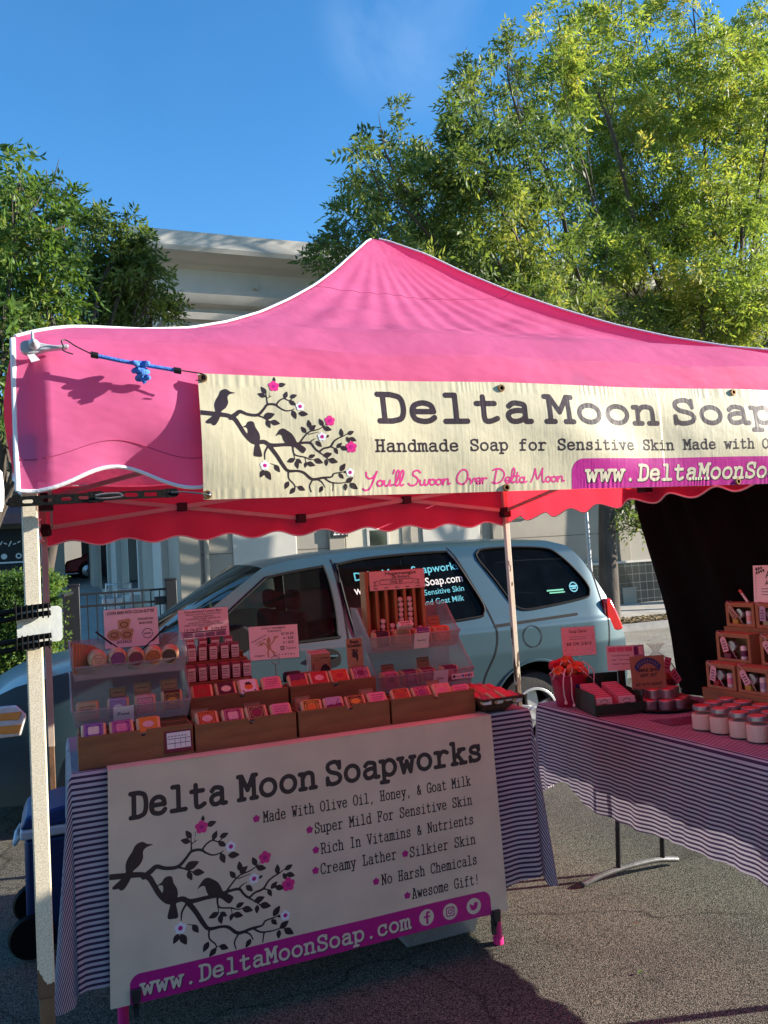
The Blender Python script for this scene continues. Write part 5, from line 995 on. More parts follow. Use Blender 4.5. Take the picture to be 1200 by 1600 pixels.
for x, y in ((.235, 1.10), (1.70, 1.10), (.235, 1.70), (1.70, 1.70)):
    gr = MB(); gr.tube([(x, y, .91), (x + (.012 if x > 1 else -.012), y, .02)], .019, 16); lg = build('leg', gr, 'pink_leg', t1)
    gr = MB(); gr.tube([(x + (.012 if x > 1 else -.012), y, .0), (x + (.012 if x > 1 else -.012), y, .03)], .022, 16); build('foot_cap', gr, 'pink_leg', lg, bev=.003)
t2 = thing('folding_table', 'low folding table with a grey T shaped foot under the right striped cloth', 'table', (2.94, 1.1, 0))
gr = MB(); gr.box(T2[0] + .005, T2[1] - .005, T2[2] + .005, T2[3] - .005, .722, .758); build('tabletop', gr, 'table_top', t2, bev=.006)
for y in (1.40, -.33):
    for x in (2.55 + .01, 2.83):
        gr = MB(); gr.tube([(x + .06, y + .01, .72), (x, y, .05)], .013, 12); build('leg', gr, 'dark_steel', t2)
    gr = MB(); P = [tuple(p) for p in cr([(2.345, y, .012), (2.46, y, .035), (2.6, y, .046), (2.78, y, .046), (2.92, y, .024)], 6)]; gr.tube(P, .017, 8, flat=.8); build('foot_rail', gr, 'grey_steel', t2, bev=.003)
def hem1(x, y, a):
    if y > 1.5: return .45
    return 1.0 + .02 * math.sin(x * 9)
cloth('striped_tablecloth', *T1[:4], T1[4], .70, 'x', 3, 'black and white striped cloth on the front table behind the soap banner', hem1, cornerflare=.02, amp=.75)
def hem2(x, y, a):
    if x > 2.66 and math.sin(a) > .8: return .25
    if x > 2.9 and abs(math.cos(a)) > .6: return .10 if math.cos(a) > 0 else 1
    ed = .5 * math.exp(-((y - 2.0) / .28) ** 2) if x < 2.6 else .2
    return 1.0 - .16 * math.exp(-((y - 1.80) / .13) ** 2) + .012 * math.sin(y * 6) + .04 * (1 if y > 1.95 else 0)
cloth('striped_tablecloth', *T2[:4], T2[4], .468, 'y', 8, 'black and white striped cloth on the right table under the candle jars', hem2, mat='fine_stripe', cornerflare=.07, tip=1.18, amp=.8)

# ------------------------------------------------------------------ printed banner on the front table
fabric('banner_canvas', (.78, .67, .47), (.6, .5, .45), .05, .2, 3.5, 600); TBX, TBZ = .2, .17
tb = thing('table_banner', 'cream soap banner hung down the front of the table, listing olive oil and goat milk', 'banner', (.95, 1.0, .17))
def tban(u, v, off=0.):
    w = .010 + .0035 * math.sin(u * 4.2 + v * 3) * (1.1 - v) + .0025 * math.sin(u * 9 - 5 * v) + .006 * (1 - v / .78)
    if v > .74: w -= 0
    x = TBX + u - .022 * (1 - v / .78) * (1 - u / 1.5) + .012 * (1 - v / .78) * (u / 1.5)
    return (x, 1.016 - w - off, TBZ + v)
gr = MB(); gr.grid(130, 70, lambda u, v: tban(u * 1.5, v * .785)); gr.grid(130, 4, lambda u, v: (TBX + u * 1.5, 1.006 + .11 * v, .955 + .0025 * min(1, v * 3))); build('banner_sheet', gr, 'banner_canvas', tb, smooth=50)
# drawing to cloth, fitted on the beak tip, the low pink blossom and the low white blossom
_A = np.linalg.solve(np.array([[244, 187, 1], [951, 552, 1], [396, 657, 1]], float), np.array([[.333, .682], [.802, .452], [.416, .385]])); FT = lambda x, y: (x * _A[0, 0] + y * _A[1, 0] + _A[2, 0] - TBX + .014, x * _A[0, 1] + y * _A[1, 1] + _A[2, 1] - TBZ)
bird_art(FT, tban, tb, .0026, .255 - TBZ)
def uv_(x, z): return x - TBX, z - TBZ
for tx, xa, xb in (('Delta', .262, .600), ('Moon', .642, .940), ('Soapworks', .972, 1.641)):
    a = Art(.03, .57, 1.48, .73, .0026); typed(a, tx, xa - TBX + .004, .783 - TBZ, .081, xb - TBX + .003, .10); build('title_lettering', flat_art(a, tban, .0004), 'print_brown', tb, smooth=60)
rows = [('Made With Olive Oil, Honey, & Goat Milk', .733, .690, 1.581, .708), ('Super Mild For Sensitive Skin', .925, .614, 1.581, .906), ('Rich In Vitamins & Nutrients', .945, .5365, 1.581, .926), ('Creamy Lather', .940, .463, 1.242, .921), ('Silkier Skin', 1.296, .458, 1.583, 1.278), ('No Harsh Chemicals', 1.175, .378, 1.583, 1.153), ('Awesome Gift!', 1.296, .300, 1.586, 1.276)]
for tx, x0, z0, x1, fx in rows:
    a = Art(x0 - TBX - .01, z0 - TBZ - .025, 1.45, z0 - TBZ + .06, .002); typed(a, tx, x0 - TBX, z0 - TBZ, .037, x1 - TBX, .06); build('lettering', flat_art(a, tban, .0004), 'print_brown', tb, smooth=60)
    a = Art(fx - TBX - .03, z0 - TBZ - .02, fx - TBX + .03, z0 - TBZ + .06, .0016); a.flower(fx - TBX, z0 - TBZ + .017, .0135); build('bullet_blossom', flat_art(a, tban, .0004), 'print_magenta', tb, smooth=60)
a = Art(.04, .0, 1.5, .12, .0035); a.rrect(.262 - TBX, -.08, 1.627 - TBX, .266 - TBZ, .035); mg = build('magenta_panel', flat_art(a, tban, .0003), 'print_magenta', tb, smooth=60)
a = Art(.07, .0, 1.2, .12, .0022); typed(a, 'www.DeltaMoonSoap.com', .297 - TBX, .194 - TBZ, .050, 1.282 - TBX, .088)
m = MB(); a.mesh(lambda u, v: tban(u + .003, v - .003, .0006), m); build('lettering_shadow', m, 'print_brown', mg, smooth=60); build('lettering', flat_art(a, tban, .0009), 'print_cream', mg, smooth=60)
for k, cx in enumerate((1.350, 1.451, 1.553)):
    u0, v0 = cx - TBX, .2175 - TBZ; a = Art(u0 - .04, v0 - .04, u0 + .04, v0 + .04, .0016); a.ell(u0, v0, .031)
    if k == 0: a2 = [('s', [(u0 + .010, v0 + .018), (u0 + .004, v0 + .018), (u0 + .001, v0 + .012), (u0 + .001, v0 - .03)], .0042), ('s', [(u0 - .010, v0 + .002), (u0 + .011, v0 + .002)], .0038)]
    io = build('social_icon', flat_art(a, tban, .0006), 'print_cream', mg, smooth=60)
    b_ = Art(u0 - .04, v0 - .04, u0 + .04, v0 + .04, .0013)
    if k == 0:
        b_.stroke([tuple(p) for p in cr([(u0 + .011, v0 + .018), (u0 + .005, v0 + .017), (u0 + .002, v0 + .010), (u0 + .002, v0 - .022)], 4)], .0042); b_.stroke([(u0 - .009, v0 + .002), (u0 + .011, v0 + .002)], .0036)
    elif k == 1:
        b_.rrect(u0 - .018, v0 - .018, u0 + .018, v0 + .018, .006); b_.rrect(u0 - .014, v0 - .014, u0 + .014, v0 + .014, .004, sub=True); b_.ell(u0, v0, .0095); b_.ell(u0, v0, .0055, sub=True); b_.ell(u0 + .010, v0 + .010, .0026)
    else:
        b_.poly([(u0 + p * .001, v0 + q * .001) for p, q in cr([(-19, -10), (-11, -11), (-15, -6), (-19, 0), (-15, 0), (-20, 8), (-16, 7), (-17, 13), (-8, 6), (0, 4), (2, 12), (9, 15), (15, 11), (20, 13), (17, 8), (21, 7), (16, 3), (13, -8), (3, -15), (-9, -15)], 3, True)])
    build('glyph', flat_art(b_, tban, .0010), 'print_magenta', io, smooth=60)
pm('clip_grey', (.03, .03, .032), .4, .1)
for x, z0, k in ((.262, .20, 'left end'), (1.655, .165, 'right end')):
    gr = MB(); gr.prism([(-.018, 0), (.018, 0), (.013, -.045), (-.013, -.045)] if 1 else [], lambda p, q, d: (x + p, d, z0 + .02 + q), .985, 1.02); cb = thing('binder_clip', 'black spring clip at the lower %s of the table banner' % k, 'clip', (x, 1.0, z0 - .03)); build('clip_body', gr, 'clip_grey', cb, bev=.003)
    gr = MB(); gr.tube([(x - .008, 1.0, z0 - .02), (x - .006, 1.03, z0 - .075), (x + .008, 1.03, z0 - .075), (x + .008, 1.0, z0 - .02)], .0035, 6); gr.box(x - .009, x + .009, 1.018, 1.03, z0 - .085, z0 - .03); build('clip_arm', gr, 'clip_grey', cb)

# under and behind the front table
clearmat('clear_tub', (.92, .93, .95), .32, .25, diff=(.55, .57, .60)); pm('cooler_blue', (.007, .022, .09), .45, .1, 12, .1, 80); pm('cooler_lid', (.007, .036, .15), .4, .1, 12); pm('cooler_white', (.55, .57, .60), .5, .05)
tu = thing('plastic_tub', 'clear plastic storage tub on the asphalt under the front table', 'tub', (1.5, 1.36, 0))
gr = MB(); v8 = lambda x0, x1, y0, y1, z: [(x0, y0, z), (x1, y0, z), (x1, y1, z), (x0, y1, z)]
gr.add(v8(1.36, 1.68, 1.24, 1.62, .006) + v8(1.30, 1.72, 1.20, 1.66, .26), [(3, 2, 1, 0), (0, 1, 5, 4), (1, 2, 6, 5), (2, 3, 7, 6), (3, 0, 4, 7)]); build('tub_body', gr, 'clear_tub', tu, solid=.003, bev=.004)
gr = MB(); gr.tube([(1.295, 1.195, .26), (1.725, 1.195, .26), (1.725, 1.665, .26), (1.295, 1.665, .26)], .008, 6, closed=True); build('tub_rim', gr, 'clear_tub', tu)
ck = thing('wheeled_cooler', 'navy blue wheeled cooler with a bright blue lid behind the front leg', 'cooler', (.12, 2.15, 0))
gr = MB(); gr.box(-.11, .36, 1.98, 2.34, .03, .50); build('cooler_body', gr, 'cooler_blue', ck, bev=.02)
gr = MB(); gr.box(-.125, .375, 1.965, 2.355, .502, .545); build('rim', gr, 'cooler_white', ck, bev=.01)
gr = MB(); gr.prism([(-.125, .547), (.375, .547), (.36, .585), (.05, .625), (-.10, .60)], lambda x, z, d: (x, d, z), 1.965, 2.355); build('lid', gr, 'cooler_lid', ck, bev=.012)
for y in (1.955, 2.365):
    gr = MB(); gr.lathe([(.03, -.02), (.085, -.022), (.095, 0), (.085, .022), (.03, .02)], 24, (-.09, y, .097), axis='y'); build('wheel', gr, 'rubber', ck)
gr = MB(); gr.tube([(-.13, 2.06, .50), (-.15, 2.06, .47), (-.15, 2.26, .47), (-.13, 2.26, .50)], .010, 8); build('handle', gr, 'cooler_white', ck)
# ================================================================== goods on the front table
pm('box_wood', (.19, .085, .032), .6, .3, 5, .25, 60, col2=(.30, .14, .05), stretch=(1, 1, 6)); pm('wood_dark', (.07, .032, .018), .6, .3, 6, .2, 60); pm('rack_wood', (.40, .19, .075), .55, .2, 6, .15, 70, stretch=(1, 1, .3))
pm('kraft', (.36, .235, .13), .8, .1, 40, .15, 200); pm('card_white', (.78, .76, .74), .6, .04, 20); pm('card_pinkish', (.76, .62, .60), .6, .04, 20); pm('ink', (.03, .025, .03), .6); pm('soap_cream', (.66, .42, .22), .5, .12, 30, coat=.2)
pm('carton_red_lit', (.30, .05, .07), .6, .15, 30); pm('maroon', (.16, .015, .035), .5, .1, 30)  # the carton's red is the canopy's red light put into its colour
clearmat('bin_plastic', (.90, .88, .88), .30, .22, diff=(.56, .52, .52)); clearmat('clear_sleeve', (.96, .96, .96), .07, .06); clearmat('cellophane', (.93, .9, .9), .13, .05)
PAL = {'purple': (.17, .05, .24), 'violet': (.24, .05, .20), 'orange': (.72, .20, .03), 'rust': (.60, .13, .03), 'wine': (.22, .025, .06), 'cocoa': (.10, .035, .03), 'rose': (.70, .22, .33), 'gold': (.66, .33, .04), 'lilac': (.42, .30, .44), 'red': (.48, .02, .03), 'black': (.025, .018, .02), 'cream': (.74, .64, .50), 'white': (.76, .72, .72), 'blush': (.72, .40, .40), 'green': (.10, .14, .05), 'plum': (.13, .02, .09), 'sand': (.52, .36, .18), 'brick': (.38, .06, .03), 'peach': (.74, .42, .28), 'tan': (.42, .30, .16)}
for k_, v_ in PAL.items(): pm('ink_' + k_, v_, .45, .12, 90, coat=.15)
BOXN = ['first', 'second', 'third', 'fourth']
ORD = ['first', 'second', 'third', 'fourth', 'fifth', 'sixth', 'seventh', 'eighth']
_mc = {}
def mesh_of(key, mk, mats):
    """reuse one mesh for look-alike parts"""
    if key not in _mc:
        o = build('part', mk(), mats, local=True, parent=None if 0 else _dummy, bev=0); _mc[key] = o.data; bpy.data.objects.remove(o)
    return _mc[key]
_dummy = bpy.data.objects.new('part', None)
def put(name, me, parent, bev=0, loc=None):
    o = bpy.data.objects.new(name, me); COL.objects.link(o); o.parent = parent
    if loc: o.location = loc
    if bev:
        md = o.modifiers.new('bevel', 'BEVEL'); md.width = bev; md.segments = 2; md.limit_method = 'ANGLE'; md.angle_limit = R(40)
    return o
def motif(kind, w, h, z):
    """printed label drawings: frame, shape and fine rules; each layer its own small mesh"""
    out = []; q = .0011; fn = lambda dz: (lambda u, v: (u, v, z + dz))
    def art(): return Art(-w / 2, -h / 2, w / 2, h / 2, q)
    def fin(a, dz): m = MB(); a.mesh(fn(dz), m); return m
    a = art()
    if kind in ('oval', 'square', 'ornate'):
        a.rrect(-w * .44, -h * .42, w * .44, h * .42, .003); a.rrect(-w * .44 + .0022, -h * .42 + .0022, w * .44 - .0022, h * .42 - .0022, .002, sub=True)
        if kind == 'ornate':
            for sx in (-1, 1):
                for sy in (-1, 1): a.ell(sx * w * .33, sy * h * .28, .0055); a.ell(sx * w * .33, sy * h * .28, .003, sub=True)
            for t in np.linspace(0, 2 * math.pi, 15)[:-1]: a.ell(w * .30 * math.cos(t), h * .30 * math.sin(t), .0028)
        else:
            for t in np.linspace(0, 2 * math.pi, 19)[:-1]: a.ell(w * .33 * math.cos(t), h * .33 * math.sin(t), .0020)
        out.append(('label_frame', fin(a, .0003)))
        b = art()
        if kind == 'square': b.rrect(-w * .27, -h * .25, w * .27, h * .25, .002)
        elif kind == 'oval': b.ell(0, 0, w * .29, h * .21)
        else: b.ell(0, 0, w * .24, h * .20)
        out.append(('label_medallion', fin(b, .0004)))
    elif kind == 'text':
        for k, (f, r) in enumerate(((.28, .0012), (.12, .0014), (-.04, .0012), (-.2, .001))):
            x = -w * .34
            while x < w * (.34 - .08 * k):
                l = .003 + .004 * ((k * 7 + int(x * 3000)) % 3) / 2; a.stroke([(x, h * f), (x + l, h * f)], r); x += l + .0042
        out.append(('label_rules', fin(a, .0003)))
    elif kind == 'leafy':
        a.ell(0, -.002, w * .25, h * .22); out.append(('label_medallion', fin(a, .0003))); b = art()
        for t in (20, 65, 110, 155): b.leaf((0, h * .10), (w * .26 * math.cos(R(t)), h * .10 + h * .27 * math.sin(R(t))), .25)
        for t in (-.32, .32): b.leaf((t * w, -h * .28), (t * w * 1.2, -h * .4), .4)
        out.append(('label_sprig', fin(b, .0005)))
    elif kind == 'scene':
        a.poly([(-w * .5, -h * .06), (-w * .2, h * .02), (w * .05, -h * .05), (w * .3, h * .06), (w * .5, 0), (w * .5, -h * .5), (-w * .5, -h * .5)]); out.append(('label_hills', fin(a, .0003)))
        b = art(); b.stroke([(-w * .1, -h * .3), (w * .34, h * .3)], .0014); out.append(('label_stalk', fin(b, .0005)))
    return out
def soap(x, y, z, c1, c2, c3, kind, label, group, tilt=50, yaw=0, w=.084, h=.063, t=.027, bar='soap_cream'):
    """wrapped soap: bar, paper sleeve with printed layers, white barcode edge"""
    o = thing('soap_bar', label, 'soap', (x, y, z), group, (R(tilt), 0, R(yaw)))
    put('bar', mesh_of(('bar', w, h, t, bar), lambda: MB().box(-w / 2, w / 2, -h / 2, h / 2, -t / 2, t / 2), bar), o, .006)
    ww = w * .80; wr = put('paper_sleeve', mesh_of(('slv', w, h, t, c1), lambda: MB().box(-ww / 2, ww / 2, -h / 2 - .0008, h / 2 + .0008, -t / 2 - .0008, t / 2 + .0008), 'ink_' + c1), o, .003)
    put('barcode_edge', mesh_of(('edge', w, h, t), lambda: MB().box(-ww / 2 + .002, ww / 2 - .002, -h / 2 - .0022, -h / 2 - .0009, -t / 2 + .003, t / 2 - .003), 'card_white'), wr)
    for nm, m in motif(kind, ww, h, t / 2 + .001):
        col = c3 if nm in ('label_medallion',) else c2
        put(nm, mesh_of((nm, kind, w, h, t, col), lambda: m, 'ink_' + col), wr)
    return o
def wood_box(x0, x1, y0, y1, z0, z1, label, group, notch=.5):
    o = thing('wooden_tray', label, 'wooden box', ((x0 + x1) / 2, y0, z0), group); t = .009; xc = x0 + (x1 - x0) * notch; r = .011
    pr = [(x0, z0), (x1, z0), (x1, z1), (xc + r, z1)] + [(xc + r * math.cos(R(a)), z1 - .012 + r * math.sin(R(a))) for a in range(0, -181, -20)] + [(xc - r, z1), (x0, z1)]
    m = MB(); m.prism(pr, lambda a, b, d: (a, d, b), y0, y0 + t); build('front_panel', m, 'box_wood', o, bev=.0015)
    m = MB(); m.box(x0, x1, y1 - t, y1, z0, z1); build('back_panel', m, 'box_wood', o, bev=.0015)
    for a, b in ((x0 + .0005, x0 + t), (x1 - t, x1 - .0005)):
        m = MB(); m.box(a, b, y0 + t + .0005, y1 - t - .0005, z0 + .0005, z1 - .001); build('side_panel', m, 'box_wood', o, bev=.001)
    m = MB(); m.box(x0 + t, x1 - t, y0 + t, y1 - t, z0 + .001, z0 + .008); build('bottom_panel', m, 'wood_dark', o, smooth=0)
    m = MB(); m.box(x0 + t + .001, x1 - t - .001, y0 + .045, y1 - t - .001, z0 + .009, z1 - .035); build('soap_ledge', m, 'wood_dark', o, smooth=0)
    return o
def card(name, label, cat, x, y, z, w, h, rot=(0, 0, 0), mat='kraft', t=.0012, group=None, bev=.0):
    """upright card: origin at the middle of its lower edge, print side towards the viewer"""
    o = thing(name, label, cat, (x, y, z), group, tuple(R(a) for a in rot))
    m = MB(); m.box(-w / 2, w / 2, -t / 2, t / 2, 0, h); build('card', m, mat, o, local=True, smooth=0, bev=bev)
    return o
def on_card(t=.0012, off=.0006): return lambda a, b: (a, -t / 2 - off, b)
def lines(o, specs, mat='ink', nm='lettering', fnn=None):
    """specs: text, x, z, size, fit width (centred on x)"""
    for s in specs:
        tx, x, z, sz, fit = s[:5]; rot = s[5] if len(s) > 5 else 0; m = MB(); v, f = glyphs(tx, sz, s[6] if len(s) > 6 else 0, 1, 'CENTER')
        w = max(a for a, _ in v) - min(a for a, _ in v); k = fit / w if fit else 1; ca, sa = math.cos(rot), math.sin(rot); F = fnn or on_card()
        m.add([F(x + (a * k) * ca - b * sa, z + a * k * sa + b * ca) for a, b in v], f); build(nm, m, mat, o, local=True, smooth=0)
def card_art(o, a, mat, nm, t=.0012, off=.0005): m = MB(); F = on_card(t, off); a.mesh(lambda u, v: F(u, v), m); return build(nm, m, mat, o, local=True, smooth=0)

ZT = .9535
G1 = 'wrapped soaps in the front row of wooden boxes'; G2 = 'wrapped soaps in the raised second row of wooden boxes'; GB = 'wooden soap boxes on the front table'
for k, (a, b, n) in enumerate(((.109, .503, .56), (.511, .893, .55), (.903, 1.280, .56), (1.290, 1.667, .53))):
    wood_box(a, b, 1.072, 1.185, ZT, 1.058 if k else 1.066, '%s wooden soap box from the left in the front row' % BOXN[k], GB, n)
F1 = [(.164, 1.068, 'purple', 'lilac', 'cream', 'square', 'purple and cream wrapped soap at the left end of the front row'), (.258, 1.067, 'violet', 'rose', 'rose', 'square', 'violet wrapped soap with pink square label beside the purple and cream one'), (.351, 1.067, 'orange', 'gold', 'blush', 'oval', 'bright orange wrapped soap with pale oval in the first front box'),
 (.562, 1.060, 'rust', 'black', 'blush', 'oval', 'orange soap with black beaded pale oval, first in the second front box'), (.659, 1.059, 'wine', 'rose', 'blush', 'square', 'dark wine soap with pink square label in the second front box'), (.748, 1.060, 'cocoa', 'sand', 'wine', 'oval', 'dark cocoa brown soap with thin tan frame in the second front box'), (.844, 1.055, 'rose', 'wine', 'wine', 'text', 'pink paper wrapped soap with dark print, last in the second front box'),
 (.968, 1.054, 'gold', 'black', 'orange', 'ornate', 'golden yellow ornate soap, first in the third front box'), (1.058, 1.054, 'lilac', 'plum', 'plum', 'scene', 'mauve soap with a dark landscape picture in the third front box'), (1.150, 1.053, 'black', 'gold', 'gold', 'oval', 'black soap with a golden oval label in the third front box'), (1.244, 1.052, 'rose', 'black', 'black', 'text', 'pink soap with black printed lines, last in the third front box'),
 (1.348, 1.054, 'rust', 'black', 'brick', 'ornate', 'orange and black ornate soap, first in the fourth front box'), (1.440, 1.054, 'wine', 'rose', 'violet', 'ornate', 'wine coloured soap with pink ornament in the fourth front box'), (1.533, 1.055, 'blush', 'rust', 'rose', 'ornate', 'blush pink soap with rust ornament in the fourth front box'), (1.622, 1.040, 'rose', 'wine', 'wine', 'text', 'half hidden pink soap at the right end of the fourth front box')]
for k, (x, z, a, b, c, kd, lb) in enumerate(F1): soap(x, 1.114, z + .002, a, b, c, kd, lb, G1, tilt=46 + (k * 37 % 9), yaw=(k * 53 % 7) - 3)
for x, lb in ((.545, 'small kraft card behind the orange soap in the second front box'), (.745, 'small kraft card behind the cocoa brown soap'), (.945, 'small kraft card behind the golden ornate soap'), (1.215, 'small kraft card behind the last pink soap of the third box'), (1.515, 'small kraft card behind the blush pink soap in the fourth box')):
    c_ = card('flavour_card', lb, 'card', x, 1.14, 1.03, .062, .072, (-14, 0, 3), 'kraft', group='small kraft flavour cards among the soaps'); a = Art(-.031, 0, .031, .072, .0012); a.rrect(-.028, .044, .028, .069, .003); a.rrect(-.0265, .0455, .0265, .0675, .002, sub=True); card_art(c_, a, 'ink', 'printed_border')
# price card standing in the first box
pc = card('price_card', 'dark red price card with a white slip in the first front box', 'price card', .449, 1.066, .972, .100, .094, (-6, 0, 0), 'maroon', .004, bev=.002)
a = Art(-.05, 0, .05, .095, .0012); a.rrect(-.040, .014, .044, .070, .001); card_art(pc, a, 'card_white', 'white_slip', .004)
a = Art(-.05, 0, .05, .095, .0011)
for q in (.048, .032): a.stroke([(-.038, q), (.042, q)], .0009)
for q in (-.012, .008, .026): a.stroke([(q, .016), (q, .048)], .0007)
for q in range(6): a.stroke([(-.036 + .012 * q, .056), (-.030 + .012 * q, .0575)], .0012)
card_art(pc, a, 'ink', 'handwriting', .004, .0012)
# second row on a riser
pm('riser_cloth', (.05, .02, .025), .9); rz = tag(build('display_riser', MB().box(.52, 1.30, 1.235, 1.42, ZT, 1.030), 'wood_dark', bev=.003), 'dark wooden riser under the second row of soap boxes', 'riser')
for k, (a, b) in enumerate(((.522, .912), (.922, 1.292))): wood_box(a, b, 1.238, 1.352, 1.0305, 1.132, '%s wooden soap box on the dark riser' % ('left', 'right')[k], GB, .52)
F2 = [(.575, 'red', 'brick', 'brick', 'square', 'plain red wrapped soap at the left end of the raised row'), (.668, 'black', 'wine', 'cream', 'oval', 'black soap with a small cream oval in the raised left box'), (.758, 'white', 'black', 'orange', 'leafy', 'white soap with an orange fruit picture in the raised left box'), (.853, 'rose', 'black', 'black', 'text', 'pink lettered soap, last in the raised left box'),
 (.965, 'plum', 'brick', 'brick', 'scene', 'plum coloured soap with a sunset band, first in the raised right box'), (1.055, 'red', 'brick', 'blush', 'oval', 'red soap with a pale oval label in the raised right box'), (1.144, 'rust', 'red', 'red', 'ornate', 'orange soap with red ornament in the raised right box'), (1.239, 'wine', 'lilac', 'plum', 'ornate', 'dark wine soap with lilac ornament, last in the raised right box')]
for k, (x, a, b, c, kd, lb) in enumerate(F2): soap(x, 1.282, 1.141, a, b, c, kd, lb, G2, tilt=45 + (k * 31 % 8), yaw=(k * 41 % 7) - 3)
for x, lb in ((.74, 'small kraft card behind the white fruit soap'), (1.02, 'small kraft card behind the red oval soap of the raised right box')):
    card('flavour_card', lb, 'card', x, 1.31, 1.11, .062, .066, (-14, 0, -2), 'kraft', group='small kraft flavour cards among the soaps')

# stacking bins
def bin_(x0, x1, y0, y1, z0, lip, back, label, name_text, group):
    o = thing('stacking_bin', label, 'plastic bin', ((x0 + x1) / 2, y0, z0), group); b = .012; m = MB()
    fl = [(y0, z0 + lip), (y0 + .02, z0), (y1 - .01, z0), (y1, z0 + back), (y0 + (y1 - y0) * .62, z0 + back), (y0 + .03, z0 + lip + .012)]
    def P(x, i, inset): y, z = fl[i]; return (x + inset, y, z)
    ins = .012
    L = [(x0 + (ins if fl[i][1] < z0 + .01 else 0), fl[i][0], fl[i][1]) for i in range(6)]; Rr = [(x1 - (ins if fl[i][1] < z0 + .01 else 0), fl[i][0], fl[i][1]) for i in range(6)]
    m.add(L + Rr, [(0, 1, 7, 6), (1, 2, 8, 7), (2, 3, 9, 8), (5, 4, 3, 2, 1, 0), (6, 7, 8, 9, 10, 11)]); build('bin_shell', m, 'bin_plastic', o, solid=.0028, bev=.001)
    m = MB(); m.tube([L[3], L[4], L[5], L[0], Rr[0], Rr[5], Rr[4], Rr[3]], .0042, 6); build('rim', m, 'bin_plastic', o)
    if name_text:
        lx = x0 + (x1 - x0) * name_text[1]; m = MB(); s0 = Vector((0, y0 - .001, z0 + lip)); s1 = Vector((0, y0 + .018, z0 + .004)); wv = .036; d = (s1 - s0)
        def F(u, v, off): p = s0 + d * (v); nrm = Vector((0, -d.z, d.y)).normalized(); nrm = nrm if nrm.y < 0 else -nrm; q = p + nrm * (.004 + off); return (lx + u, q.y, q.z)
        hh = d.length; m.add([F(-wv, 1.02, 0), (F(wv, 1.02, 0)), F(wv, -.08, 0), F(-wv, -.08, 0)], [(0, 1, 2, 3)]); nl = build('name_label', m, 'card_white', o, smooth=0)
        a = Art(-wv, -.045, wv, .045, .0011); k = .013; pts = name_text[0]
        for st_ in pts: a.stroke([(p * k, q * k) for p, q in cr(st_, 4)] if len(st_) > 2 else [(p * k, q * k) for p, q in st_], .0009)
        m = MB(); a.mesh(lambda u, v: F(u, .45 - v / hh, .0006), m); build('handwriting', m, 'ink', nl, smooth=0)
    return o
FLORAL = [[(-1.6, -.3), (-1.5, .6), (-1.1, .6), (-1.4, .1)], [(-1.7, .1), (-1.1, .15)], [(-.8, -.2), (-.7, .6)], [(-.4, 0), (-.2, .25), (-.05, 0), (-.25, -.2), (-.4, 0)], [(.2, -.2), (.25, .25), (.45, .2)], [(.9, .2), (.65, .1), (.8, -.15), (.95, .2), (1.0, -.15)], [(1.3, .6), (1.35, -.2), (1.6, -.1)]]
SAVORY = [[(-1.3, .4), (-1.6, .3), (-1.3, 0), (-1.6, -.2)], [(-.9, .1), (-1.1, -.1), (-.8, -.1), (-.8, .1), (-.7, -.2)], [(-.5, .2), (-.35, -.2), (-.2, .2)], [(.1, 0), (.25, .2), (.35, 0), (.2, -.2), (.1, 0)], [(.6, -.2), (.65, .2), (.85, .2)], [(1.1, .2), (1.25, -.1), (1.45, .2)], [(1.45, .2), (1.2, -.6)]]
CLEAN = [[(-1.0, .4), (-1.4, .2), (-1.35, -.15), (-1.0, -.2)], [(-.7, .5), (-.7, -.2)], [(-.4, 0), (-.1, .1), (-.3, .2), (-.4, -.1), (-.1, -.2)], [(.3, .2), (.1, -.1), (.35, -.1), (.35, .2), (.45, -.2)], [(.7, -.2), (.75, .2), (.95, .2), (1.0, -.2)]]
GBN = 'clear stacking bins on the front table'
rb = tag(build('display_riser', MB().box(.115, .505, 1.225, 1.43, ZT, 1.070), 'box_wood', bev=.003), 'brown wooden riser under the left pair of clear bins', 'riser')
bin_(.095, .520, 1.195, 1.43, 1.075, .062, .185, 'lower clear plastic bin of the left stack, labelled by hand', (FLORAL, .42), GBN)
bin_(.098, .515, 1.200, 1.42, 1.245, .050, .135, 'upper clear plastic bin of the left stack holding round loofah soaps', None, GBN)
rb = tag(build('display_riser', MB().box(1.34, 1.74, 1.24, 1.50, ZT, 1.035), 'wood_dark', bev=.003), 'dark wooden riser under the right pair of clear bins', 'riser')
bin_(1.325, 1.790, 1.295, 1.53, 1.040, .075, .205, 'lower clear plastic bin of the right stack with card logos', (CLEAN, .64), GBN)
bin_(1.300, 1.735, 1.300, 1.53, 1.220, .066, .190, 'upper clear plastic bin of the right stack under the lip balm rack', (SAVORY, .56), GBN)
# strip of payment marks on the lower right bin
pm('mark_blue', (.03, .10, .40), .5); pm('mark_red', (.55, .04, .03), .5)
m = MB(); m.box(1.672, 1.782, 1.2895, 1.2905, 1.072, 1.096); ps = tag(build('payment_strip', m, 'card_white', smooth=0), 'narrow white strip of payment marks on the lower right bin', 'sticker')
m = MB(); m.box(1.678, 1.690, 1.2885, 1.2893, 1.078, 1.090); build('square_mark', m, 'ink', ps, smooth=0)
m = MB(); write(m, 'Square', lambda a_, b_: (a_, 1.2888, b_), 1.693, 1.080, .010, .0, fit=.026); build('lettering', m, 'ink', ps, smooth=0)
for q, mt in ((1.728, 'mark_blue'), (1.742, 'mark_red'), (1.756, 'mark_blue'), (1.769, 'kraft')): m = MB(); m.box(q - .005, q + .005, 1.2885, 1.2893, 1.079, 1.089); build('payment_mark', m, mt, ps, smooth=0)
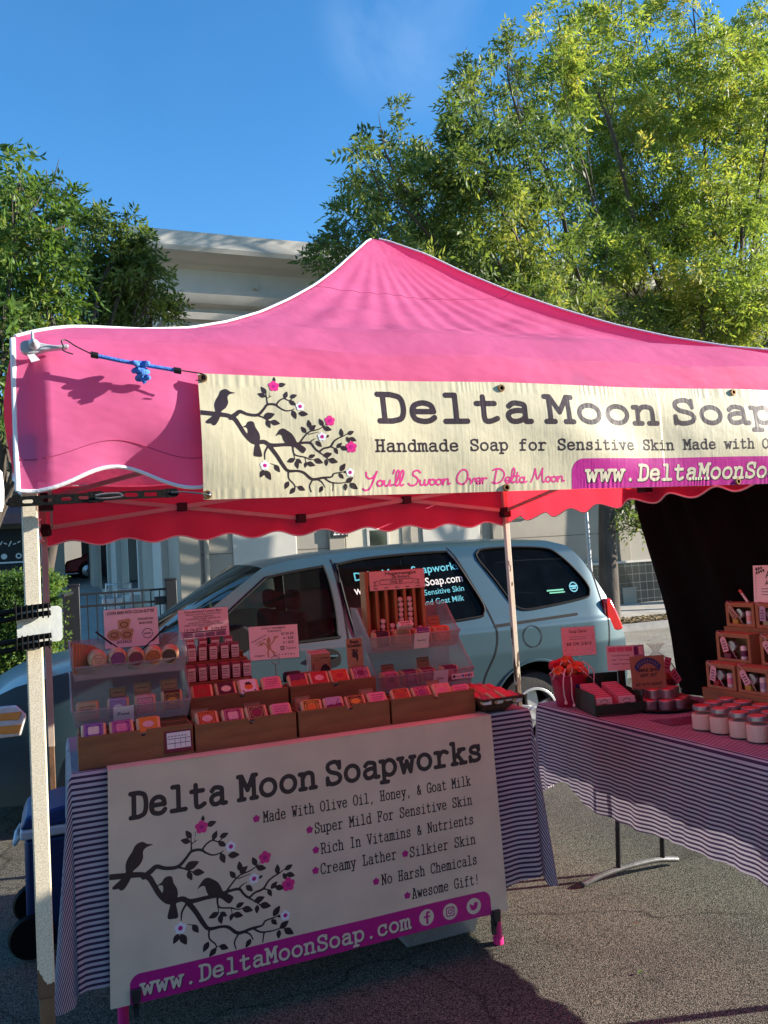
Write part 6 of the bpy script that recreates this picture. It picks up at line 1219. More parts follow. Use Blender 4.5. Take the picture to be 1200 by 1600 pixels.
# upright wrapped soaps inside the bins
def upright(x, y, z, c1, c2, c3, kind, label, group, yaw=0, n_stack=2):
    soap(x, y, z + .034, c1, c2, c3, kind, label, group, tilt=80, yaw=yaw, w=.078, h=.066, t=.028)
GI = 'wrapped soaps standing in the clear bins'
for x, z, a, b, c, kd, lb in ((.149, 1.092, 'sand', 'black', 'black', 'text', 'tan and black soap in the lower left bin'), (.258, 1.092, 'lilac', 'purple', 'white', 'oval', 'lilac soap under a kraft card in the lower left bin'), (.355, 1.092, 'blush', 'wine', 'rose', 'oval', 'blush soap under the tallest kraft card in the lower left bin'), (.455, 1.097, 'cocoa', 'gold', 'gold', 'oval', 'dark soap with a golden oval in the lower left bin'),
 (1.372, 1.238, 'black', 'plum', 'plum', 'ornate', 'black soap at the left of the upper right bin'), (1.470, 1.238, 'tan', 'cocoa', 'cocoa', 'text', 'tan soap with brown print in the upper right bin'), (1.569, 1.238, 'purple', 'white', 'white', 'text', 'purple and white lettered soap in the upper right bin'), (1.662, 1.238, 'rust', 'peach', 'peach', 'oval', 'orange soap at the right of the upper right bin'),
 (1.399, 1.058, 'rose', 'plum', 'plum', 'ornate', 'pink and plum soap at the left of the lower right bin'), (1.492, 1.058, 'plum', 'rose', 'lilac', 'oval', 'plum soap with a lilac oval in the lower right bin'), (1.580, 1.058, 'wine', 'blush', 'lilac', 'oval', 'wine soap under a kraft card in the lower right bin'), (1.690, 1.058, 'plum', 'wine', 'rose', 'oval', 'dark plum soap at the right of the lower right bin')):
    yb = 1.245 if x < .6 else 1.345
    upright(x, yb, z, a, b, c, kd, lb, GI, yaw=(int(x * 977) % 9) - 4)
    if x != 1.372 or 1:
        for r in (1, 2):
            soap(x + .003 * r, yb + .031 * r, z + .036, a, b, c, kd, 'soap behind the ' + lb.replace(' standing', ''), GI, tilt=82, w=.078, h=.066, t=.028) if r == 1 else None
for x, y, z, lb in ((.262, 1.285, 1.150, 'kraft name card over the lilac soap in the lower left bin'), (.352, 1.285, 1.158, 'kraft name card over the blush soap in the lower left bin'), (.452, 1.285, 1.160, 'kraft name card over the golden oval soap'), (1.583, 1.39, 1.125, 'kraft name card over the wine soap in the lower right bin'), (1.41, 1.39, 1.11, 'kraft name card at the left of the lower right bin'), (1.655, 1.40, 1.305, 'orange kraft card over the orange soap in the upper right bin')):
    c_ = card('flavour_card', lb, 'card', x, y, z, .062, .048, (-10, 0, 2), 'kraft', group='kraft name cards in the clear bins'); a = Art(-.031, 0, .031, .048, .0011); a.rrect(-.028, .012, .028, .045, .003); a.rrect(-.0265, .0135, .0265, .0435, .002, sub=True)
    for q in range(5): a.stroke([(-.017 + .008 * q, .029), (-.012 + .008 * q, .031)], .0014)
    card_art(c_, a, 'ink', 'printed_border')
c_ = card('soap_carton', 'small white carton lying on the soaps below the lip balm rack', 'box', 1.475, 1.315, 1.318, .066, .024, (-30, 0, -3), 'card_pinkish', .03, bev=.001); lines(c_, [('Hand Made', 0, .013, .011, .046, 0, .02), ('& so Rare', 0, .003, .010, .044, 0, .02)], fnn=on_card(.03))
# round loofah soaps
pm('loofah_fibre', (.62, .44, .24), .85, .25, 60, .9, 120)
for k, (x, z, c1, lb) in enumerate(((.190, 1.329, 'peach', 'round loofah soap with a peach printed face, leftmost'), (.261, 1.329, 'violet', 'round loofah soap with a purple face'), (.327, 1.324, 'wine', 'round loofah soap with a dull wine face'), (.392, 1.324, 'rust', 'round loofah soap with an orange face'), (.453, 1.322, 'cocoa', 'round loofah soap with a brown face, rightmost'))):
    o = thing('loofah_soap', lb, 'soap', (x, 1.235, z - .012), 'round loofah soaps in the upper left bin', (R(8), 0, R(6 - 4 * k)))
    m = MB(); m.lathe([(.0, -.034), (.028, -.034), (.033, -.026), (.0345, 0), (.033, .026), (.029, .033), (0, .034)], 28, (0, 0, 0), axis='y'); build('loofah', m, 'loofah_fibre', o, local=True, smooth=60)
    m = MB(); m.lathe([(0, .0358), (.026, .0352), (.0265, .034)], 28, (0, 0, 0), axis='y'); lb_ = build('face_label', m, 'ink_' + c1, o, local=True)
    a = Art(-.03, -.03, .03, .03, .0011); a.ell(0, 0, .0235); a.ell(0, 0, .0222, sub=True)
    for q, f in enumerate((.010, .004, -.002, -.008)):
        x_ = -.014 + .002 * (q % 2)
        while x_ < .013: a.stroke([(x_, f), (x_ + .003, f)], .0010); x_ += .0062
    m = MB(); a.mesh(lambda u, v: (u, -.0366, v), m); build('printed_ring', m, 'ink' if c1 in ('peach', 'rust') else 'ink_' + ('plum' if c1 != 'cocoa' else 'black'), lb_, local=True, smooth=0)
for k in range(7):
    card('paper_bag', 'folded kraft paper bag, %s of the fan in the upper left bin' % ORD[k], 'paper bag', .122 + .008 * k, 1.225 + .006 * k, 1.268, .075, .112 - .003 * k, (-4, 10 + 3.0 * k, 62 - 3 * k), 'kraft', .002, group='folded kraft bags at the left of the upper left bin')
# lotion boxes in two stepped tiers
rz = tag(build('stepped_riser', MB().box(.535, .80, 1.375, 1.455, ZT, 1.172).box(.535, .80, 1.4555, 1.52, ZT, 1.246), 'box_wood', bev=.003), 'brown two step wooden riser under the small lotion boxes', 'riser')
def lotion(x, y, z, lb):
    o = thing('lotion_box', lb, 'box', (x, y, z), 'small lotion boxes on the stepped riser', (0, 0, R(((x * 900) % 5) - 2)))
    put('carton', mesh_of(('lot',), lambda: MB().box(-.0170, .0170, -.014, .014, 0, .066), 'carton_red_lit'), o, .0012)
    lab = put('front_label', mesh_of(('lotl',), lambda: MB().box(-.0150, .0150, -.0152, -.0142, .005, .057), 'card_pinkish'), o)
    def rr():
        a = Art(-.016, .003, .016, .052, .0011)
        for f in (.044, .036, .030, .024, .012): a.stroke([(-.011, f), (.010, f)], .0011 if f < .04 else .002)
        m = MB(); a.mesh(lambda u, v: (u, -.0158, v), m); return m
    put('printed_rules', mesh_of(('lotr',), rr, 'carton_red_lit'), lab)
tiers = [('front row of the lower step', 1.392, 1.1725, 6, .553, .0445), ('back row of the lower step', 1.428, 1.1725, 6, .550, .0445), ('front row of the upper step', 1.473, 1.2465, 5, .570, .0440), ('back row of the upper step', 1.505, 1.2465, 4, .570, .0520)]
for nm, y, z, n, x0, dx in tiers:
    for k in range(n): lotion(x0 + dx * k + (.004 if k > 2 else 0), y, z + (.024 if (nm.startswith('back row of the upper')) else 0), 'small red-lit lotion box, %s from the left in the %s' % (ORD[k], nm))
o = tag(build('step_block', MB().box(.55, .79, 1.49, 1.52, 1.2465, 1.270), 'box_wood'), 'thin wood block raising the last row of lotion boxes', 'block')

# signs on the front table
def sleeve(o, w, h): m = MB(); m.box(-w / 2 - .005, w / 2 + .005, .0012, .0018, -.006, h + .005); build('clear_sleeve', m, 'clear_sleeve', o, local=True, smooth=0)
pm('sign_pink', (.84, .72, .72), .5, .03, 15)
ls = card('loofah_sign', 'pink sign for loofah bars with cocoa butter in a black clip stand', 'sign', .330, 1.385, 1.340, .205, .150, (-6, 0, 0), 'sign_pink', .0012); 
lines(ls, [('LOOFA BARS WITH COCOA BUTTER', 0, .130, .017, .180, 0, .02), ('EXFOLIATE AND', .055, .101, .012, .060, 0, .02), ('MOISTURIZE', .055, .085, .012, .050, 0, .02), ('$10 EACH', -.030, .016, .016, .054, 0, .02)])
for cx, cz, kd in ((-.028, .088, 0), (-.066, .050, 1), (-.018, .048, 0)):
    a = Art(-.103, 0, .103, .15, .0018); (a.poly([(cx - .024, cz + .018), (cx + .020, cz + .024), (cx + .026, cz + .016), (cx + .016, cz - .020), (cx - .022, cz - .018)]) if not kd else a.ell(cx, cz, .027, .022)); po = card_art(ls, a, 'ink_sand', 'soap_picture'); a = Art(-.103, 0, .103, .15, .0018); a.ell(cx, cz, .015, .011); a.ell(cx, cz, .012, .008, sub=True); m = MB(); a.mesh(lambda u, v: (u, -.0020, v), m); build('picture_ring', m, 'ink_cocoa', po, local=True, smooth=0)
a = Art(.02, .02, .1, .075, .0013)
for t0, t1 in ((20, 160), (200, 340)): a.stroke([(.060 + .019 * math.cos(R(t)), .047 + .019 * math.sin(R(t))) for t in np.linspace(t0, t1, 14)], .0012)
a.poly([(.037, .050), (.043, .052), (.041, .044)]); a.poly([(.083, .044), (.077, .042), (.079, .050)])
for q in range(6): a.stroke([(.047 + .0045 * q, .047), (.0495 + .0045 * q, .047)], .0019)
card_art(ls, a, 'ink', 'round_stamp'); sleeve(ls, .205, .150)
for sx in (-1, 1):
    m = MB(); m.bar((sx * .135, .006, .070), (sx * .075, .004, .015), .016, .007); m.bar((sx * .075, .004, .018), (sx * .02, .004, -.03), .010, .007); build('clip_prong', m, 'black_plastic', ls, local=True, bev=.002)
m = MB(); m.box(-.02, .02, -.02, .03, -.088, -.03); build('clip_base', m, 'black_plastic', ls, local=True, bev=.003)
l2 = card('lotion_sign', 'pink sign for concentrated lotion bars above the small lotion boxes', 'sign', .640, 1.545, 1.337, .212, .124, (-8, 0, 0), 'sign_pink', .0012)
lines(l2, [('Concentrated Lotion Bars', 0, .109, .013, .160, 0, .015), ('HEALING NATURAL SHEA BUTTER', 0, .098, .009, .150, 0, .01), ('NATURAL BEESWAX', 0, .088, .009, .085, 0, .01), ('NOURISHING SWEET ALMOND OIL', 0, .079, .009, .145, 0, .01), ('VITAMIN E', 0, .071, .008, .045, 0, .01), ('& NO EARTH HARMFUL DYES', 0, .062, .009, .130, 0, .01), ('GREAT FOR HANDS, ELBOWS, KNEES', 0, .053, .009, .165, 0, .01), ('AND NAILS', 0, .045, .008, .05, 0, .01), ('1.3 Oz $10', -.048, .033, .0125, .075, 0, .02), ('2 Oz $15', .062, .033, .0125, .065, 0, .02)])
a = Art(-.104, 0, .104, .122, .0012); a.ell(.005, .0395, .0042); a.ell(.012, .0395, .0042); a.poly([(.0012, .038), (.0085, .029), (.0158, .038), (.0085, .042)]); card_art(l2, a, 'mark_red', 'heart')
a = Art(-.104, 0, .104, .122, .0015); a.rrect(-.090, .0245, .092, .029, .001); card_art(l2, a, 'ink', 'black_rule')
for q in range(4):
    a = Art(-.104, 0, .104, .122, .0015); a.rrect(-.090 + .046 * q, .004, -.047 + .046 * q, .023, .001); po = card_art(l2, a, 'ink_lilac', 'product_picture'); a = Art(-.104, 0, .104, .122, .0012)
    for f in (.008, .013, .018): a.stroke([(-.086 + .046 * q, f), (-.052 + .046 * q, f)], .0009)
    m = MB(); a.mesh(lambda u, v: (u, -.0020, v), m); build('picture_rules', m, 'ink', po, local=True, smooth=0)
sleeve(l2, .208, .122); m = MB(); m.tube([(0, .004, 0), (0, .004, -.14)], .003, 6); build('stem', m, 'steel', l2, local=True)
l3 = card('price_sign', 'pink price sign with a drawn winged figure on a ring topped wire stand', 'sign', .905, 1.40, 1.232, .212, .140, (-8, 1.5, 0), 'sign_pink', .0012)
lines(l3, [('LOCALLY HANDMADE', .0, .126, .012, .105, .0, .01), ('IN MODESTO', .004, .113, .011, .06, 0, .01), ('$7.50 EA', .060, .098, .0155, .056, .0, .015), ('4 / $28', .062, .080, .0145, .046, 0, .015), ('6 / $35', .062, .062, .0145, .046, 0, .015), ('Square', .072, .037, .015, .042, 0, .0), ('imagine', -.066, .014, .011, .042, 0, .01)])
lines(l3, [('HANDCRAFTED WITH', -.064, .085, .0085, .07, R(24), .01), ('LOVE & CARE', -.056, .074, .0085, .05, R(24), .01)])
a = Art(-.106, 0, .106, .14, .0012); a.rrect(.026, .034, .043, .051, .003); a.rrect(.0295, .0375, .0395, .0475, .002, sub=True); a.rrect(.0325, .0405, .0365, .0445, .0005)
for q, wq in enumerate((.004, .003, .006, .004, .006, .004)): a.rrect(.018 + .0125 * q, .014, .018 + .0125 * q + wq, .019, .001)
card_art(l3, a, 'ink', 'payment_marks')
a = Art(-.106, 0, .106, .14, .0012); X, Z = -.024, .062
a.ell(X, Z + .012, .0085, .0095); a.poly([(X - .009, Z + .018), (X + .009, Z + .018), (X + .003, Z + .034)]); a.poly([(X - .009, Z + .002), (X + .008, Z + .002), (X + .010, Z - .022), (X - .006, Z - .024)])
a.stroke([(X - .008, Z - .002), (X - .022, Z + .008), (X - .030, Z - .002)], .0026); a.stroke([(X + .008, Z - .001), (X + .020, Z + .010), (X + .026, Z + .022)], .0026); a.poly([(X + .022, Z + .016), (X + .048, Z + .034), (X + .024, Z + .032)]); a.poly([(X - .028, Z), (X - .052, Z - .008), (X - .030, Z + .012)])
a.stroke([(X - .002, Z - .02), (X - .006, Z - .036), (X - .003, Z - .052)], .003); a.stroke([(X + .006, Z - .02), (X + .018, Z - .034), (X + .024, Z - .052)], .003); a.stroke([(X - .012, Z - .008), (X + .034, Z - .042)], .0012)
card_art(l3, a, 'ink_tan', 'figure_drawing'); sleeve(l3, .212, .140)
m = MB(); m.tube([(.018 * math.cos(t), -.006, -.004 + .018 * math.sin(t)) for t in np.linspace(0, 6.28, 22)[:-1]], .0017, 6, closed=True); m.tube([(0, -.006, -.022), (0, -.004, -.095)], .0028, 6); m.box(-.025, .025, -.02, .02, -.1, -.095); build('ring_stand', m, 'steel', l3, local=True)
bs = card('winner_card', 'tan Best Smeller card with a small black picture between soap and bin', 'card', 1.236, 1.318, 1.150, .073, .142, (-4, 0, 0), 'kraft', .0012, bev=0)
lines(bs, [('Best', 0, .122, .019, .040, 0, .04), ('Smeller', 0, .106, .018, .066, 0, .04)])
a = Art(-.036, 0, .036, .142, .0011); a.poly([(p * .001, .058 + q * .001) for p, q in [(-18, 38), (10, 38), (16, 30), (10, 22), (14, 10), (12, -8), (8, -20), (6, -8), (0, 4), (-6, 2), (-12, 8), (-18, 6), (-10, 18), (-18, 20), (-8, 28)]]); a.ell(.004, .088, .003, sub=True); card_art(bs, a, 'ink', 'animal_picture')
bk = thing('leaflet_stack', 'stack of pink topped leaflets behind the raised right soap box', 'leaflets', (1.12, 1.44, 1.155))
for k in range(6):
    m = MB(); m.box(1.062, 1.150, 1.400 + .012 * k, 1.409 + .012 * k, 1.14 + .001 * k, 1.234 + .002 * k); lo = build('leaflet', m, 'card_pinkish' if k % 2 else 'kraft', bk, bev=.001)
    if k == 0:
        m = MB(); a = Art(1.062, 1.14, 1.15, 1.236, .0013); a.ell(1.088, 1.213, .009); a.ell(1.088, 1.213, .0075, sub=True); a.poly([(1.100, 1.158), (1.110, 1.182), (1.126, 1.190), (1.142, 1.176), (1.146, 1.156), (1.13, 1.162), (1.12, 1.158)]); a.stroke([(1.072, 1.155), (1.072, 1.195)], .0012)
        for q in range(6): a.stroke([(1.106 + .006 * q, 1.214), (1.109 + .006 * q, 1.2145)], .0016)
        a.mesh(lambda u, v: (u, 1.3993, v), m); build('cover_print', m, 'ink', lo, smooth=0)
tag(build('leaflet_block', MB().box(1.05, 1.16, 1.385, 1.475, 1.031, 1.139), 'wood_dark'), 'dark wood block under the leaflet stack', 'block')
tag(build('phone', MB().box(.93, 1.01, 1.372, 1.40, 1.13, 1.175), 'black_plastic', bev=.012), 'black card reader lying behind the raised soap boxes', 'device')
# lip balm rack
rk = thing('lip_balm_rack', 'wooden lip balm dispenser with six open channels on the upper right bin', 'rack', (1.470, 1.40, 1.285))
XA, XB, YA, YB2, ZA, ZB = 1.328, 1.612, 1.392, 1.462, 1.262, 1.572
m = MB(); m.box(XA, XB, YB2 - .006, YB2, ZA, ZB); build('back_board', m, 'rack_wood', rk, bev=.001)
for k in range(7):
    x = XA + .006 + (XB - XA - .012) * k / 6; m = MB(); w_ = .0065 if k not in (0, 6) else .008; m.box(x - w_, x + w_, YA, YB2 - .0065, ZA, ZB - .062 if k not in (0, 6) else ZB); build('divider', m, 'rack_wood', rk, bev=.0015)
m = MB(); m.box(XA + .0145, XB - .0145, YA + .001, YB2 - .007, ZA, ZA + .008); build('bottom_board', m, 'rack_wood', rk, bev=.001)
m = MB(); m.box(XA + .014, XB - .014, YA + .002, YB2 - .007, ZB - .061, ZB); build('header_board', m, 'rack_wood', rk, bev=.001)
pm('rack_sign', (.78, .50, .50), .55, .04); m = MB(); m.box(XA + .020, XB + .004, YA - .0035, YA - .001, ZB - .086, ZB - .002); hs = build('header_sign', m, 'rack_sign', rk, smooth=0)
HF = lambda a_, b_: (a_, YA - .0045, b_)
for tx, x, z, sz, ft in (('Hugemongus', 1.497, ZB - .020, .020, .150), ('Lip Butters', 1.497, ZB - .034, .014, .085), ('Only $5', 1.475, ZB - .056, .015, .060)):
    m = MB(); write(m, tx, HF, x - ft / 2, z, sz, .015, fit=ft); build('lettering', m, 'ink', hs, smooth=0)
a = Art(XA + .02, ZB - .09, XB + .004, ZB, .0013); a.rrect(1.395, ZB - .062, 1.560, ZB - .041, .002); a.rrect(1.397, ZB - .060, 1.558, ZB - .043, .001, sub=True)
for sx, x in ((-1, 1.388), (1, 1.567)): a.stroke([(x, ZB - .045), (x + sx * .022, ZB - .048), (x + sx * .012, ZB - .056), (x + sx * .022, ZB - .066), (x, ZB - .064)], .0012)
for q in range(5): a.stroke([(1.365 + .052 * q, ZB - .077), (1.382 + .052 * q, ZB - .0765)], .0016)
for q in range(14): a.stroke([(1.40 + .011 * q, ZB - .0375), (1.406 + .011 * q, ZB - .0375)], .0008)
m = MB(); a.mesh(HF, m); build('ribbon_print', m, 'ink', hs, smooth=0)
pm('balm_tube', (.50, .40, .40), .35, .1, 20, coat=.3); pm('balm_cap', (.62, .52, .50), .3, .08, 20, coat=.3)
for c, n in enumerate((2, 4, 3, 8, 8, 2)):
    x = XA + .006 + (XB - XA - .012) * (c + .5) / 6
    for k in range(n):
        o = thing('lip_balm_tube', 'lip balm tube in the %s channel of the rack, %s from the bottom' % (ORD[c], ORD[k]), 'lip balm', (x + .0015 * math.sin(k * 2 + c), YA + .022, ZA + .0175 + .0228 * k), 'lip balm tubes stacked in the rack')
        put('tube', mesh_of(('tube',), lambda: MB().lathe([(0, -.035), (.0105, -.035), (.0105, .010), (0, .0101)], 18, axis='y'), 'balm_tube'), o)
        put('cap', mesh_of(('cap',), lambda: MB().lathe([(.0111, .0102), (.0111, .022), (.0095, .0245), (0, .025)], 18, axis='y'), 'balm_cap'), o)
# boat shaped tray of red soaps on the right
td = thing('wooden_bowl', 'dark boat shaped wooden tray heaped with red soap offcuts', 'tray', (1.745, 1.16, ZT))
m = MB(); q0 = v8(1.70, 1.80, 1.06, 1.32, ZT + .001) + v8(1.668, 1.858, 1.00, 1.40, ZT + .062); m.add(q0, [(3, 2, 1, 0), (0, 1, 5, 4), (1, 2, 6, 5), (2, 3, 7, 6), (3, 0, 4, 7)]); build('tray_body', m, 'wood_dark', td, solid=.008, bev=.006)
m = MB(); m.tube([(1.668, 1.0, ZT + .062), (1.858, 1.0, ZT + .062), (1.858, 1.40, ZT + .062), (1.668, 1.40, ZT + .062)], .006, 8, closed=True); build('tray_rim', m, 'wood_dark', td)
for k in range(16):
    x = 1.70 + .045 * (k % 4) - .004 * (k // 4); y = 1.04 + .085 * (k // 4)
    soap(x - .005, y, ZT + .058 + .006 * ((k * 7) % 3), 'red' if k % 3 else 'wine', 'rose', 'blush', 'text', 'red wrapped soap offcut, %s in the %s row of the boat shaped tray' % (ORD[k % 4], ORD[k // 4]), 'red soap offcuts in the boat shaped tray', tilt=8 + (k * 13 % 14), yaw=(k * 29 % 30) - 15, w=.046, h=.075, t=.022)

# ================================================================== goods on the right table
Z2 = .7635
pm('plastic_red', (.42, .012, .06), .35, .06, 20, coat=.3); pm('pouch_orange', (.66, .13, .05), .9, .2, 60, .6, 160); pm('pouch_red', (.50, .02, .035), .9, .2, 60, .6, 160); pm('cord_white', (.72, .62, .62), .8, .1); pm('green_plastic', (.012, .05, .03), .3, .1, coat=.3); pm('pink_paper', (.72, .25, .30), .6, .08, 40); pm('tin_metal', (.50, .50, .50), .32, .12, 18, .05, 50, metal=.85); pm('lid_red', (.62, .10, .09), .35, .1, 30, coat=.3); pm('wax', (.93, .74, .56), .5, .06, 12, spec=.3); pm('copper_tray', (.07, .035, .03), .35, .2, 12, metal=.5)
clearmat('jar_glass', (.94, .94, .93), .10, .06); pm('basket_wine', (.34, .03, .07), .7, .3, 60, .5, 120); pm('tissue_orange', (.68, .20, .10), .7, .2, 20, .6, 30)
bkx, bky = 2.665, 1.86
bu = thing('red_bucket', 'small red plastic bucket stuffed with orange drawstring soap pouches', 'bucket', (bkx, bky, Z2))
m = MB(); m.lathe([(.070, .0), (.074, .004), (.100, .165), (.104, .168), (.104, .176), (.098, .176), (.097, .166), (.069, .008), (0, .008)], 32, (bkx, bky, Z2), caps=True); build('bucket_shell', m, 'plastic_red', bu, smooth=40)
m = MB(); m.tube([(bkx + .106 * math.cos(t), bky - .02 + .03 * math.sin(t) * 0 - .09 * math.sin(t) * .6, Z2 + .165 - .085 * math.sin(t)) for t in np.linspace(0, math.pi, 14)], .0035, 6); build('bail_handle', m, 'plastic_red', bu)
pm('sticker_blue', (.03, .07, .22), .5, .2, 30); m = MB(); m.grid(10, 4, lambda u, v: (bkx + (.0855 + .012 * v) * math.sin(-.25 + .9 * u), bky - (.0855 + .012 * v) * math.cos(-.25 + .9 * u) - .001, Z2 + .05 + .075 * v)); build('bucket_sticker', m, 'sticker_blue', bu)
rdm = random.Random(4); pl = ['topmost', 'left', 'front', 'rear', 'right', 'rearmost', 'lower front']
for k, (dx, dy, dz, mt) in enumerate(((.0, .0, .235, 'pouch_orange'), (-.062, -.01, .185, 'pouch_orange'), (-.01, -.055, .195, 'pouch_orange'), (.02, .055, .215, 'pouch_red'), (.062, -.01, .20, 'pouch_orange'), (-.045, .05, .215, 'pouch_red'), (.045, -.06, .180, 'pouch_orange'))):
    o = thing('soap_pouch', '%s %s knitted soap pouch with white cords in the red bucket' % (pl[k], 'orange' if 'orange' in mt else 'red'), 'pouch', (bkx + dx, bky + dy, Z2 + dz), 'soap pouches in the red bucket', (R(rdm.uniform(50, 110)), 0, R(rdm.uniform(-60, 60))))
    m = MB(); m.lathe([(0, -.05), (.022, -.044), (.034, -.02), (.035, .005), (.026, .028), (.012, .040), (.018, .052), (.02, .055), (.010, .050), (0, .046)], 16, caps=False); vs = m.v; m.v = [(x * (1 + .10 * math.sin(9 * z * 20 + k)), y * (1 + .12 * math.sin(x * 90 + k)), z) for x, y, z in vs]; build('pouch', m, mt, o, local=True, smooth=80)
    m = MB(); m.tube([tuple(p) for p in cr([(.010, .0, .042), (.03, -.02, .055), (.05, -.03, .02), (.055, -.025, -.03), (.06, -.02, -.07)], 4)], .0028, 6); m.tube([tuple(p) for p in cr([(-.010, .0, .042), (-.025, -.03, .045), (-.035, -.04, .0), (-.03, -.04, -.05)], 4)], .0028, 6); build('cord', m, 'cord_white', o, local=True)
for k, (dx, dz) in enumerate(((-.105, .0), (-.055, -.02), (.09, .03))):
    m = MB(); m.tube([tuple(p) for p in cr([(bkx + dx * .6, bky - .07, Z2 + .21 + dz), (bkx + dx, bky - .108, Z2 + .16 + dz), (bkx + dx - .004, bky - .110, Z2 + .09 + dz), (bkx + dx + .006, bky - .108, Z2 + .045 + dz)], 5)], .0036, 6); m.lathe([(0, -.014), (.008, -.006), (.006, .006), (0, .012)], 10, (bkx + dx + .006, bky - .108, Z2 + .04 + dz)); tag(build('drawstring', m, 'cord_white'), ('white drawstring with a knot over the left side of the bucket', 'white drawstring with a knot over the bucket front', 'short white drawstring over the right of the bucket')[k], 'cord', 'white drawstrings over the red bucket')
ss = card('soap_saver_sign', 'pink patterned sign for soap savers standing behind the red bucket', 'sign', 2.780, 1.90, 1.02, .200, .160, (-4, 1, -12), 'sign_pink')
lines(ss, [('Soap Saver', .0, .128, .026, .110, 0, .005), ('$8 OR 2/$15', .0, .058, .024, .150, 0, .01)]); 
a = Art(-.1, 0, .1, .16, .0014)
for f in (.105, .092):
    for q in range(13): a.stroke([(-.052 + .008 * q, f), (-.048 + .008 * q, f)], .0013)
card_art(ss, a, 'ink', 'small_print')
a = Art(-.1, 0, .1, .16, .0016)
for q in range(70):
    x = rdm.uniform(-.095, .095); z = rdm.uniform(.003, .157)
    if abs(x) < .080 and .045 < z < .152: continue
    t = rdm.uniform(.3, 1.2); a.stroke([(x, z), (x + .006 * math.cos(t), z + .006 * math.sin(t))], .0014)
card_art(ss, a, 'ink_rose', 'confetti_border'); sleeve(ss, .2, .16); m = MB(); m.tube([(0, .004, .0), (0, .004, -.255)], .003, 6); build('stem', m, 'steel', ss, local=True)
gb = thing('card_tray', 'dark green tray filled with pink soap sample cards', 'tray', (2.73, 1.60, Z2))
T_ = Matrix.Translation((2.735, 1.62, Z2)) @ Matrix.Rotation(R(-16), 4, 'Z')
def boxT(mb, x0, x1, y0, y1, z0, z1): return mb.box(x0, x1, y0, y1, z0, z1, T=T_)
m = MB(); boxT(m, -.13, .13, -.17, .17, 0, .008); boxT(m, -.13, .13, -.17, -.163, .0085, .060); boxT(m, -.13, .13, .163, .17, .0085, .17); boxT(m, -.13, -.123, -.1625, .1625, .0085, .11); boxT(m, .123, .13, -.1625, .1625, .0085, .11); build('tray_shell', m, 'green_plastic', gb, bev=.004)
for col in range(2):
    for k in range(9):
        x0 = -.115 + .120 * col; y = -.150 + .028 * k; o = bpy.data.objects.new('sample_card', None)
        m = MB(); boxT(m, x0, x0 + .085, y, y + .012, .010, .090 + .005 * k); 
        so_ = tag(build('sample_card', m, 'pink_paper' if k else 'card_pinkish', bev=.001), 'pink sample card in the %s column of the green tray, %s from the front' % (('left', 'right')[col], (ORD + ['ninth'])[k]), 'card', 'pink sample cards in the green tray')
        if k == 0:
            a = Art(x0, .01, x0 + .085, .1, .0013); cx = x0 + .042; [a.stroke([(cx + .022 * math.cos(R(t)), .058 + .022 * math.sin(R(t))) for t in np.linspace(t0, t0 + 130, 12)], .0013) for t0 in (25, 205)]
            for q in range(5): a.stroke([(cx - .014 + .0065 * q, .058), (cx - .011 + .0065 * q, .058)], .002)
            for q in range(8): a.stroke([(cx - .024 + .0062 * q, .024), (cx - .021 + .0062 * q, .024)], .001)
            m = MB(); a.mesh(lambda u, v: tuple(T_ @ Vector((u, y - .0008, v))), m); build('round_stamp', m, 'ink', so_, smooth=0)
ws = card('sample_sign', 'white sign with a pink header band standing in the green tray', 'sign', 2.872, 1.66, .950, .155, .132, (-5, 2, -14), 'card_white')
a = Art(-.0775, 0, .0775, .132, .002)
for q in range(3): a.rrect(-.068 + .047 * q, .100, -.024 + .047 * q, .124, .001)
card_art(ws, a, 'ink_rose', 'header_band'); lines(ws, [('4 for $5 Discovery', 0, .076, .011, .105, 0, .01), ('Soap - Test Sunday', 0, .054, .011, .105, 0, .01), ('Sample Fragrance', 0, .032, .011, .095, 0, .01)]); m = MB(); m.box(-.02, .02, .001, .012, -.186, .02); build('stem', m, 'black_plastic', ws, local=True, bev=.002)
ps2 = card('purple_sign', 'lilac picture sign partly behind the white pink headed sign', 'sign', 2.995, 1.70, .945, .125, .125, (-5, 0, -14), 'ink_lilac')
for q in range(4):
    a = Art(-.062, 0, .062, .125, .0016); a.rrect(-.056 + .029 * q, .072, -.031 + .029 * q, .116, .001); card_art(ps2, a, ('ink_purple', 'card_white', 'ink_purple', 'card_white')[q], 'picture_panel')
m = MB(); m.box(-.01, .01, .001, .012, -.181, .02); build('stem', m, 'black_plastic', ps2, local=True)
ks = card('gift_set_sign', 'kraft sign for the mini spa gift set behind the tins', 'sign', 2.918, 1.50, .865, .190, .170, (-4, 1, -14), 'kraft')
a = Art(-.095, 0, .095, .17, .0015); P_ = [(.078 * math.cos(R(t)), .062 + .085 * math.sin(R(t))) for t in np.linspace(28, 152, 22)]; a.poly([(x * 1.08, z + .014) for x, z in P_] + [(x * .86, z - .016) for x, z in P_[::-1]]); ao = card_art(ks, a, 'sticker_blue', 'arched_band')
a = Art(-.095, 0, .095, .17, .0013)
for t in np.linspace(45, 135, 9): a.stroke([(.074 * math.cos(R(t)), .058 + .080 * math.sin(R(t))), (.078 * math.cos(R(t)), .066 + .084 * math.sin(R(t)))], .002)
m = MB(); a.mesh(lambda u, v: (u, -.0022, v), m); build('arched_print', m, 'kraft', ao, local=True, smooth=0)
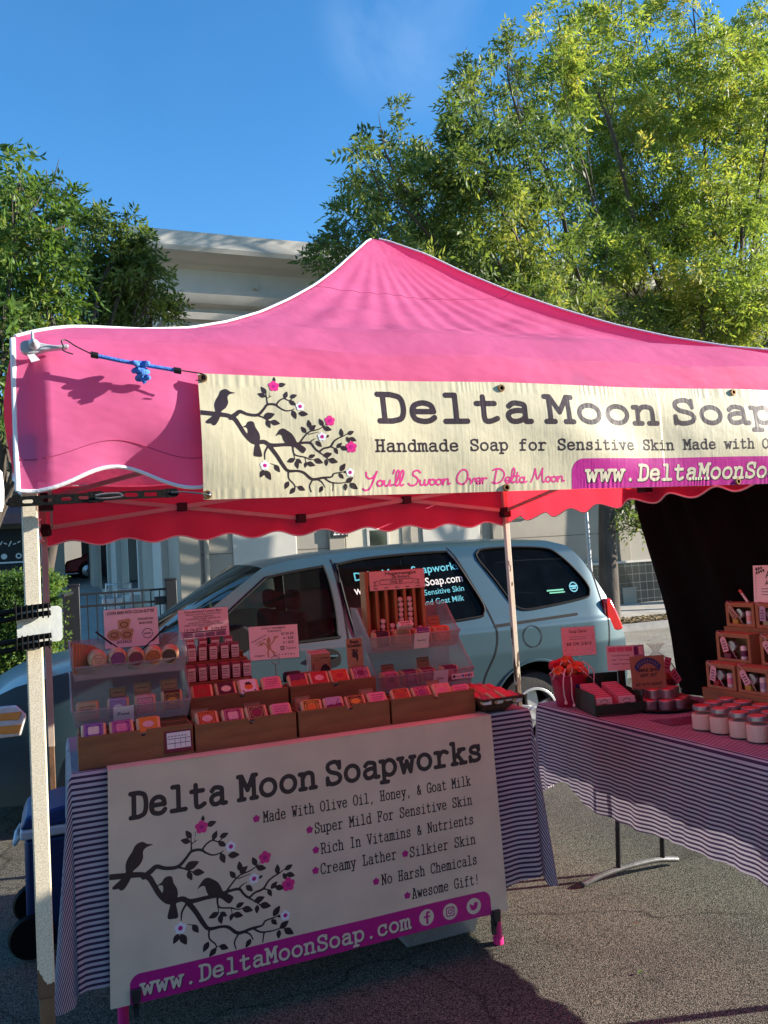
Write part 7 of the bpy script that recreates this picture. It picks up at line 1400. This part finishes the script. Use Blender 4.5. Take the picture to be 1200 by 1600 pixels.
lines(ks, [('MINI SPA', 0, .088, .024, .105, 0, .03), ('GIFT SET', 0, .062, .022, .095, 0, .03), ('$25 WITH BASKET', 0, .018, .019, .150, 0, .025)]); m = MB(); m.box(-.01, .01, .001, .010, -.101, .02); build('stem', m, 'black_plastic', ks, local=True)
# round tray of tins
tx, ty = 2.975, 1.50
tr_ = tag(build('round_tray', MB().lathe([(0, .004), (.175, .004), (.198, .012), (.202, .018), (.198, .018), (.175, .010), (0, .010)], 48, (tx, ty, Z2)), 'copper_tray', smooth=40), 'dark round metal tray carrying the stacked salve tins', 'tray')
def tin(x, y, z, lb):
    o = thing('salve_tin', lb, 'tin', (x, y, z), 'salve tins stacked on the round tray', (0, 0, R((x * 5000) % 90))); o.scale = (1.13, 1.13, 1.18)
    put('tin_body', mesh_of(('tinb',), lambda: MB().lathe([(0, 0), (.0325, 0), (.034, .002), (.034, .024)], 32), 'tin_metal'), o)
    ld = put('tin_lid', mesh_of(('tinl',), lambda: MB().lathe([(.0352, .0242), (.0352, .037), (.0335, .039), (.030, .0385)], 32, caps=False), 'tin_metal'), o)
    put('top_label', mesh_of(('tint',), lambda: MB().lathe([(.0305, .0383), (0, .0383)], 32, caps=False), 'lid_red'), ld)
for k, (r, a0) in enumerate([(.118, 205 + 40 * q) for q in range(9)]):
    tin(tx + r * math.cos(R(a0)), ty + r * math.sin(R(a0)), Z2 + .0105, 'silver salve tin in the bottom ring of the tray, %s from the left' % (ORD + ['ninth', 'tenth'])[k])
for k, a0 in enumerate((205, 270, 335, 40, 140)):
    tin(tx + .066 * math.cos(R(a0)), ty + .066 * math.sin(R(a0)), Z2 + .0575, 'silver salve tin in the upper layer of the tray, %s from the left' % ORD[k])
# cellophane gift basket
gk = thing('gift_basket', 'wine red gift basket wrapped in cellophane behind the tins', 'gift basket', (3.10, 1.66, Z2)); gx, gy = 3.115, 1.665
m = MB(); m.lathe([(.07, 0), (.075, .004), (.098, .12), (.101, .124), (.094, .124), (.07, .01), (0, .01)], 28, (gx, gy, Z2)); build('basket', m, 'basket_wine', gk, smooth=40)
m = MB(); m.lathe([(0, .20), (.03, .195), (.06, .165), (.085, .125), (.09, .11)], 22, (gx, gy, Z2), caps=False); m.v = [(x + .008 * math.sin(z * 90), y + .008 * math.cos(x * 80), z + .01 * math.sin(x * 70 + y * 60)) for x, y, z in m.v]; build('tissue', m, 'tissue_orange', gk, smooth=20)
m = MB(); m.lathe([(.104, .0), (.112, .06), (.115, .12), (.085, .19), (.035, .245), (.014, .262), (.030, .29), (.05, .31)], 26, (gx, gy, Z2), caps=False); m.v = [(gx + (x - gx) * (1 + .10 * math.sin(7 * math.atan2(y - gy, x - gx) + z * 30)), gy + (y - gy) * (1 + .10 * math.sin(7 * math.atan2(y - gy, x - gx) + z * 30)), z) for x, y, z in m.v]; build('cellophane_wrap', m, 'cellophane', gk, smooth=15)
for k, (dx, dz, rz_) in enumerate(((-.028, .205, 18), (.030, .135, -32))):
    m = MB(); T3 = Matrix.Translation((gx + dx, gy - .115 + .01 * k, Z2 + dz)) @ Matrix.Rotation(R(rz_), 4, 'Y'); m.box(-.022, .022, -.001, .001, -.040, .040, T=T3); tg = build('gift_tag', m, 'ink_rose', gk, smooth=0)
    m = MB()
    for q in range(3): m.box(-.014, .014, -.0016, -.0011, -.02 + .018 * q, -.014 + .018 * q, T=T3)
    build('tag_print', m, 'ink_wine', tg, smooth=0)
# candle jars
def jar(x, y, lb):
    o = thing('candle_jar', lb, 'jar', (x, y, Z2), 'candle jars in rows on the right table', (0, 0, R((x * y * 3000) % 90))); o.scale = (1.30, 1.30, 1.34)
    k8 = lambda r, z: [(r * (1 + .05 * abs(math.cos(2 * t))) * math.cos(t), r * (1 + .05 * abs(math.cos(2 * t))) * math.sin(t), z) for t in np.linspace(0, 2 * math.pi, 33)[:-1]]
    def body(prof, cap):
        m = MB(); n = 32; vs = [p for r, z in prof for p in k8(r, z)]; fs = [(i * n + j, i * n + (j + 1) % n, (i + 1) * n + (j + 1) % n, (i + 1) * n + j) for i in range(len(prof) - 1) for j in range(n)]
        if cap: fs += [tuple(range(n - 1, -1, -1)), tuple(range((len(prof) - 1) * n, len(prof) * n))]
        return m.add(vs, fs)
    put('glass', mesh_of(('jarg',), lambda: body([(.032, 0), (.0365, .004), (.037, .052), (.034, .062), (.029, .066), (.029, .072)], False), 'jar_glass'), o)
    put('wax', mesh_of(('jarw',), lambda: body([(.031, .003), (.035, .006), (.0355, .050), (.033, .0555)], True), 'wax'), o)
    ld = put('lid', mesh_of(('jarl',), lambda: MB().lathe([(.0305, .0665), (.0318, .068), (.0318, .080), (.0300, .0825), (.027, .0830)], 32, caps=False), 'tin_metal'), o)
    put('lid_sheen_disc', mesh_of(('jard',), lambda: MB().lathe([(.0275, .0826), (0, .0826)], 32, caps=False), 'lid_red'), ld)  # metal lid top, the canopy's red reflection put into its colour
for r_ in range(3):
    for k in range(6):
        x = 2.757 + .098 * r_ + .004 * ((k * 5 + r_) % 3); y = .955 - .108 * k + .03 * r_ + (.006 if (k + r_) % 2 else 0)
        jar(x, y, 'cream candle jar, %s row from the aisle, %s from the back' % (ORD[r_], ORD[k]))
tag(build('cloth_napkin', MB().grid(10, 8, lambda u, v: (2.70 + .22 * u, 1.10 + .16 * v - .05 * u, Z2 + .001 + .0015 * math.sin(u * 9) * math.sin(v * 7) + .001)), 'ink_plum', smooth=60), 'dark plum cloth square on the striped cloth between tins and jars', 'cloth')
# kraft gift boxes on wooden steps
sr = tag(build('stepped_riser', MB().box(3.00, 3.10, .0, 1.21, Z2, .898).box(3.1005, 3.20, .0, 1.225, Z2, 1.018).box(3.2005, 3.30, .0, 1.24, Z2, 1.178), 'box_wood', bev=.003), 'reddish brown three step wooden riser carrying the kraft gift boxes', 'riser')
pm('gift_kraft', (.34, .16, .075), .75, .12, 30, .1, 160); pm('gift_inside', (.10, .04, .025), .8); pm('tag_pink', (.74, .42, .44), .6, .06)
def gift(x, y0, y1, z0, z1, label, cols, tilt, tagmat):
    """window front faces the aisle (-x); s runs from the rear end of the box towards the viewer"""
    o = thing('gift_box', label, 'gift box', (x + .04, (y0 + y1) / 2, z0), 'kraft window gift boxes on the wooden steps'); w = y0 - y1; d = .082; h = z1 - z0
    m = MB(); a = Art(0, 0, w, h, .004); a.rrect(.0006, .0006, w - .0006, h - .0006, .001); a.rrect(.020, .016, w - .016, h - .020, .003, sub=True); a.mesh(lambda u, v: (x, y0 - u, z0 + v), m); build('front_panel', m, 'gift_kraft', o, solid=.002)
    m = MB(); m.box(x + .003, x + d, y1, y0, z0, z0 + .003); m.box(x + .003, x + d, y1, y0, z1 - .003, z1); m.box(x + .003, x + d, y1, y1 + .003, z0 + .0032, z1 - .0032); m.box(x + .003, x + d, y0 - .003, y0, z0 + .0032, z1 - .0032); m.box(x + d - .003, x + d, y1 + .0032, y0 - .0032, z0 + .0032, z1 - .0032); build('box_shell', m, 'gift_kraft', o, smooth=0)
    yc = (y0 + y1) / 2
    m = MB(); m.lathe([(0, .02), (.024, .02), (.026, .016), (.026, 0), (0, 0)], 22, (x + .026, yc + w * .08, z0 + h * .55), axis='x'); m.v = [(2 * (x + .026) - p[0], p[1], p[2]) for p in m.v]; build('salve_disc', m, 'tin_metal', o)
    m = MB(); m.lathe([(.015, 0), (.016, .004), (.016, .06), (.012, .066), (0, .066)], 16, (x + .026, yc - w * .2, z0 + .014)); po = build('bath_bottle', m, cols[0], o)
    m = MB(); m.lathe([(.0165, .016), (.0165, .044)], 16, (x + .026, yc - w * .2, z0 + .014), caps=False); build('bottle_label', m, cols[1], po)
    m = MB(); m.box(x + .012, x + .04, yc + w * .16, yc + w * .36, z0 + .006, z0 + .04); build('soap_block', m, cols[2], o, bev=.004)
    T4 = Matrix.Translation((x - .004, yc + w * .24, z0 + h * .60)) @ Matrix.Rotation(R(tilt), 4, 'X'); m = MB(); m.prism([(-.018, -.036), (.018, -.036), (.018, .026), (.010, .036), (-.010, .036), (-.018, .026)], lambda p, q, dd: tuple(T4 @ Vector((dd, p, q))), -.001, .001); tg = build('hang_tag', m, tagmat, o, smooth=0)
    m = MB()
    for q in range(4): m.prism([(-.011, -.026 + .013 * q), (.011 - .004 * (q % 2), -.026 + .013 * q), (.011 - .004 * (q % 2), -.021 + .013 * q), (-.011, -.021 + .013 * q)], lambda p, s_, dd: tuple(T4 @ Vector((dd, p, s_))), -.0018, -.0012)
    build('tag_print', m, 'ink_plum', tg, smooth=0)
    m = MB(); p0 = T4 @ Vector((-.001, 0, .034)); m.tube([tuple(p) for p in cr([tuple(p0), (x - .004, yc + w * .3, z1 - .01), (x + .004, y0 - .006, z1 + .006), (x + .04, y0 - .01, z1 + .004)], 5)], .0012, 5); m.tube([tuple(p) for p in cr([tuple(p0), (x - .006, yc + w * .05, z0 + h * .5), (x - .004, yc - w * .1, z0 + .02)], 5)], .0012, 5); build('twine', m, 'cord_white', o)
gift(3.006, 1.178, .993, .8985, 1.022, 'kraft gift box at the rear of the lowest step with a pink tag', ('card_pinkish', 'ink_rose', 'ink_red'), 12, 'tag_pink')
gift(3.006, .980, .797, .8985, 1.022, 'kraft gift box second on the lowest step with a slanted pink tag', ('card_pinkish', 'ink_lilac', 'ink_gold'), -28, 'tag_pink')
gift(3.006, .785, .600, .8985, 1.022, 'kraft gift box nearest the viewer on the lowest step', ('card_white', 'ink_lilac', 'ink_rose'), 15, 'tag_pink')
gift(3.106, 1.200, .985, 1.0185, 1.158, 'kraft gift box at the rear of the middle step', ('card_white', 'ink_plum', 'ink_wine'), -16, 'tag_pink')
gift(3.106, .925, .735, 1.0185, 1.158, 'kraft gift box nearest the viewer on the middle step', ('card_pinkish', 'ink_rose', 'ink_sand'), -34, 'tag_pink')
gift(3.206, 1.222, 1.040, 1.1785, 1.298, 'kraft gift box at the rear of the top step with a kraft tag', ('card_white', 'ink_blush', 'ink_gold'), -34, 'kraft')
gift(3.206, 1.032, .850, 1.1785, 1.298, 'kraft gift box on the top step with a blue lilac tag', ('card_white', 'ink_lilac', 'ink_sand'), 2, 'ink_lilac')
an = thing('shelf_sign', 'pale sign with leaf sprigs standing on the top gift boxes', 'sign', (3.24, .95, 1.2995)); T5 = Matrix.Translation((3.24, 1.066, 1.3005)) @ Matrix.Rotation(R(4), 4, 'Y')
SF = lambda u, v, o_=0.: tuple(T5 @ Vector((-o_, -u, v)))
m = MB(); m.add([SF(0, 0), SF(.22, 0), SF(.22, .18), SF(0, .18)], [(0, 1, 2, 3)]); build('card', m, 'sign_pink', an, solid=.0012, smooth=0)
m = MB(); write(m, 'AN', lambda a_, b_: SF(a_, b_, .0015), .075, .118, .052, .0, fit=.078); build('lettering', m, 'ink', an, smooth=0); m = MB(); write(m, 'AT A', lambda a_, b_: SF(a_, b_, .0015), .072, .084, .032, .01, fit=.075); build('lettering', m, 'ink', an, smooth=0)
a = Art(0, 0, .22, .18, .0016)
for k in range(7): a.leaf((.018 + .007 * k, .150 + .002 * k), (.012 + .008 * k, .172 + .001 * k) if k % 2 else (.030 + .007 * k, .136 + .002 * k), .3)
for f in (.066, .052, .038):
    for q in range(10): a.stroke([(.05 + .011 * q, f), (.057 + .011 * q, f)], .0016)
for q in range(4): a.stroke([(.09 + .018 * q, .016), (.096 + .018 * q, .018)], .003)
for q in range(9): a.stroke([(.014, .02 + .014 * q), (.017, .026 + .014 * q)], .0012)
m = MB(); a.mesh(lambda u, v: SF(u, v, .0015), m); build('leaf_print', m, 'ink', an, smooth=0)
pen = tag(build('marker_pen', MB().tube([(3.235, 1.10, 1.300), (3.225, 1.125, 1.345)], .006, 10).tube([(3.2249, 1.1253, 1.3455), (3.221, 1.134, 1.362)], .0072, 10, 1), ['card_white', 'lid_red']), 'red capped marker pen leaning on the top gift box', 'pen')

for k, (x, y, a) in enumerate(((2.05, .62, 20), (1.85, 1.75, 70), (2.3, .95, -30))):
    m = MB(); ca, sa = math.cos(R(a)) * .016, math.sin(R(a)) * .016; m.add([(x - ca, y - sa, .008), (x + sa * .5, y - ca * .5, .013), (x + ca, y + sa, .010), (x - sa * .5, y + ca * .5, .014)], [(0, 1, 2, 3)])
    tag(build('fallen_leaf', m, ('leaf_left', 'dry_leaf', 'dry_leaf')[k], smooth=0), ('small green leaf lying on the sunlit asphalt at the lower right', 'dry brown leaf on the asphalt behind the T shaped table foot', 'dry brown leaf on the asphalt in front of the T shaped table foot')[k], 'leaf')
